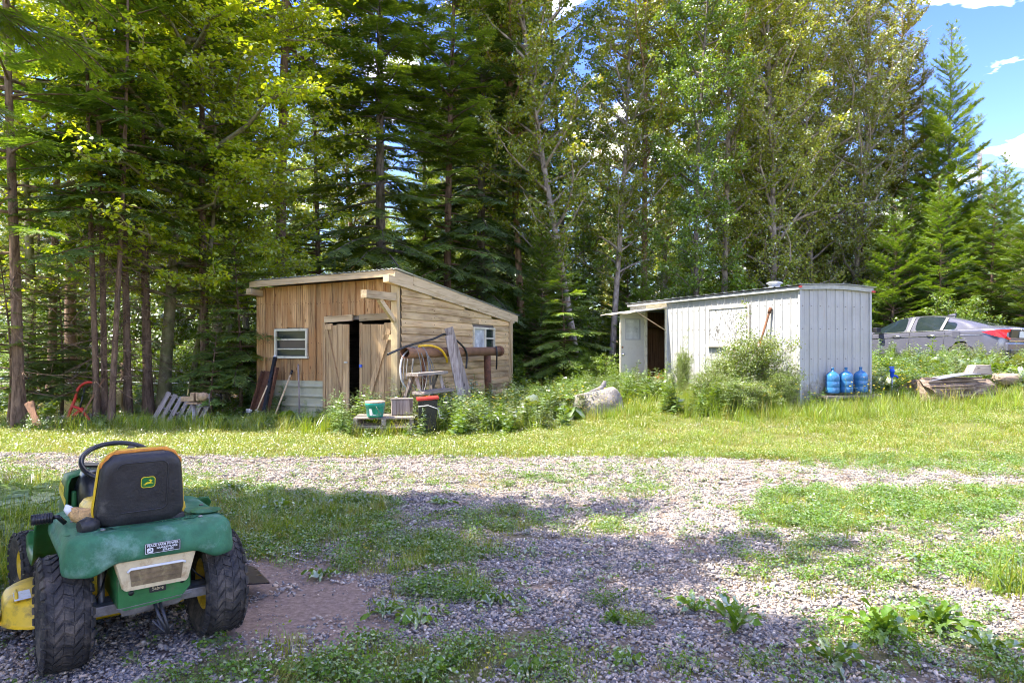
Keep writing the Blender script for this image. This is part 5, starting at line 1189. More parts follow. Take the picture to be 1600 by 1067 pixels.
# bench vise on a post
x_, y_, z_ = simple_at(303, 12.0); vs = thing('bench_vise', 'rusty bench vise mounted on a thin post', 'vise', (x_, y_, z_), R(-6))
vm = simple('vise_paint', (.36, .25, .15), .7, .2, .3, 14, .3, dirt=(.16, .09, .05), dirt_amt=.4)
MB().tube([(0, 0, 0), (0, 0, .48)], .03, 8).build('post', M['steel'], vs); MB().box((0, 0, .49), (.20, .16, .03)).build('base', vm, vs)
MB().box((-.10, 0, .56), (.26, .08, .09)).build('slide', vm, vs, bevel=.012); MB().box((.0, 0, .60), (.07, .14, .15)).build('jaw', vm, vs, bevel=.012); MB().box((.10, 0, .60), (.06, .14, .14)).build('jaw', vm, vs, bevel=.012)
MB().lathe([(0, -.07), (.07, -.07), (.08, 0), (.07, .07), (0, .07)], 16, Matrix.Translation((.17, 0, .60)) @ Matrix.Rotation(PI/2, 4, 'X')).build('body', vm, vs); MB().tube([(.24, 0, .58), (.29, 0, .58)], .014, 8).build('screw', M['steel'], vs); MB().tube([(.28, 0, .66), (.28, 0, .40)], .008, 6).build('handle', M['steel'], vs)
# wire and rail fence behind the first trees
fence_pts = [(-80, 17.4), (60, 17.6), (190, 17.6), (320, 17.2), (410, 16.8)]
fw = thing('wire_fence', 'slack pale wire fence strung behind the trees on the left', 'fence', (*at(190, 17.6), H(*at(190, 17.6))), 0)
o_ = Vector(fw.location)
pw = [Vector((*at(px, Y), H(*at(px, Y))))-o_ for px, Y in fence_pts]
for p_ in pw: MB().tube([p_+Vector((0, 0, 0)), p_+Vector((.02, 0, 1.05))], .045, 8).build('post', M['bark_orange'], fw)
for zz in (.35, .62, .92):
    for a, b in zip(pw, pw[1:]): MB().tube([a+(b-a)*q+Vector((0, -.05, zz-.10*math.sin(PI*q)+rnd.uniform(-.02, .02))) for q in np.linspace(0, 1, 7)], .011, 5).build('wire', M['rope_white'], fw)
x_, y_, z_ = simple_at(150, 15.4); t_ = thing('yellow_board', 'long ochre plywood board standing on edge behind the trunks', 'board', (x_, y_, z_), R(5)); MB().box((0, 0, .22), (1.5, .03, .34), (0, R(-2), 0)).build('board', simple('ochre_ply', (.42, .31, .11), .8, 0, .2, 5, .2), t_)
x_, y_, z_ = simple_at(187, 15.3); t_ = thing('fence_stub', 'short squared fence stub beside the ochre board', 'post', (x_, y_, z_), R(5)); MB().box((0, 0, .26), (.10, .08, .52)).build('post', M['wood_pale_z'], t_)
for k, (pyk, lab) in enumerate(((592, 'top blue plastic rail at the far left edge'), (607, 'second blue plastic rail at the far left edge'), (621, 'third blue plastic rail at the far left edge'), (635, 'lowest blue plastic rail at the far left edge'))):
    xk, yk = at(-25, 15.5); t_ = thing('blue_rail', lab, 'rail', (xk, yk, zof(pyk, 15.5)), 0, 'blue rails at the left edge'); MB().tube([(-.8, 0, -.03), (.3, 0, 0), (1.0, .02, .02)], .018, 7).build('rail', M['blue_plastic'], t_)
# utility pole beyond the trees
x_, y_ = at(1531, 48); pz_ = H(x_, y_); up_ = thing('utility_pole', 'wooden utility pole showing above the firs on the right', 'pole', (x_, y_, pz_), 0)
hgt_p = zof(240, 48)-pz_
MB().tube([(0, 0, 0), (0, 0, hgt_p)], [.19, .14], 12).build('pole_shaft', M['pole_grey'], up_)
MB().bar((-.6, 0, hgt_p-.9), (.6, 0, hgt_p-.9), .1, .1).build('crossarm', M['pole_grey'], up_)
for xx in (-.5, 0, .5): MB().lathe([(.03, 0), (.06, .04), (.03, .08), (.06, .12), (0, .2)], 10, Matrix.Translation((xx, 0, (hgt_p-.85) if xx else hgt_p))).build('insulator', M['galv'], up_)
cs = thing('power_line', 'thin dark power line running off to the right from the pole', 'cable', (x_, y_, pz_), 0)
MB().tube([(.5+30*q, -8*q, hgt_p-1.2-2.6*math.sin(PI*q*.5)) for q in np.linspace(0, 1, 10)], .02, 5).build('wire', M['hose_black'], cs)

# ------------------------------------------------------------------ plants: generators
def unit(v): return v/np.maximum(np.linalg.norm(v, axis=-1, keepdims=True), 1e-9)
def cards(p, a, b, l, w_, fold=0.15, mid=0.45):
    """one folded leaf-shaped quad per row"""
    n = np.cross(a, b); l = l[:, None]; w_ = w_[:, None]
    V = np.stack([p, p+a*l*mid+b*w_*.5+n*w_*fold, p+a*l, p+a*l*mid-b*w_*.5+n*w_*fold], 1)
    return V.reshape(-1, 3)
def quadidx(n, off=0): return (np.arange(n*4, dtype=np.int32)+off).reshape(-1, 4)
def perp(a, rs):
    r = rs.normal(size=a.shape); b = unit(np.cross(a, r)); return b
def tubes(paths, n=5):
    """paths: list of (points, radii); closed cross-sections, open ends"""
    Vs, Qs, off = [], [], 0
    ang = np.arange(n)*2*PI/n; ca, sa = np.cos(ang), np.sin(ang)
    for pts, rr in paths:
        pts = np.asarray(pts, float); rr = np.asarray(rr, float); m = len(pts)
        d = unit(np.gradient(pts, axis=0)); ref = np.array([0.31, 0.95, 0.1]) if abs(d[0][2]) > .8 else np.array([0, 0, 1.0])
        a = unit(np.cross(d, ref)); b = np.cross(d, a)
        V = pts[:, None, :]+(a[:, None, :]*ca[None, :, None]+b[:, None, :]*sa[None, :, None])*rr[:, None, None]
        i, k = np.meshgrid(np.arange(m-1), np.arange(n), indexing='ij'); k2 = (k+1) % n
        Qs.append(np.stack([i*n+k, i*n+k2, (i+1)*n+k2, (i+1)*n+k], -1).reshape(-1, 4)+off)
        Vs.append(V.reshape(-1, 3)); off += m*n
    return np.concatenate(Vs), np.concatenate(Qs).astype(np.int32)
def pair(name, tv, tq, bark, cv, cq, leaf, smooth=False):
    t = mesh_np('trunk', tv, tq, None, [bark], True); c = mesh_np('crown', cv, cq, None, [leaf], smooth)
    return (t, c)

def frond_tpl(np_=5, w0=.13, ang=50, side=.44):
    ax, sd, ln, wd, st = [], [], [], [], []
    st.append((0, 0)); ax.append((1, 0)); ln.append(1.0); wd.append(w0)
    for i in range(np_):
        q = .10+.72*i/(np_-1)
        for s in (-1, 1):
            a = R(ang); st.append((q, 0)); ax.append((math.cos(a), s*math.sin(a))); ln.append(side*(1-.55*q)); wd.append(w0*.85)
    return np.array(st), np.array(ax), np.array(ln), np.array(wd)
TPL = frond_tpl(); TPLF = frond_tpl(14, .045, 58, .32)
def fronds(P, A, N_, Ls, rs, tpl=TPL, sag=.12):
    st, ax, ln, wd = tpl; K = len(ln); n = len(P)
    B = unit(np.cross(N_, A)); N2 = np.cross(A, B)
    p = P[:, None]+Ls[:, None, None]*(A[:, None]*st[None, :, 0:1]+B[:, None]*st[None, :, 1:2]-N2[:, None]*sag*(st[None, :, 0:1]**2))
    a = unit(A[:, None]*ax[None, :, 0:1]+B[:, None]*ax[None, :, 1:2]-N2[:, None]*(sag*(.5+st[None, :, 0:1]))+rs.normal(size=(n, K, 3))*.10)
    b = unit(np.cross(np.broadcast_to(N2[:, None], a.shape), a))
    l = (Ls[:, None]*ln[None]*rs.uniform(.8, 1.15, (n, K))); w_ = (Ls[:, None]*wd[None]*rs.uniform(.8, 1.25, (n, K)))
    return cards(p.reshape(-1, 3), a.reshape(-1, 3), b.reshape(-1, 3), l.ravel(), w_.ravel(), .1, .4)

def conifer(seed, h, r, base, nb, fl=.42, droop=.35, pitch=(5, 25), step=.13, tr=.17, bark=None, leaf=None, dead=30, wob=.12, prof=.8, up=0.0, tpl=TPL, tipup=.12, gapp=.0, wfr=1.0):
    rs = np.random.RandomState(seed); bark = bark or M['bark_fir']; leaf = leaf or M['needle']
    zz = np.linspace(0, h, 15); ph = rs.uniform(0, 6, 4)
    tx = wob*np.sin(zz/h*3.5+ph[0])-wob*math.sin(ph[0]); ty = wob*np.sin(zz/h*2.8+ph[1])-wob*math.sin(ph[1])
    flare = 1+.45*np.exp(-zz/.25)
    paths = [(np.stack([tx, ty, zz-.1], 1), tr*flare*(1-zz/h*.93))]
    P, A, N_, Ls = [], [], [], []
    cx = lambda z: np.array([np.interp(z, zz, tx), np.interp(z, zz, ty), z])
    us = np.sort(rs.uniform(0, 1, nb))
    for i, u in enumerate(us):
        z = base+(h*.985-base)*(u**.9)
        if rs.rand() < gapp: continue
        rel_ = (h-z)/(h-base); Lb = max(.18, r*rel_**prof*rs.uniform(.62, 1.12))
        az = i*2.399963+rs.uniform(-.5, .5); d = np.array([math.cos(az), math.sin(az), 0])
        pt = math.tan(R(pitch[0]+(pitch[1]-pitch[0])*(1-rel_)))
        t = np.linspace(0, 1, 7); o = cx(z)
        zofs = Lb*(pt*t-droop*rel_*t**2+tipup*t**4)
        sw = rs.uniform(-.12, .12)*Lb*t**2
        path = o+d*(Lb*t)[:, None]+np.array([-d[1], d[0], 0])*sw[:, None]+np.array([0, 0, 1.0])*zofs[:, None]
        paths.append((path, (.010+.012*Lb)*(1-t*.85)))
        m = max(2, int(Lb/step)); ts = np.linspace(.12 if Lb < 1 else .22, .98, m)
        for sgn in (-1, 1):
            tt = np.clip(ts+rs.uniform(-.03, .03, m), 0, 1)
            pp = np.stack([np.interp(tt, t, path[:, k]) for k in range(3)], 1)
            sl = np.interp(tt, t, np.gradient(zofs, Lb/6.0))
            ang = R(1)*rs.uniform(42, 70, m)*sgn
            dd = np.stack([d[0]*np.cos(ang)-d[1]*np.sin(ang), d[0]*np.sin(ang)+d[1]*np.cos(ang), sl*.7-.05+up+rs.uniform(-.15, .12, m)], 1)
            P.append(pp); A.append(unit(dd)); Ls.append(fl*(.45+.75*np.sin(np.clip(tt*1.15, 0, 1)*PI*.88))*min(1, .45+Lb*.4)*rs.uniform(.7, 1.2, m))
            nn = np.stack([rs.uniform(-.35, .35, m), rs.uniform(-.35, .35, m), np.ones(m)], 1); N_.append(unit(nn))
        P.append(path[-2:-1]); A.append(unit(path[-1:]-path[-3:-2])); N_.append(np.array([[0, 0, 1.0]])); Ls.append(np.array([fl*.9*min(1, .4+Lb*.5)]))
    for i in range(dead):
        z = rs.uniform(.8, max(1.2, base*1.25)); az = rs.uniform(0, 2*PI); Lb = rs.uniform(.3, 1.1)*min(1.6, .6+r*.3)
        d = np.array([math.cos(az), math.sin(az), rs.uniform(-.35, .15)]); t = np.linspace(0, 1, 4)
        pth = cx(z)+d*(Lb*t)[:, None]+rs.normal(size=(4, 3))*.03*Lb+np.array([0, 0, -.15])*Lb*(t**2)[:, None]; paths.append((pth, (.004+.006*Lb)*(1-.8*t)))
        if Lb > .5:
            for q in range(3):
                o2 = pth[2]*(rs.rand()*.0+1); d2 = unit((d+rs.normal(size=3)*.6)[None])[0]; paths.append((np.array([pth[1+q % 2], pth[1+q % 2]+d2*Lb*.3, pth[1+q % 2]+d2*Lb*.45+np.array([0, 0, -.05])]), np.array([.005, .004, .002])))
    tv, tq = tubes(paths, 6)
    V = fronds(np.concatenate(P), np.concatenate(A), np.concatenate(N_), np.concatenate(Ls), rs, tpl)
    return pair('c', tv, tq, bark, V, quadidx(len(V)//4), leaf)

def broadleaf(seed, h, cr_, base, tr, nlimb, nleaf, lsize, bark, leaf, pitch=(20, 45), layered=0.0, wob=.25, sub_len=(.3, .8), top=.25, twist=1.0, drooptip=.0, prof_pow=.6):
    rs = np.random.RandomState(seed)
    zz = np.linspace(0, h, 14); ph = rs.uniform(0, 6, 4)
    tx = wob*np.sin(zz/h*4+ph[0])-wob*math.sin(ph[0]); ty = wob*np.sin(zz/h*3.2+ph[1])-wob*math.sin(ph[1])
    paths = [(np.stack([tx, ty, zz-.1], 1), tr*(1+.4*np.exp(-zz/.25))*(1-zz/h*.9))]
    segP, segD, segL = [], [], []
    for i in range(nlimb):
        u = (i+rs.rand())/nlimb; z = base+(h*.97-base)*u
        Lb = cr_*(math.sin(PI*min(1, .18+u*.80))**prof_pow)*rs.uniform(.6, 1.15)+.25
        az = i*2.399963+rs.uniform(-.6, .6); pt = R(rs.uniform(*pitch))*(1 if not layered else 1-layered*.6)
        d = np.array([math.cos(az)*math.cos(pt), math.sin(az)*math.cos(pt), math.sin(pt)]); t = np.linspace(0, 1, 7)
        o = np.array([np.interp(z, zz, tx), np.interp(z, zz, ty), z])
        path = o+d*(Lb*t)[:, None]+np.cumsum(rs.normal(size=(7, 3))*.05*Lb*twist, 0)*t[:, None]+np.array([0, 0, 1])*(top*.4*Lb*t**2-drooptip*Lb*t**3)[:, None]
        paths.append((path, (.006+.014*Lb)*(1-.85*t)*min(1.3, tr/.1)))
        ns = max(3, int(Lb/.16))
        for k in range(ns):
            q = rs.uniform(.18, 1.0); pp = np.array([np.interp(q, t, path[:, c]) for c in range(3)])
            dd = d*.5+rs.normal(size=3)*.65; dd[2] = dd[2]*(1-layered*.85)+.1-drooptip*.5; dd = dd/np.linalg.norm(dd)
            sl = rs.uniform(*sub_len)*(1.1-.5*q); e = pp+dd*sl
            paths.append((np.array([pp, pp+dd*sl*.5+rs.normal(size=3)*.02, e+np.array([0, 0, -.04*sl])]), np.array([.007, .005, .002])))
            segP.append(pp); segD.append(dd); segL.append(sl)
    segP = np.array(segP); segD = np.array(segD); segL = np.array(segL)
    idx = rs.choice(len(segP), nleaf, p=segL/segL.sum()); clump = rs.rand(len(segP))
    q = rs.uniform(.15, 1.15, nleaf)
    p = segP[idx]+segD[idx]*(segL[idx]*q)[:, None]+rs.normal(size=(nleaf, 3))*np.array([.07, .07, .055*(1-layered*.6)])
    a = unit(rs.normal(size=(nleaf, 3))*np.array([1, 1, .6*(1-layered*.5)])+np.array([0, 0, -.35])); 
    up_ = unit(rs.normal(size=(nleaf, 3))*(.75-.45*layered)+np.array([0, 0, .7+layered])); b = unit(np.cross(up_, a))
    l = lsize*rs.uniform(.65, 1.25, nleaf); V = cards(p, a, b, l, l*rs.uniform(.62, .85, nleaf), .14)
    tv, tq = tubes(paths, 5)
    return pair('b', tv, tq, bark, V, quadidx(nleaf), leaf)

def place_tree(name, mp, label, cat, x, y, s=1.0, rz=0.0, lean=(0, 0), group=None, zoff=0.0, sz=None):
    t = thing(name, label, cat, (x, y, H(x, y)+zoff), 0, group, rot=(lean[1], lean[0], rz)); t.scale = (s, s, sz or s)
    link('trunk', mp[0], t); link('crown', mp[1], t); return t

K = {}
K['fir_big'] = conifer(11, 18.5, 3.3, 3.2, 190, .52, .42, (-4, 30), .12, .20, M['bark_grey'], M['needle'], 50)
K['fir_a'] = conifer(12, 17, 2.6, 2.2, 160, .45, .40, (-2, 30), .13, .15, None, M['needle'], 36)
K['fir_b'] = conifer(13, 15, 2.3, 1.4, 150, .42, .35, (0, 30), .13, .13, None, M['needle'], 30)
K['spruce'] = conifer(14, 18, 2.6, 1.0, 210, .46, .55, (-8, 20), .12, .19, M['bark_grey'], M['needle_dark'], 40)
K['fir_high'] = conifer(15, 17, 2.1, 6.2, 76, .42, .42, (-4, 25), .14, .12, None, M['needle'], 55)
K['fir_high2'] = conifer(16, 16, 1.9, 5.2, 66, .42, .40, (-6, 22), .14, .10, M['bark_fir'], M['needle'], 60)
K['fir_left'] = conifer(26, 15, 2.3, 2.5, 84, .44, .34, (0, 28), .12, .12, None, M['needle_young'], 34)
K['fir_slim'] = conifer(27, 12, 1.7, 3.4, 60, .42, .36, (-4, 24), .12, .062, M['bark_fir'], M['needle_young'], 46)
K['young_a'] = conifer(17, 7.5, 2.0, .25, 150, .40, .22, (8, 40), .105, .08, None, M['needle_young'], 4, prof=.85, up=.10)
K['young_b'] = conifer(18, 6.0, 1.8, .2, 130, .38, .20, (10, 42), .10, .07, None, M['needle_young'], 4, prof=.8, up=.12)
K['spire'] = conifer(19, 13.5, 2.6, .8, 170, .46, .12, (4, 50), .10, .12, M['bark_grey'], M['needle'], 10, prof=.8, up=.15)
K['pine'] = conifer(20, 16, 2.1, 2.6, 95, .46, .05, (8, 50), .10, .13, M['bark_orange'], M['needle_pine'], 12, prof=.55, up=.30, tipup=.25, gapp=.1)
K['sapling'] = conifer(21, 4.2, 1.5, .5, 46, .40, .25, (0, 25), .11, .045, None, M['needle_young'], 6, prof=.7)
K['hemlock'] = conifer(22, 5.2, 1.9, .9, 60, .46, .45, (-2, 20), .10, .06, None, M['needle'], 10, prof=.6)
K['aspen_a'] = broadleaf(31, 16.5, 2.1, 4.0, .13, 60, 30000, .088, M['bark_orange'], M['leaf_aspen'])
K['aspen_b'] = broadleaf(32, 15.5, 2.3, 3.0, .12, 60, 30000, .085, M['bark_pale'], M['leaf_aspen'])
K['aspen_c'] = broadleaf(35, 14.5, 1.9, 1.8, .11, 55, 26000, .085, M['bark_grey'], M['leaf_dark'])
K['birch_a'] = broadleaf(33, 15, 2.5, .6, .13, 85, 42000, .082, M['bark_pale'], M['leaf_birch'], (25, 55))
K['birch_b'] = broadleaf(34, 13.5, 2.3, .5, .12, 80, 38000, .080, M['bark_pale'], M['leaf_birch'], (25, 55))
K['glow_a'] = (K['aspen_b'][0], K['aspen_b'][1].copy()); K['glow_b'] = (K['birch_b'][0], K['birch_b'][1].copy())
for k_ in ('glow_a', 'glow_b'): K[k_][1].materials[0] = M['leaf_sun_tint']  # crown copies whose leaf colour stands in for sun in the wood
K['maple'] = broadleaf(36, 10.5, 2.7, 1.9, .12, 50, 30000, .088, M['bark_moss'], M['leaf_bright'], (5, 30), .75, .22, (.35, .9))
K['alder'] = broadleaf(37, 9.0, 2.2, 2.0, .07, 36, 15000, .09, M['bark_moss'], M['leaf_bright'], (5, 35), .6)
K['bush_a'] = broadleaf(38, 2.2, 1.15, .1, .03, 34, 9000, .075, M['twig'], M['weed'], (20, 65), .2, .1, (.2, .5))
K['bush_b'] = broadleaf(39, 1.6, .95, .05, .025, 30, 8500, .065, M['twig'], M['fern'], (15, 60), .3, .1, (.2, .45))
K['rose'] = broadleaf(40, 1.25, 1.0, .02, .014, 60, 17000, .046, M['twig'], M['rose_leaf'], (15, 75), .0, .12, (.15, .5))

# ---- trees that can be told apart
TR = [  # photo x, depth, kind, scale, spin, lean, name, label, category
 (30, 12.35, 'fir_left', .95, 0.4, (0, 0), 'fir_tree', 'thick brown barked fir trunk nearest the left edge of the yard'),
 (152, 12.9, 'fir_slim', .98, 1.0, (R(.6), 0), 'fir_tree', 'thin reddish trunk, leftmost of three close together by the hand truck'),
 (163, 13.2, 'fir_slim', 1.05, 2.2, (0, 0), 'fir_tree', 'middle one of three thin trunks close together by the hand truck'),
 (173, 12.8, 'fir_slim', .95, 3.9, (R(-.5), 0), 'fir_tree', 'dark thin trunk, rightmost of three close together'),
 (200, 13.8, 'fir_slim', 1.2, 2.0, (0, 0), 'fir_tree', 'straight reddish trunk standing between the hand truck and tipped pallet'),
 (232, 14.1, 'fir_high', .80, 3.0, (R(.4), 0), 'fir_tree', 'broad shaggy brown trunk just left of the mossy leaning tree'),
 (254, 14.3, 'maple', 1.16, 1.2, (R(1.6), 0), 'maple_tree', 'mossy pale trunk with layers of bright yellow green leaves'),
 (293, 15.0, 'alder', 1.1, .5, (R(1.0), 0), 'alder_tree', 'slim dark leaved tree behind the tipped pallet'),
 (322, 14.8, 'fir_left', .85, 5.0, (0, 0), 'fir_tree', 'reddish trunk between the tipped pallet and the wooden shed'),
 (352, 16.0, 'alder', 1.25, 2.5, (R(-1.5), 0), 'alder_tree', 'dark leaved tree arching left of the wooden shed'),
 (80, 17.5, 'fir_high', .95, .8, (0, 0), 'fir_tree', 'paler grey trunk with high boughs behind the hand truck'),
 (110, 18.4, 'fir_high', 1.3, 1.8, (0, 0), 'fir_tree', 'grey straight trunk behind the wire fence, right of a paler one'),
 (40, 15.6, 'maple', 1.15, 2.8, (0, 0), 'maple_tree', 'bright leaved tree behind the left edge trunk'),
 (345, 18.2, 'maple', 1.25, 4.8, (0, 0), 'maple_tree', 'bright leaved tree behind the arching dark one'),
 (437, 19.0, 'fir_high', 1.55, 1.2, (0, 0), 'fir_tree', 'stoutest dark trunk rising behind the left roof end of the wooden shed'),
 (392, 20.5, 'aspen_c', 1.05, .2, (R(.5), 0), 'aspen_tree', 'dark leafy tree left of the stoutest trunk'),
 (500, 21.5, 'fir_b', .9, 3.4, (0, 0), 'fir_tree', 'sparse fir behind the middle of the wooden shed roof'),
 (560, 24.0, 'aspen_a', .9, .3, (0, 0), 'aspen_tree', 'very slim pale trunk behind the wooden shed roof'),
 (600, 20.0, 'fir_big', 1.0, 2.0, (R(.9), 0), 'fir_tree', 'tall fir with broad lit boughs behind the wooden shed peak'),
 (700, 21.0, 'fir_a', 1.05, 4.0, (0, 0), 'fir_tree', 'fir with dense dark boughs above the low end of the wooden shed roof'),
 (752, 21.8, 'spruce', 1.05, 5.1, (0, 0), 'spruce_tree', 'darkest drooping spruce between the two sheds'),
 (818, 22.0, 'aspen_a', 1.12, .9, (R(1.6), 0), 'aspen_tree', 'slim grey trunk leaning slightly right, just right of the dark spruce'),
 (884, 23.0, 'aspen_c', 1.2, 4.4, (R(.8), 0), 'aspen_tree', 'dark straight trunk left of the strongly leaning trunk'),
 (906, 21.0, 'aspen_b', 1.15, 3.1, (R(6.0), 0), 'aspen_tree', 'reddish trunk leaning strongly right between the sheds'),
 (955, 21.8, 'aspen_b', 1.0, 1.3, (R(4.0), 0), 'aspen_tree', 'thin orange barked trunk leaning right beside the open white door'),
 (840, 20.6, 'young_a', .72, 2.0, (0, 0), 'young_fir', 'young fir in the shade between the two sheds'),
 (880, 19.5, 'hemlock', .75, .7, (0, 0), 'young_fir', 'small drooping hemlock just left of the white shed door'),
 (1010, 23.5, 'aspen_a', 1.05, 2.6, (R(2.0), 0), 'aspen_tree', 'leafy aspen behind the open door of the white shed'),
 (1092, 22.0, 'aspen_c', 1.0, .4, (R(.5), 0), 'aspen_tree', 'grey slim trunk rising left of the roof vent'),
 (1130, 24.5, 'aspen_b', 1.12, 5.4, (0, 0), 'aspen_tree', 'yellow green aspen behind the roof vent'),
 (1205, 24.5, 'birch_a', 1.15, .2, (R(.8), 0), 'birch_tree', 'large pale leaved birch behind the middle of the white shed'),
 (1275, 26.0, 'birch_b', 1.28, 1.9, (0, 0), 'birch_tree', 'tall pale leaved birch behind the right part of the white shed'),
 (1312, 28.0, 'birch_a', 1.12, 3.9, (R(.6), 0), 'birch_tree', 'rightmost pale leaved birch before the open sky'),
 (1180, 27.0, 'birch_b', 1.2, 4.9, (0, 0), 'birch_tree', 'leafy birch set back behind the white shed'),
 (1420, 27.0, 'pine', .98, 1.1, (R(.4), 0), 'pine_tree', 'tall thin pine reaching the top of the picture at the open sky'),
 (1484, 24.5, 'spire', .88, 2.0, (R(-.3), 0), 'fir_tree', 'pointed dark fir standing just right of the tall pine'),
 (1392, 21.5, 'young_b', .85, .5, (0, 0), 'young_fir', 'young fir closest to the right corner of the white shed'),
 (1462, 21.0, 'young_a', .76, 1.4, (0, 0), 'young_fir', 'bright young fir directly behind the car'),
 (1425, 23.0, 'young_a', .78, 4.0, (0, 0), 'young_fir', 'young fir between the pine and the bright one behind the car'),
 (1545, 22.5, 'young_a', .84, 2.9, (0, 0), 'young_fir', 'young fir with a thin leader behind the boot of the car'),
 (1600, 21.0, 'young_b', .92, .9, (0, 0), 'young_fir', 'young fir at the right edge behind the car'),
 (1512, 25.5, 'young_b', 1.15, 5.2, (0, 0), 'young_fir', 'darker young fir behind the rear window of the car'),
 (1462, 28.0, 'spire', .80, 1.1, (0, 0), 'fir_tree', 'fir just behind and left of the pointed dark one'),
 (1448, 28.0, 'fir_b', .85, 2.2, (0, 0), 'fir_tree', 'full fir between the tall pine and the pointed dark fir'),
 (1565, 27.0, 'young_a', 1.1, 3.3, (0, 0), 'young_fir', 'taller young fir behind the boot of the car, right of the utility pole'),
 (1398, 29.0, 'fir_a', .92, .4, (0, 0), 'fir_tree', 'dense fir just left of the tall pine'),
 (1350, 26.5, 'fir_b', .62, 3.1, (0, 0), 'fir_tree', 'dark fir filling the gap right of the birches'),
]
for px, Y, kd, s, rz, lean, nm, lab in TR:
    x, y = at(px, Y); cat_ = 'tree'
    place_tree(nm, K[kd], lab, cat_, x, y, s, rz, lean)
for px, Y, kd, s, rz, lab in ((12, 12.7, 'sapling', .85, .3, 'low yellow green fir sapling at the far left trunk'), (95, 13.6, 'hemlock', .62, 1.4, 'drooping dark hemlock sapling above the red hand truck'), (45, 13.4, 'sapling', .7, 3.3, 'small fir sapling between the left trunks'), (330, 13.6, 'sapling', .55, 2.5, 'low fir sapling left of the wooden shed'), (375, 14.6, 'hemlock', .75, .9, 'dark sapling against the left corner of the wooden shed')):
    x, y = at(px, Y); place_tree('fir_sapling', K[kd], lab, 'sapling', x, y, s, rz, (0, 0), 'fir saplings under the trees')

# ---- trees beyond the left edge of the view, whose shade falls over the mower and the gravel
for x, y, kd, s, rz, lab in ((-6.8, 4.9, 'fir_a', .80, .3, 'fir outside the left edge shading the driveway'), (-6.0, 3.4, 'fir_b', .92, 2.0, 'bushy fir outside the left edge above the mower'), (-5.0, 1.7, 'spruce', .78, 1.0, 'spruce outside the left edge shading the gravel'), (-6.6, 2.2, 'fir_big', .70, 4.0, 'large fir further outside the left edge')):
    place_tree('fir_tree', K[kd], lab, 'tree', x, y, s, rz)

# ---- the wood behind: trees one cannot single out
rs_ = np.random.RandomState(5)
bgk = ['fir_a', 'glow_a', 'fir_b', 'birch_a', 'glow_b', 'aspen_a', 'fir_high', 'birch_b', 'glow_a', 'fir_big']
BL = {'fir': 'fir among the crowded trees at the back of the wood', 'spruce': 'spruce among the crowded trees at the back of the wood', 'aspen': 'aspen among the crowded trees at the back of the wood', 'birch': 'birch among the crowded trees at the back of the wood'}
cnt = 0; HT = {'fir': 16.5, 'spruce': 18, 'aspen': 15.5, 'birch': 14.5, 'glow': 15}
for Y0, Y1, n_ in ((26, 31, 22), (31, 38, 18), (38, 50, 20), (50, 68, 26)):
    for k in range(n_):
        px = -180+(1345+180)*(k+rs_.uniform(.1, .9))/n_; Y = rs_.uniform(Y0, Y1)
        kd = bgk[rs_.randint(len(bgk))]
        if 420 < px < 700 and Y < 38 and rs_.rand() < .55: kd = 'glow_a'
        x, y = at(px, Y); st_ = kd.split('_')[0].replace('glow', 'aspen')
        place_tree(st_+'_tree', K[kd], BL[st_], 'tree', x, y, (rs_.uniform(.8, 1.1) if Y < 27.5 else (zof(rs_.uniform(150, 400), Y)/HT[kd.split('_')[0]])), rs_.uniform(0, 6), (R(rs_.uniform(-1.5, 1.5)), 0), 'trees at the back of the wood')
        cnt += 1
for k in range(14):                               # lower trees on the right so that the sky stays open
    px = 1360+270*(k+.5)/14; Y = rs_.uniform(34, 60); x, y = at(px, Y); kd = ['young_a', 'young_b', 'fir_b', 'birch_b'][k % 4]
    top_ = zof(330+50*rs_.rand()-(40 if px < 1450 else 0), Y)-H(x, y); hh = {'young_a': 7.5, 'young_b': 6, 'fir_b': 15, 'birch_b': 13.5}[kd]
    place_tree('fir_tree' if 'birch' not in kd else 'birch_tree', K[kd], 'low tree in the far belt beyond the car', 'tree', x, y, max(.35, top_/hh), k, (0, 0), 'low trees beyond the car')
for k in range(40):
    px = 1380+420*(k+.5)/40; Y = rs_.uniform(110, 170); x, y = at(px, Y)
    place_tree('fir_tree', K[['fir_b', 'spire', 'fir_a'][k % 3]], 'distant fir on the wooded hillside at the right', 'tree', x, y, rs_.uniform(.8, 1.2), k, (0, 0), 'firs on the far hillside')
# ---- undergrowth bushes
for k, (px, Y, kd, s, lab) in enumerate(((795, 19.2, 'bush_b', .6, 'leafy bush at the far right corner of the wooden shed'), (905, 18.8, 'bush_b', .55, 'low light green bush deeper behind the boulder'), (945, 18.4, 'bush_b', .5, 'bush touching the open white door'),
   (1490, 19.8, 'bush_b', 1.0, 'bush behind the car roof'), (415, 16.5, 'bush_a', .8, 'bush behind the left side of the wooden shed'), (350, 15.2, 'bush_b', .9, 'bush left of the wooden shed'),
   (280, 19.4, 'bush_b', .8, 'bush beyond the wire fence, right one'), (205, 19.6, 'bush_b', .8, 'bush beyond the wire fence, middle one'), (40, 19.0, 'bush_b', .8, 'bush beyond the wire fence, left one'))):
    x, y = at(px, Y); place_tree('bush', K[kd], lab, 'bush', x, y, s, k*1.3)
for k in range(34):
    px = rs_.uniform(-60, 1380); Y = rs_.uniform(21, 33); x, y = at(px, Y)
    place_tree('bush', K[['bush_a', 'bush_b'][k % 2]], 'undergrowth bush deep in the wood', 'bush', x, y, rs_.uniform(.9, 1.7), k, (0, 0), 'bushes deep in the wood')

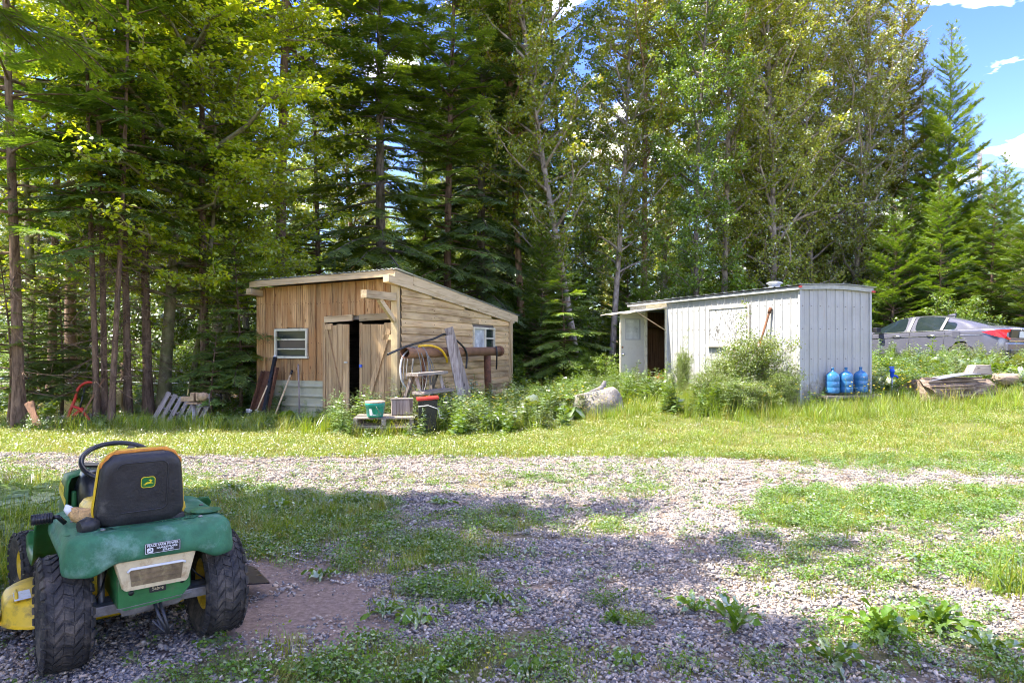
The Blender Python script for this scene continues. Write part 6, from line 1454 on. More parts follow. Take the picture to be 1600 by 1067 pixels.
for k in range(30):
    px = 380+1000*(k+rs_.uniform(.1, .9))/30; Y = rs_.uniform(27, 36); x, y = at(px, Y)
    place_tree('young_fir', K[['young_a', 'young_b'][k % 2]], 'young fir filling the gaps low in the wood behind the sheds', 'tree', x, y, rs_.uniform(.75, 1.15), k, (0, 0), 'young firs deep in the wood')
for px, Y, kd, s_, lab in ((975, 23.0, 'young_b', .8, 'young fir in the gap right behind the open white door'), (1000, 21.5, 'young_b', .62, 'small young fir behind the awning of the white shed')):
    x, y = at(px, Y); place_tree('young_fir', K[kd], lab, 'tree', x, y, s_, px)
# ---- boughs hanging into the top left corner, close to the lens
rs2 = np.random.RandomState(77)
def bough(P0, P1, nb_, seed, wdt):
    rs = np.random.RandomState(seed); t = np.linspace(0, 1, 9); P0 = np.array(P0); P1 = np.array(P1); L_ = np.linalg.norm(P1-P0)
    path = P0+(P1-P0)*t[:, None]+np.array([0, 0, -1])*(.22*t**2)[:, None]; paths = [(path, .016*(1-.8*t)+.002)]; d = (P1-P0)/L_; sd = np.cross(d, [0, 0, 1]); sd /= np.linalg.norm(sd)
    P, A, N_, Ls = [], [], [], []
    for k in range(nb_):
        q = .12+.88*k/nb_
        for s in (-1, 1):
            o = np.array([np.interp(q, t, path[:, c]) for c in range(3)]); dd = d*.65+sd*s*.75+np.array([0, 0, -.12-.25*rs.rand()]); dd /= np.linalg.norm(dd); lb = wdt*(1-.65*q)*rs.uniform(.75, 1.15)
            tt = np.linspace(0, 1, 5); pth = o+dd*(lb*tt)[:, None]+np.array([0, 0, -1])*(.12*lb*tt**2)[:, None]; paths.append((pth, .006*(1-.8*tt)+.001))
            m = max(3, int(lb/.055)); qs = np.linspace(.1, 1, m); pp = np.stack([np.interp(qs, tt, pth[:, c]) for c in range(3)], 1)
            for s2 in (-1, 1):
                s3 = np.cross(dd, [0, 0, 1]); s3 /= np.linalg.norm(s3)
                a = unit(dd*.62+s3*s2*.72+rs.normal(size=(m, 3))*.10+np.array([0, 0, -.08])); P.append(pp); A.append(a); N_.append(unit(rs.normal(size=(m, 3))*.22+np.array([0, 0, 1.]))); Ls.append(.17*(1.1-.6*qs)*rs.uniform(.75, 1.2, m))
            P.append(pth[-1:]); A.append(dd[None]); N_.append(np.array([[0, 0, 1.]])); Ls.append(np.array([.10]))
    tv, tq = tubes(paths, 5); V_ = fronds(np.concatenate(P), np.concatenate(A), np.concatenate(N_), np.concatenate(Ls), rs, TPLF, .08)
    return pair('x', tv, tq, M['bark_fir'], V_, quadidx(len(V_)//4), M['needle_near'])
hb = thing('hemlock_tree', 'hemlock whose near boughs hang into the top left corner', 'tree', (-5.4, 3.9, 0), 0)
paths = [(np.array([[0, 0, -.1], [.05, 0, 2.5], [0, .05, 5.5], [.05, 0, 9]]), np.array([.18, .15, .11, .05]))]; tv, tq = tubes(paths, 10); link('trunk', mesh_np('trunk', tv, tq, None, [M['bark_fir']], True), hb)
for (p0, p1, nb_, wdt, sd_) in (((-5.3, 3.9, 4.2), (-3.05, 4.9, 3.85), 26, .85, 1), ((-5.3, 3.7, 4.6), (-2.7, 4.3, 4.0), 28, .95, 2), ((-5.3, 4.2, 3.9), (-3.75, 5.0, 3.45), 22, .8, 3), ((-5.3, 3.6, 4.9), (-2.35, 4.9, 4.55), 28, .9, 4), ((-5.3, 4.0, 4.3), (-3.3, 4.6, 3.9), 22, .8, 5), ((-5.3, 3.5, 4.6), (-3.0, 4.0, 4.35), 24, .8, 6)):
    mt, mc = bough(p0, p1, nb_, sd_, wdt); b_ = link('branch', mt, hb, (5.4, -3.9, 0)); link('needle_spray', mc, b_)

# ------------------------------------------------------------------ ground cover: scattered stuff (points -> instances)
hid = {}
def scatter(name, pts, variants, rot, scl, idx, tiltn=None, kind='stuff'):
    """one object: a cloud of points, each carrying an instance of one of the variant meshes"""
    col = bpy.data.collections.new(name+'_kinds')
    for i, (me) in enumerate(variants):
        o = bpy.data.objects.new('%s_kind_%02d' % (name, i), me); col.objects.link(o)
    me = bpy.data.meshes.new(name); me.vertices.add(len(pts)); me.vertices.foreach_set('co', np.ascontiguousarray(pts, np.float32).ravel())
    a = me.attributes.new('rot', 'FLOAT_VECTOR', 'POINT'); a.data.foreach_set('vector', np.ascontiguousarray(rot, np.float32).ravel())
    a = me.attributes.new('scl', 'FLOAT', 'POINT'); a.data.foreach_set('value', np.ascontiguousarray(scl, np.float32))
    a = me.attributes.new('idx', 'INT', 'POINT'); a.data.foreach_set('value', np.ascontiguousarray(idx, np.int32))
    o = link(name, me); o['kind'] = kind
    ng = bpy.data.node_groups.new(name, 'GeometryNodeTree')
    ng.interface.new_socket('Geometry', in_out='INPUT', socket_type='NodeSocketGeometry'); ng.interface.new_socket('Geometry', in_out='OUTPUT', socket_type='NodeSocketGeometry')
    n = ng.nodes.new; gi = n('NodeGroupInput'); go = n('NodeGroupOutput'); ip = n('GeometryNodeInstanceOnPoints'); ci = n('GeometryNodeCollectionInfo')
    ci.inputs['Collection'].default_value = col; ci.inputs['Separate Children'].default_value = True; ci.inputs['Reset Children'].default_value = True
    m2p = n('GeometryNodeMeshToPoints')
    def attr(nm, ty):
        q = n('GeometryNodeInputNamedAttribute'); q.data_type = ty; q.inputs['Name'].default_value = nm; return q.outputs['Attribute']
    l = ng.links.new; e2r = n('FunctionNodeEulerToRotation')
    l(gi.outputs[0], m2p.inputs['Mesh']); l(m2p.outputs[0], ip.inputs['Points']); l(ci.outputs[0], ip.inputs['Instance']); ip.inputs['Pick Instance'].default_value = True
    l(attr('idx', 'INT'), ip.inputs['Instance Index']); l(attr('rot', 'FLOAT_VECTOR'), e2r.inputs[0]); l(e2r.outputs[0], ip.inputs['Rotation']); l(attr('scl', 'FLOAT'), ip.inputs['Scale']); l(ip.outputs[0], go.inputs[0])
    md = o.modifiers.new('scatter', 'NODES'); md.node_group = ng
    return o
rsg = np.random.RandomState(21)
# --- variants
def stone_cluster(seed, n, rad, s0, s1, mat):
    rs = np.random.RandomState(seed)
    bm = bmesh.new(); bmesh.ops.create_icosphere(bm, subdivisions=1, radius=.5); bv = np.array([v.co[:] for v in bm.verts]); bf = np.array([[v.index for v in f.verts] for f in bm.faces]); bm.free()
    Vs, Fs = [], []
    for i in range(n):
        v = bv*(1+rs.uniform(-.22, .22, (len(bv), 1))); s = rs.uniform(s0, s1)*(1 if rs.rand() > .12 else 1.5)
        v = v*np.array([s*rs.uniform(.9, 1.5), s*rs.uniform(.7, 1.0), s*rs.uniform(.35, .65)])
        E = np.array(Euler((rs.normal()*.35, rs.normal()*.35, rs.uniform(0, 6.3))).to_matrix()); v = v@E.T
        a = rs.uniform(0, 2*PI); r_ = rad*math.sqrt(rs.rand()); v = v+np.array([r_*math.cos(a), r_*math.sin(a), s*.12+rs.uniform(0, .006)])
        Vs.append(v); Fs.append(bf+i*len(bv))
    return mesh_np('stones', np.concatenate(Vs), None, np.concatenate(Fs).astype(np.int32), [mat])
def stone_mat():
    m, t, out = new_mat('gravel_stone'); ge = nd(t, 'NewGeometry'); oi = nd(t, 'ObjectInfo'); tc = nd(t, 'TexCoord')
    ad = nd(t, 'Math', {0: ge.outputs['Random Per Island'], 1: oi.outputs['Random']}, operation='ADD'); fr = nd(t, 'Math', {0: ad.outputs[0]}, operation='FRACT')
    c = ramp(t, fr.outputs[0], [(0.0, (0.125, 0.117, 0.117)), (.25, (0.214, 0.200, 0.192)), (.5, (0.321, 0.287, 0.253)), (.7, (0.393, 0.333, 0.264)), (.85, (0.488, 0.363, 0.257)), (1.0, (0.619, 0.567, 0.493))])
    nz = nd(t, 'TexNoise', {'Vector': tc.outputs['Object'], 'Scale': 90.0, 'Detail': 3.0}); f = nd(t, 'MapRange', {'Value': nz.outputs['Fac'], 'To Min': .7, 'To Max': 1.25}); c = mixc(t, 1.0, c, f.outputs[0], 'MULTIPLY')
    b = nd(t, 'BsdfPrincipled', {'Base Color': c, 'Roughness': .8, 'Specular IOR Level': .3}); t.links.new(b.outputs[0], out.inputs[0]); return m
SM = stone_mat()
stones = [stone_cluster(100+i, 60,   .12, .010, .024, SM) for i in range(6)]
stones_small = [stone_cluster(120+i, 26, .14, .006, .016, SM) for i in range(3)]
def tuft(seed, n, rad, h0, h1, w_, mat, lean=.45, segs=3, leafy=0):
    rs = np.random.RandomState(seed); Vs, Qs, off = [], [], 0
    a = rs.uniform(0, 2*PI, n); r_ = rad*np.sqrt(rs.rand(n)); b0 = np.stack([r_*np.cos(a), r_*np.sin(a), -.01*np.ones(n)], 1)
    az = rs.uniform(0, 2*PI, n); hh = rs.uniform(h0, h1, n); ln = np.abs(rs.normal(size=n))*lean; d = np.stack([np.cos(az), np.sin(az), 0*az], 1); s = np.stack([-np.sin(az), np.cos(az), 0*az], 1)
    face = rs.uniform(-1, 1, n)[:, None]; s = unit(s+d*face)
    t = np.linspace(0, 1, segs+1); rows = []
    for q in t:
        c = b0+d*(ln*hh*q**1.8)[:, None]+np.array([0, 0, 1.])*(hh*(q-.25*ln*q*q))[:, None]; wd = (w_*(1-q**1.6)*rs.uniform(.8, 1.2, n))[:, None]*.5
        rows += [c-s*wd, c+s*wd]
    V = np.stack(rows, 1); m = 2*(segs+1); base = (np.arange(n)*m)[:, None]
    q = np.concatenate([base+np.array([[2*i, 2*i+1, 2*i+3, 2*i+2]]) for i in range(segs)]).astype(np.int32)
    V = V.reshape(-1, 3)
    if leafy:
        k = leafy; a = rs.uniform(0, 2*PI, k); r_ = rad*np.sqrt(rs.rand(k)); z = rs.uniform(.2, .85, k)*h1
        p = np.stack([r_*np.cos(a), r_*np.sin(a), z], 1); ax_ = unit(rs.normal(size=(k, 3))*np.array([1, 1, .35])); up_ = unit(rs.normal(size=(k, 3))*.5+np.array([0, 0, 1.])); bb = unit(np.cross(up_, ax_)); l = rs.uniform(.6, 1.2, k)*leaf_sz
        V2 = cards(p, ax_, bb, l, l*.8, .12, .5); q = np.concatenate([q, quadidx(k, len(V))]); V = np.concatenate([V, V2])
    return mesh_np('tuft', V, q, None, [mat])
leaf_sz = .016
lawn = [tuft(200+i, 46, .11, .03, .085, .005, M['grass'] if i % 3 else M['grass_dry'], .6, 2, 22) for i in range(6)]
leaf_sz = .018
clov = [tuft(210+i, 12, .09, .03, .09, .0045, M['clover'], .6, 2, 90) for i in range(4)]
sprig = [tuft(216+i, 5, .035, .02, .06, .004, M['weed'], .7, 2, 16) for i in range(3)]
tall = [tuft(220+i, 40, .13, .16, .42, .0075, M['grass'], .38, 4) for i in range(4)]+[tuft(226, 30, .13, .2, .5, .006, M['grass_dry'], .35, 4)]
med = [tuft(230+i, 40, .11, .09, .22, .006, M['grass'] if i != 2 else M['grass_dry'], .5, 3) for i in range(4)]
# --- leafy weed stems and flowers
def weedm(seed, h, n, l, w_, mat, stems=3, spread=.12, droop=.3):
    rs = np.random.RandomState(seed); paths, P, A, U, Ls = [], [], [], [], []
    for s in range(stems):
        o = np.array([rs.uniform(-spread, spread), rs.uniform(-spread, spread), -.02]); ln = rs.normal(size=2)*.12*h; t = np.linspace(0, 1, 5); hh = h*rs.uniform(.7, 1.1)
        pth = o+np.stack([ln[0]*t**1.5, ln[1]*t**1.5, hh*t], 1); paths.append((pth, .005*(1-.7*t)))
        for k in range(n):
            q = .08+.92*(k+rs.rand())/n; p = np.array([np.interp(q, t, pth[:, c]) for c in range(3)]); az = k*2.4+rs.uniform(-.4, .4); a = np.array([math.cos(az), math.sin(az), .5-droop*1.5+rs.uniform(-.2, .3)]); P.append(p); A.append(a); Ls.append(l*(1.15-.8*q)*rs.uniform(.8, 1.2))
    P = np.array(P); A = unit(np.array(A)); Ls = np.array(Ls); nn = unit(rs.normal(size=P.shape)*.3+np.array([0, 0, 1.])); B = unit(np.cross(nn, A)); V = cards(P, A, B, Ls, Ls*w_, .15, .45)
    tv, tq = tubes(paths, 4); q2 = quadidx(len(V)//4, len(tv)); return mesh_np('weed_plant', np.concatenate([tv, V]), np.concatenate([tq, q2]), None, [mat])
weeds = [weedm(240, .75, 28, .17, .30, M['weed_pale'], 5), weedm(241, .60, 24, .14, .42, M['weed'], 5), weedm(242, .95, 34, .17, .28, M['weed'], 5), weedm(243, .5, 18, .16, .6, M['weed'], 5)]
def flowerm(seed, h, n, rad, size, mat, stemmat):
    rs = np.random.RandomState(seed); paths, P, A = [], [], []
    for s in range(n):
        a = rs.uniform(0, 6.28); r_ = rad*math.sqrt(rs.rand()); o = np.array([r_*math.cos(a), r_*math.sin(a), -.02]); hh = h*rs.uniform(.6, 1.1); e = o+np.array([rs.normal()*.1*h, rs.normal()*.1*h, hh]); paths.append((np.array([o, (o+e)/2+rs.normal(size=3)*.01, e]), np.array([.0022, .002, .0015])))
        for k in range(5): az = k*1.2566+a; P.append(e); A.append([math.cos(az), math.sin(az), .35])
    P = np.array(P); A = unit(np.array(A)); B = unit(np.cross(np.array([0, 0, 1.]), A)); l = np.full(len(P), size)*rs.uniform(.8, 1.2, len(P)); V = cards(P, A, B, l, l*.9, .1, .6)
    tv, tq = tubes(paths, 3)
    return mesh_np('flowers', np.concatenate([tv, V]), np.concatenate([tq, quadidx(len(V)//4, len(tv))]), None, [stemmat, mat], midx=np.r_[np.zeros(len(tq)), np.ones(len(V)//4)])
butter = [flowerm(250+i, .55, 7, .16, .020, M['flower_yellow'], M['weed']) for i in range(3)]
butter_low = [flowerm(255+i, .10, 3, .10, .011, M['flower_yellow'], M['weed']) for i in range(2)]
whitef = [flowerm(260+i, .075, 9, .14, .010, M['flower_white'], M['clover']) for i in range(3)]

def jitter_pts(n, x0, x1, y0, y1, dens_by_y=None):
    x = rsg.uniform(x0, x1, n); y = rsg.uniform(y0, y1, n); return x, y
def in_view(x, y, m=.6): return np.abs(x) < .75*y*1.04+m
def emit(name, x, y, variants, s0, s1, tilt=.12, zo=0.0, wts=None):
    n = len(x); z = hgt(x, y)+zo
    rot = np.stack([rsg.normal(size=n)*tilt, rsg.normal(size=n)*tilt, rsg.uniform(0, 2*PI, n)], 1)
    idx = rsg.choice(len(variants), n, p=wts)
    return scatter(name, np.stack([x, y, z], 1), variants, rot, rsg.uniform(s0, s1, n), idx)
SHEDX = lambda x, y: ((x-SC[0])*ex[0]+(y-SC[1])*ex[1] > -W_-.05)*((x-SC[0])*ex[0]+(y-SC[1])*ex[1] < .06)*((x-SC[0])*ey[0]+(y-SC[1])*ey[1] > -.08)*((x-SC[0])*ey[0]+(y-SC[1])*ey[1] < 5.8)
TRX = lambda x, y: ((x-tC[0])*tex_[0]+(y-tC[1])*tex_[1] > -.03)*((x-tC[0])*tex_[0]+(y-tC[1])*tex_[1] < TW)*((x-tC[0])*tey[0]+(y-tC[1])*tey[1] > -.03)*((x-tC[0])*tey[0]+(y-tC[1])*tey[1] < TL)
def free(x, y): return ~(SHEDX(x, y).astype(bool) | TRX(x, y).astype(bool))
# gravel
x, y = jitter_pts(26000, -8.5, 10.5, 2.3, 9.9); g, d = masks(x, y)
keep = in_view(x, y)*(rsg.rand(len(x)) < np.clip((1.02-g*1.0)*(1-.97*d), 0.03, 1)*np.clip(1.2-(y-2.5)/14, .5, 1))
emit('gravel', x[keep], y[keep], stones, .62, 1.12, .10)
x, y = jitter_pts(5200, -8.5, 8, 2.3, 9.4); g, d = masks(x, y); keep = in_view(x, y)*((d > .3) | (g > .3))*(rsg.rand(len(x)) < .5)
emit('grit', x[keep], y[keep], stones_small, .7, 1.3, .10)
# lawn between road and sheds
x, y = jitter_pts(30000, -14, 16, 8.9, 15.0); g, d = masks(x, y); bare = fbm(x*.9+3, y*.9, 41)
keep = in_view(x, y)*(rsg.rand(len(x)) < g*np.clip((bare-.30)*6, .25, 1))*free(x, y)*~((x < -4.8)*(y > 12.6)*(bare < .5))
emit('lawn_grass', x[keep], y[keep], lawn, .8, 1.5, .15)
# longer grass near the buildings, round the boulder, log and shrubs
def near_any(x, y, lst):
    r = np.zeros_like(x)
    for cx, cy_, rx, ry in lst: r = np.maximum(r, np.clip(1.4-np.sqrt(((x-cx)/rx)**2+((y-cy_)/ry)**2), 0, 1))
    return r
def W(px, Y, rx, ry): a, b = at(px, Y); return (a, b, rx, ry)
TALL = [W(300, 12.1, 1.9, .55), W(450, 12.3, 1.5, .55), W(570, 11.9, 1.3, .8), W(680, 12.4, 1.5, 1.1), W(790, 13.4, 1.4, 1.6), W(870, 13.4, 1.2, .9), W(950, 12.8, .7, .45), W(1100, 14.3, 1.3, 1.4), W(1180, 12.4, 1.2, .7), W(1260, 12.2, 1.0, .6), W(1340, 12.4, 1.0, .7), W(1410, 13.2, 1.2, .8), W(1490, 13.4, 1.4, .7), W(1580, 14.6, 1.2, .9), W(1450, 15.5, 2.2, 1.6), W(900, 16, 2.0, 2.4), W(1000, 15.4, .9, 1.0)]
x, y = jitter_pts(15000, -10, 14, 11, 19); nr = near_any(x, y, TALL)
keep = (rsg.rand(len(x)) < np.clip(nr*1.1, 0, 1)*.75)*free(x, y)*in_view(x, y)
emit('tall_grass', x[keep], y[keep], tall+med, .55, 1.15, .12, wts=np.array([.12, .12, .12, .12, .07, .13, .12, .08, .12]))
# green patches in the gravel
x, y = jitter_pts(24000, -7, 9.5, 2.3, 9.3); g, d = masks(x, y); nn_ = fbm(x*4, y*4, 91)
keep = in_view(x, y)*(rsg.rand(len(x)) < np.clip(g*1.3-.2, 0, 1)**1.2*np.clip((nn_-.25)*4, .15, 1)*.9)*(y < 9.25)
emit('clover_patch', x[keep], y[keep], clov+lawn[:3], .65, 1.2, .15)
x, y = jitter_pts(8000, -7, 9.5, 2.3, 9.5); keep = in_view(x, y)*(masks(x, y)[1] < .55)*(rsg.rand(len(x)) < .4+.6*(fbm(x*1.3, y*1.3, 53) > .5))
emit('weed_sprigs', x[keep], y[keep], sprig, .6, 1.5, .15)
x, y = jitter_pts(2600, -7, 9.5, 2.3, 9.3); g, d = masks(x, y); keep = in_view(x, y)*(g > .55)*(rsg.rand(len(x)) < .55)
emit('grass_clumps', x[keep], y[keep], med, .35, .8, .2)
# verge left of the mower
x, y = jitter_pts(2600, -5.4, -2.3, 3.9, 7.1); px_ = 800+F_*x/y; keep = (px_ < 130)*(rsg.rand(len(x)) < .6)*((y > 5.0) | (px_ < 40))*(y < 6.9)*~((x > -3.1)*(y < 4.6))
emit('verge_grass', x[keep], y[keep], med+tall[:2], .6, 1.0, .2)
x, y = jitter_pts(500, -4.6, -1.2, 5.2, 6.6); px_ = 800+F_*x/y; keep = (px_ > 270)*(px_ < 620)*(rsg.rand(len(x)) < .7); emit('verge_weeds', x[keep], y[keep], med, .5, .95, .2)
# tall leafy weeds, buttercups
x, y = jitter_pts(5200, -8, 14, 11, 18); nr = near_any(x, y, [W(560, 12.0, .8, .5), W(640, 11.8, 1.0, .7), W(700, 12.2, 1.2, 1.0), W(800, 13.6, 1.3, 1.6), W(860, 13.8, 1.1, 1.2), W(1130, 12.6, .9, .4), W(1400, 14.6, 1.6, .9), W(1530, 15.0, 1.8, .9), W(1460, 16, 2.4, 1.2), W(930, 16.0, 1.6, 1.5)])
keep = (rsg.rand(len(x)) < np.clip(nr, 0, 1)*.95)*free(x, y)*~((np.abs(x-at(600, 11.6)[0]) < .62)*(y < 12.1)); emit('leafy_weeds', x[keep], y[keep], weeds, .55, 1.0, .1)
x, y = jitter_pts(1500, -4, 12, 11, 17); nr = near_any(x, y, [W(760, 13.2, .9, .8), W(820, 14.5, 1.0, 1.6), W(690, 12.4, .7, .5), W(1250, 12.25, .9, .3), W(1320, 12.5, .8, .25), W(1420, 13.2, .9, .6), W(940, 12.8, .6, .3), W(1400, 15, 1.2, .8)])
keep = (rsg.rand(len(x)) < np.clip(nr, 0, 1)*.5)*free(x, y); emit('buttercups', x[keep], y[keep], butter, .7, 1.15, .08)
x, y = jitter_pts(900, -5, 9, 2.6, 9.2); g, d = masks(x, y); keep = in_view(x, y)*(g > .6)*(rsg.rand(len(x)) < .16); emit('low_buttercups', x[keep], y[keep], butter_low, .8, 1.2, .1)
x, y = jitter_pts(2200, -5, 12, 2.6, 12); g, d = masks(x, y); cl = fbm(x*1.1, y*1.1, 63); keep = in_view(x, y)*(g > .6)*(cl > .52)*(rsg.rand(len(x)) < .4); emit('white_clover_flowers', x[keep], y[keep], whitef, .8, 1.2, .1)
# floor of the wood
x, y = jitter_pts(9000, -22, 16, 13.5, 30); n2 = fbm(x*.8, y*.8, 71); keep = (rsg.rand(len(x)) < np.clip((n2-.36)*5, 0, 1)*.8)*free(x, y)*in_view(x, y); emit('woodland_grass', x[keep], y[keep], med+[weeds[1], weeds[3]], .7, 1.5, .15)
x, y = jitter_pts(900, -9, -3.4, 11.8, 13.4); keep = (rsg.rand(len(x)) < .55)*free(x, y); emit('edge_weeds', x[keep], y[keep], [weeds[3], weeds[1]]+med[:2], .3, .6, .2)

# ------------------------------------------------------------------ single plants
def rosette(seed, n, l0, l1, w_, upright, mat, lobes=.25):
    rs = np.random.RandomState(seed); V, Q = [], []; S = 13
    for i in range(n):
        az = i*2.4+rs.uniform(-.4, .4); L_ = rs.uniform(l0, l1); up_ = upright*rs.uniform(.6, 1.25); t = np.linspace(0, 1, S)
        d = np.array([math.cos(az), math.sin(az), 0]); s = np.array([-d[1], d[0], 0]); tw = rs.uniform(-.5, .5)
        wob = 1+lobes*np.cos(np.arange(S)*PI)*.8
        wd = w_*L_*np.sin(PI*np.clip(t*.92+.06, 0, 1))**.7*np.minimum(1, .25+t*1.6)*wob
        lo_ = .16*(1.5-min(up_, 1.5))+.10
        ce = d*(L_*(np.cos(min(up_, 1.45))*t+.22*t**2))[:, None]+np.array([0, 0, 1.])*(L_*(math.sin(min(up_, 1.45))*t-(.22+lo_*1.4)*t**2.2)+.01)[:, None]
        sv = s*math.cos(tw)+np.array([0, 0, math.sin(tw)])
        wave = .012*np.sin(t*9+i); b = len(V)
        for k in range(S):
            V += [ce[k]-sv*wd[k]*.5+np.array([0, 0, wd[k]*.16+wave[k]]), ce[k], ce[k]+sv*wd[k]*.5+np.array([0, 0, wd[k]*.16-wave[k]])]
        for k in range(S-1):
            for j in (0, 1): Q.append([b+3*k+j, b+3*k+j+1, b+3*(k+1)+j+1, b+3*(k+1)+j])
    return mesh_np('leaves', np.array(V), np.array(Q, np.int32), None, [mat], True)
RO = [rosette(300, 18, .16, .31, .15, 1.35, M['weed'], .5), rosette(301, 17, .09, .20, .15, .9, M['weed'], .55), rosette(302, 10, .06, .13, .26, .8, M['weed'], .15), rosette(303, 44, .10, .27, .15, 1.2, M['clover'], .5)]
for k, (px, py, v_, s, lab) in enumerate(((1148, 990, 0, 1.0, 'large upright dandelion like plant in the middle right of the gravel'), (1085, 955, 1, .95, 'single long leaved weed just left of the large upright plant'), (1378, 1000, 3, 1.15, 'biggest dark leafy dock clump near the lower right'), (1465, 985, 3, .95, 'spreading dock clump right of the biggest one'), (1300, 1040, 1, 1.1, 'low ragged weed at the bottom right edge'), (1545, 1020, 1, 1.2, 'flat leaved weed near the lower right corner'), (1440, 880, 1, .9, 'pale leaved weed in the sunny gravel at the right'),
   (1500, 868, 2, 1.2, 'small broad leaved weed in the sunny gravel'), (1390, 905, 1, .8, 'weed at the shade edge on the right'), (775, 940, 2, 1.2, 'small weed right of the bare soil'), (960, 972, 3, .42, 'bright green tight clump alone in the gravel'), (600, 962, 1, .8, 'dandelion weed beside the bare soil patch'), (655, 975, 2, 1.3, 'pointed leaved weed in front of the bare soil'), (575, 1000, 2, .9, 'tiny weed below the bare soil patch'), (668, 1060, 1, .9, 'weed at the bottom edge of the picture, centre left'), (820, 1056, 2, 1.2, 'broad leaved weed at the bottom edge, centre'), (985, 1035, 2, 1.0, 'small two leaved weed at the bottom, right of centre'),
   (505, 795, 1, 1.1, 'lush dandelion clump at the back of the grassy patch'), (430, 800, 1, 1.2, 'lush dandelion clump right behind the mower'), (560, 790, 1, 1.0, 'sunlit dandelion clump at the road edge'), (690, 790, 1, .9, 'dark rosette at the road edge near the middle'), (370, 770, 1, 1.0, 'dark weed tuft at the edge of the road'), (465, 782, 1, .9, 'pale sunlit weed at the edge of the grassy patch'), (1545, 775, 2, 1.3, 'dark weed at the far right of the road'), (505, 902, 2, 1.2, 'small weed at the top of the bare soil'), (1240, 820, 1, .7, 'weed in the sunny patch of grass on the right'))):
    x, y = G(px, py); o = link('weed', RO[v_], None, (x, y, H(x, y)+.005), (0, 0, k*1.7), (s, s, s)); tag(o, lab, 'weed', 'weeds growing in the gravel')
# coarse grass tuft at the right edge
x, y = G(1590, 925); o = link('grass_tuft', tuft(310, 70, .16, .22, .42, .010, M['grass'], .4, 4), None, (x, y, H(x, y))); tag(o, 'tall grass tuft at the right edge in front of the road', 'grass tuft')
for k, (px, py, lab) in enumerate(((345, 990, 'small grass tuft at the right rear tyre of the mower'), (1325, 845, 'single grass tuft in the sunny gravel'))):
    x, y = G(px, py); o = link('grass_tuft', tuft(312+k, 14, .04, .10, .17, .005, M['grass'], .3, 3), None, (x, y, H(x, y))); tag(o, lab, 'grass tuft')
# ferns
def fernm(seed, n, L_, mat):
    rs = np.random.RandomState(seed); P, A, U, Ls, paths = [], [], [], [], []
    for i in range(n):
        az = i*2*PI/n+rs.uniform(-.4, .4); d = np.array([math.cos(az), math.sin(az), 0]); t = np.linspace(0, 1, 9); l = L_*rs.uniform(.75, 1.1)
        pth = d*(l*.85*t)[:, None]+np.array([0, 0, 1.])*(l*(.95*t-.62*t**2.2))[:, None]; paths.append((pth, .004*(1-.8*t)+.0008)); dd = unit(np.gradient(pth, axis=0)); s = np.array([-d[1], d[0], 0]); nn = np.cross(dd, s)
        for q in np.linspace(.14, .99, 20):
            for sg in (-1, 1):
                p = np.array([np.interp(q, t, pth[:, c]) for c in range(3)]); dq = np.array([np.interp(q, t, dd[:, c]) for c in range(3)]); a = dq*.35+s*sg+np.array([0, 0, -.18]); P.append(p); A.append(a); U.append(np.cross(dq, s)*-1); Ls.append(l*.34*math.sin(PI*min(1, .16+q*.84))**.8)
    P = np.array(P); A = unit(np.array(A)); U = unit(np.array(U)+1e-6); U = np.where(U[:, 2:3] < 0, -U, U)
    V = fronds(P, A, U, np.array(Ls), rs, frond_tpl(6, .16, 62, .26), .10); tv, tq = tubes(paths, 4)
    return mesh_np('fronds', np.concatenate([tv, V]), np.concatenate([tq, quadidx(len(V)//4, len(tv))]), None, [mat])
FE = [fernm(320, 8, .85, M['fern']), fernm(321, 7, .7, M['fern']), fernm(322, 6, .5, M['fern'])]
for k, (px, Y, v_, s, lab) in enumerate(((812, 14.2, 0, 1.0, 'bracken fern at the low corner of the wooden shed'), (850, 15.0, 0, 1.2, 'broad fern in front of the dark wood between the sheds'), (885, 15.6, 0, 1.15, 'lit fern left of the white door'), (915, 15.0, 1, 1.2, 'yellowish fern behind the boulder'), (945, 15.6, 0, 1.1, 'fern touching the foot of the white door'), (870, 14.0, 1, 1.1, 'fern just behind the left side of the boulder'), (690, 12.3, 1, 1.0, 'fern below the leaning planks'), (655, 12.1, 1, .9, 'dark fern in front of the wooden trestle'), (735, 12.6, 0, .85, 'fern at the foot of the rusty pipe leg'),
    (830, 15.6, 0, 1.3, 'tall fern right of the shed corner'), (900, 14.4, 0, 1.2, 'spreading lit fern behind the boulder, left side'), (865, 16.0, 0, 1.5, 'largest fern between the sheds'), (935, 14.6, 1, 1.3, 'fern right behind the boulder'),
    (45, 5.6, 1, .9, 'fern in the verge behind the mower, nearest the left edge'), (72, 6.2, 1, .85, 'fern in the verge just left of the mower hood'), (18, 4.9, 2, 1.1, 'fern beside the front wheel of the mower'), (860, 16.8, 0, 1.3, 'shaded fern deeper between the sheds'), (920, 17.0, 0, 1.3, 'shaded fern against the trees by the white door'), (385, 13.0, 2, 1.1, 'low fern by the black bucket'), (330, 12.9, 2, 1.0, 'low fern right of the bench vise'))):
    x, y = at(px, Y); o = link('fern', FE[v_], None, (x, y, H(x, y)), (0, 0, k*.9), (s, s, s)); tag(o, lab, 'fern', 'ferns round the sheds and verge')
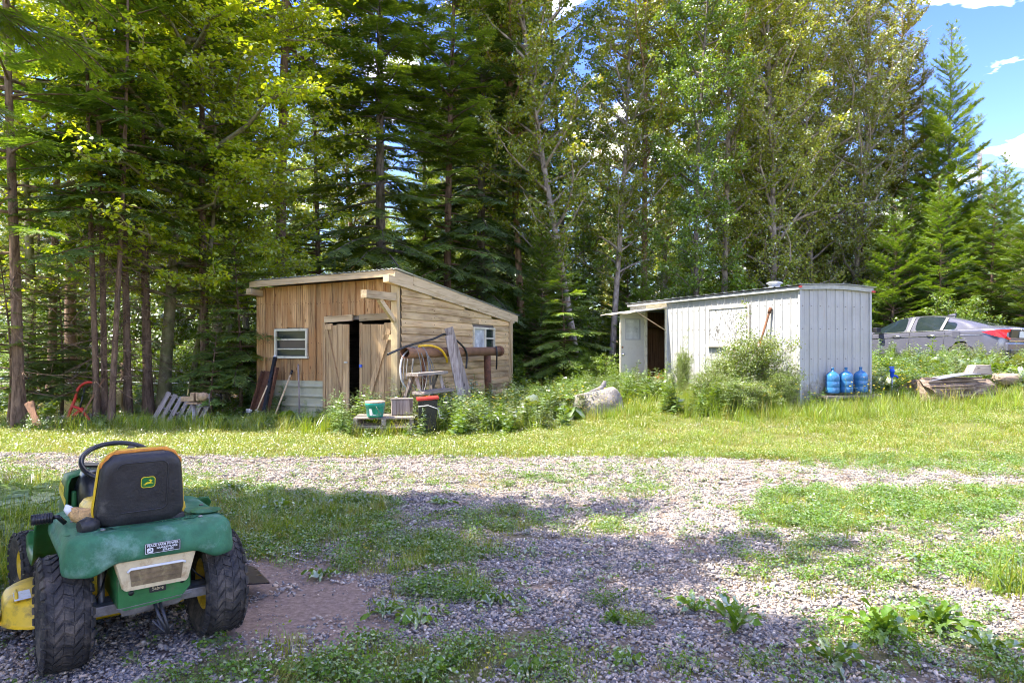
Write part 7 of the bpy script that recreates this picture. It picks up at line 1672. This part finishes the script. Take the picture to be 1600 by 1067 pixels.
# broad leaved plants (thimbleberry, burdock)
BB = [rosette(330, 16, .35, .6, .75, 1.0, M['weed_pale'], .08), rosette(331, 14, .28, .45, .85, .9, M['weed'], .08)]
for k, (px, Y, v_, s, lab) in enumerate(((852, 13.0, 0, 1.15, 'tall pale broad leaved plant left of the boulder'), (880, 12.7, 1, 1.0, 'burdock with big flat leaves against the boulder'), (440, 12.6, 1, .9, 'broad leaved plant at the foot of the metal siding'), (485, 12.6, 1, .8, 'broad leaved plant beside the left shed door'), (1418, 15.2, 1, 1.2, 'broad leaved plant behind the rotting log, left'), (1480, 15.6, 0, 1.1, 'broad leaved plant in front of the car door'), (1560, 14.8, 1, 1.4, 'tall broad leaved plant hiding the car bumper'), (1598, 15.2, 0, 1.3, 'pale broad leaved plant at the right edge'), (1520, 15.6, 1, 1.2, 'broad leaved plant in front of the rear wheel'), (1375, 14.6, 1, 1.2, 'broad leaved plant by the far water jug'))):
    x, y = at(px, Y); o = link('leafy_plant', BB[v_], None, (x, y, H(x, y)+.02), (0, 0, k*1.1), (s, s, s*1.15)); tag(o, lab, 'plant', 'broad leaved plants by the sheds')
# rose thicket by the white shed
for k, (px, Y, s, sz, lab) in enumerate(((1188, 12.9, .70, .78, 'tallest wild rose bush hiding part of the boarded window'), (1138, 13.2, .52, .56, 'wild rose bush at the left end of the thicket'), (1216, 12.6, .38, .44, 'wild rose bush at the corner of the white shed'), (1112, 12.9, .42, .40, 'low wild rose bush left of the thicket'), (1165, 12.3, .5, .36, 'low wild rose bush in front of the thicket'))):
    x, y = at(px, Y); place_tree('rose_bush', K['rose'], lab, 'bush', x, y, s, k*1.2, (0, 0), 'wild roses by the white shed', 0, sz)
x, y = at(1066, 14.6); place_tree('rose_bush', K['rose'], 'thin wild rose shoot in the doorway shade of the white shed', 'bush', x, y, .22, 2.0, (0, 0), 'wild roses by the white shed', 0, .6)
for k, (px, Y, v_, s) in enumerate(((1284, 13.0, 2, .62), (1312, 13.1, 1, .85), (1334, 13.1, 0, .75), (1356, 13.2, 2, .65), (1274, 12.7, 3, .9))):
    x, y = at(px, Y); o = link('flowering_weed', weeds[v_], None, (x, y, H(x, y)), (0, 0, k*1.9), (s, s, s)); tag(o, 'leafy weed '+['hiding the left water jug foot', 'between the left and middle water jugs', 'between the middle and far water jugs', 'at the far jug by the corner', 'at the near corner of the white shed'][k], 'weed', 'weeds before the water jugs')
# weed thicket before the wooden shed: individual tall plants
for k, (px, Y, v_, s) in enumerate(((560, 11.9, 2, 1.0), (585, 11.9, 2, 1.05), (615, 11.9, 0, 1.25), (645, 11.9, 2, 1.15), (548, 12.1, 0, .95), (658, 11.7, 0, 1.0), (690, 11.6, 2, .85), (645, 11.3, 0, .8), (715, 12.0, 1, 1.0), (745, 12.6, 2, 1.0), (553, 11.15, 1, .75), (656, 11.1, 1, .8), (640, 10.95, 3, .6), (575, 11.0, 3, .45), (535, 11.5, 2, .7))):
    x, y = at(px, Y); o = link('thistle_plant', weeds[v_], None, (x, y, H(x, y)), (0, 0, k*2.1), (s, s, s)); tag(o, ['pale', 'tall', 'leafy', 'bushy', 'thin', 'drooping', 'low', 'short', 'green', 'slender', 'dense', 'dark', 'squat', 'tiny', 'loose'][k]+' stemmed weed '+['at the left door of the wooden shed', 'before the door gap of the wooden shed', 'behind the wood block', 'at the corner post of the wooden shed', 'left of the teal bucket', 'overhanging the black bin', 'right of the black bin', 'right of the grey pallets', 'below the leaning planks', 'at the pipe leg', 'at the left end of the grey pallets', 'at the right end of the grey pallets', 'before the right pallet corner', 'before the left pallet corner', 'left of the pallets before the shed'][k], 'weed', 'tall weeds before the wooden shed')
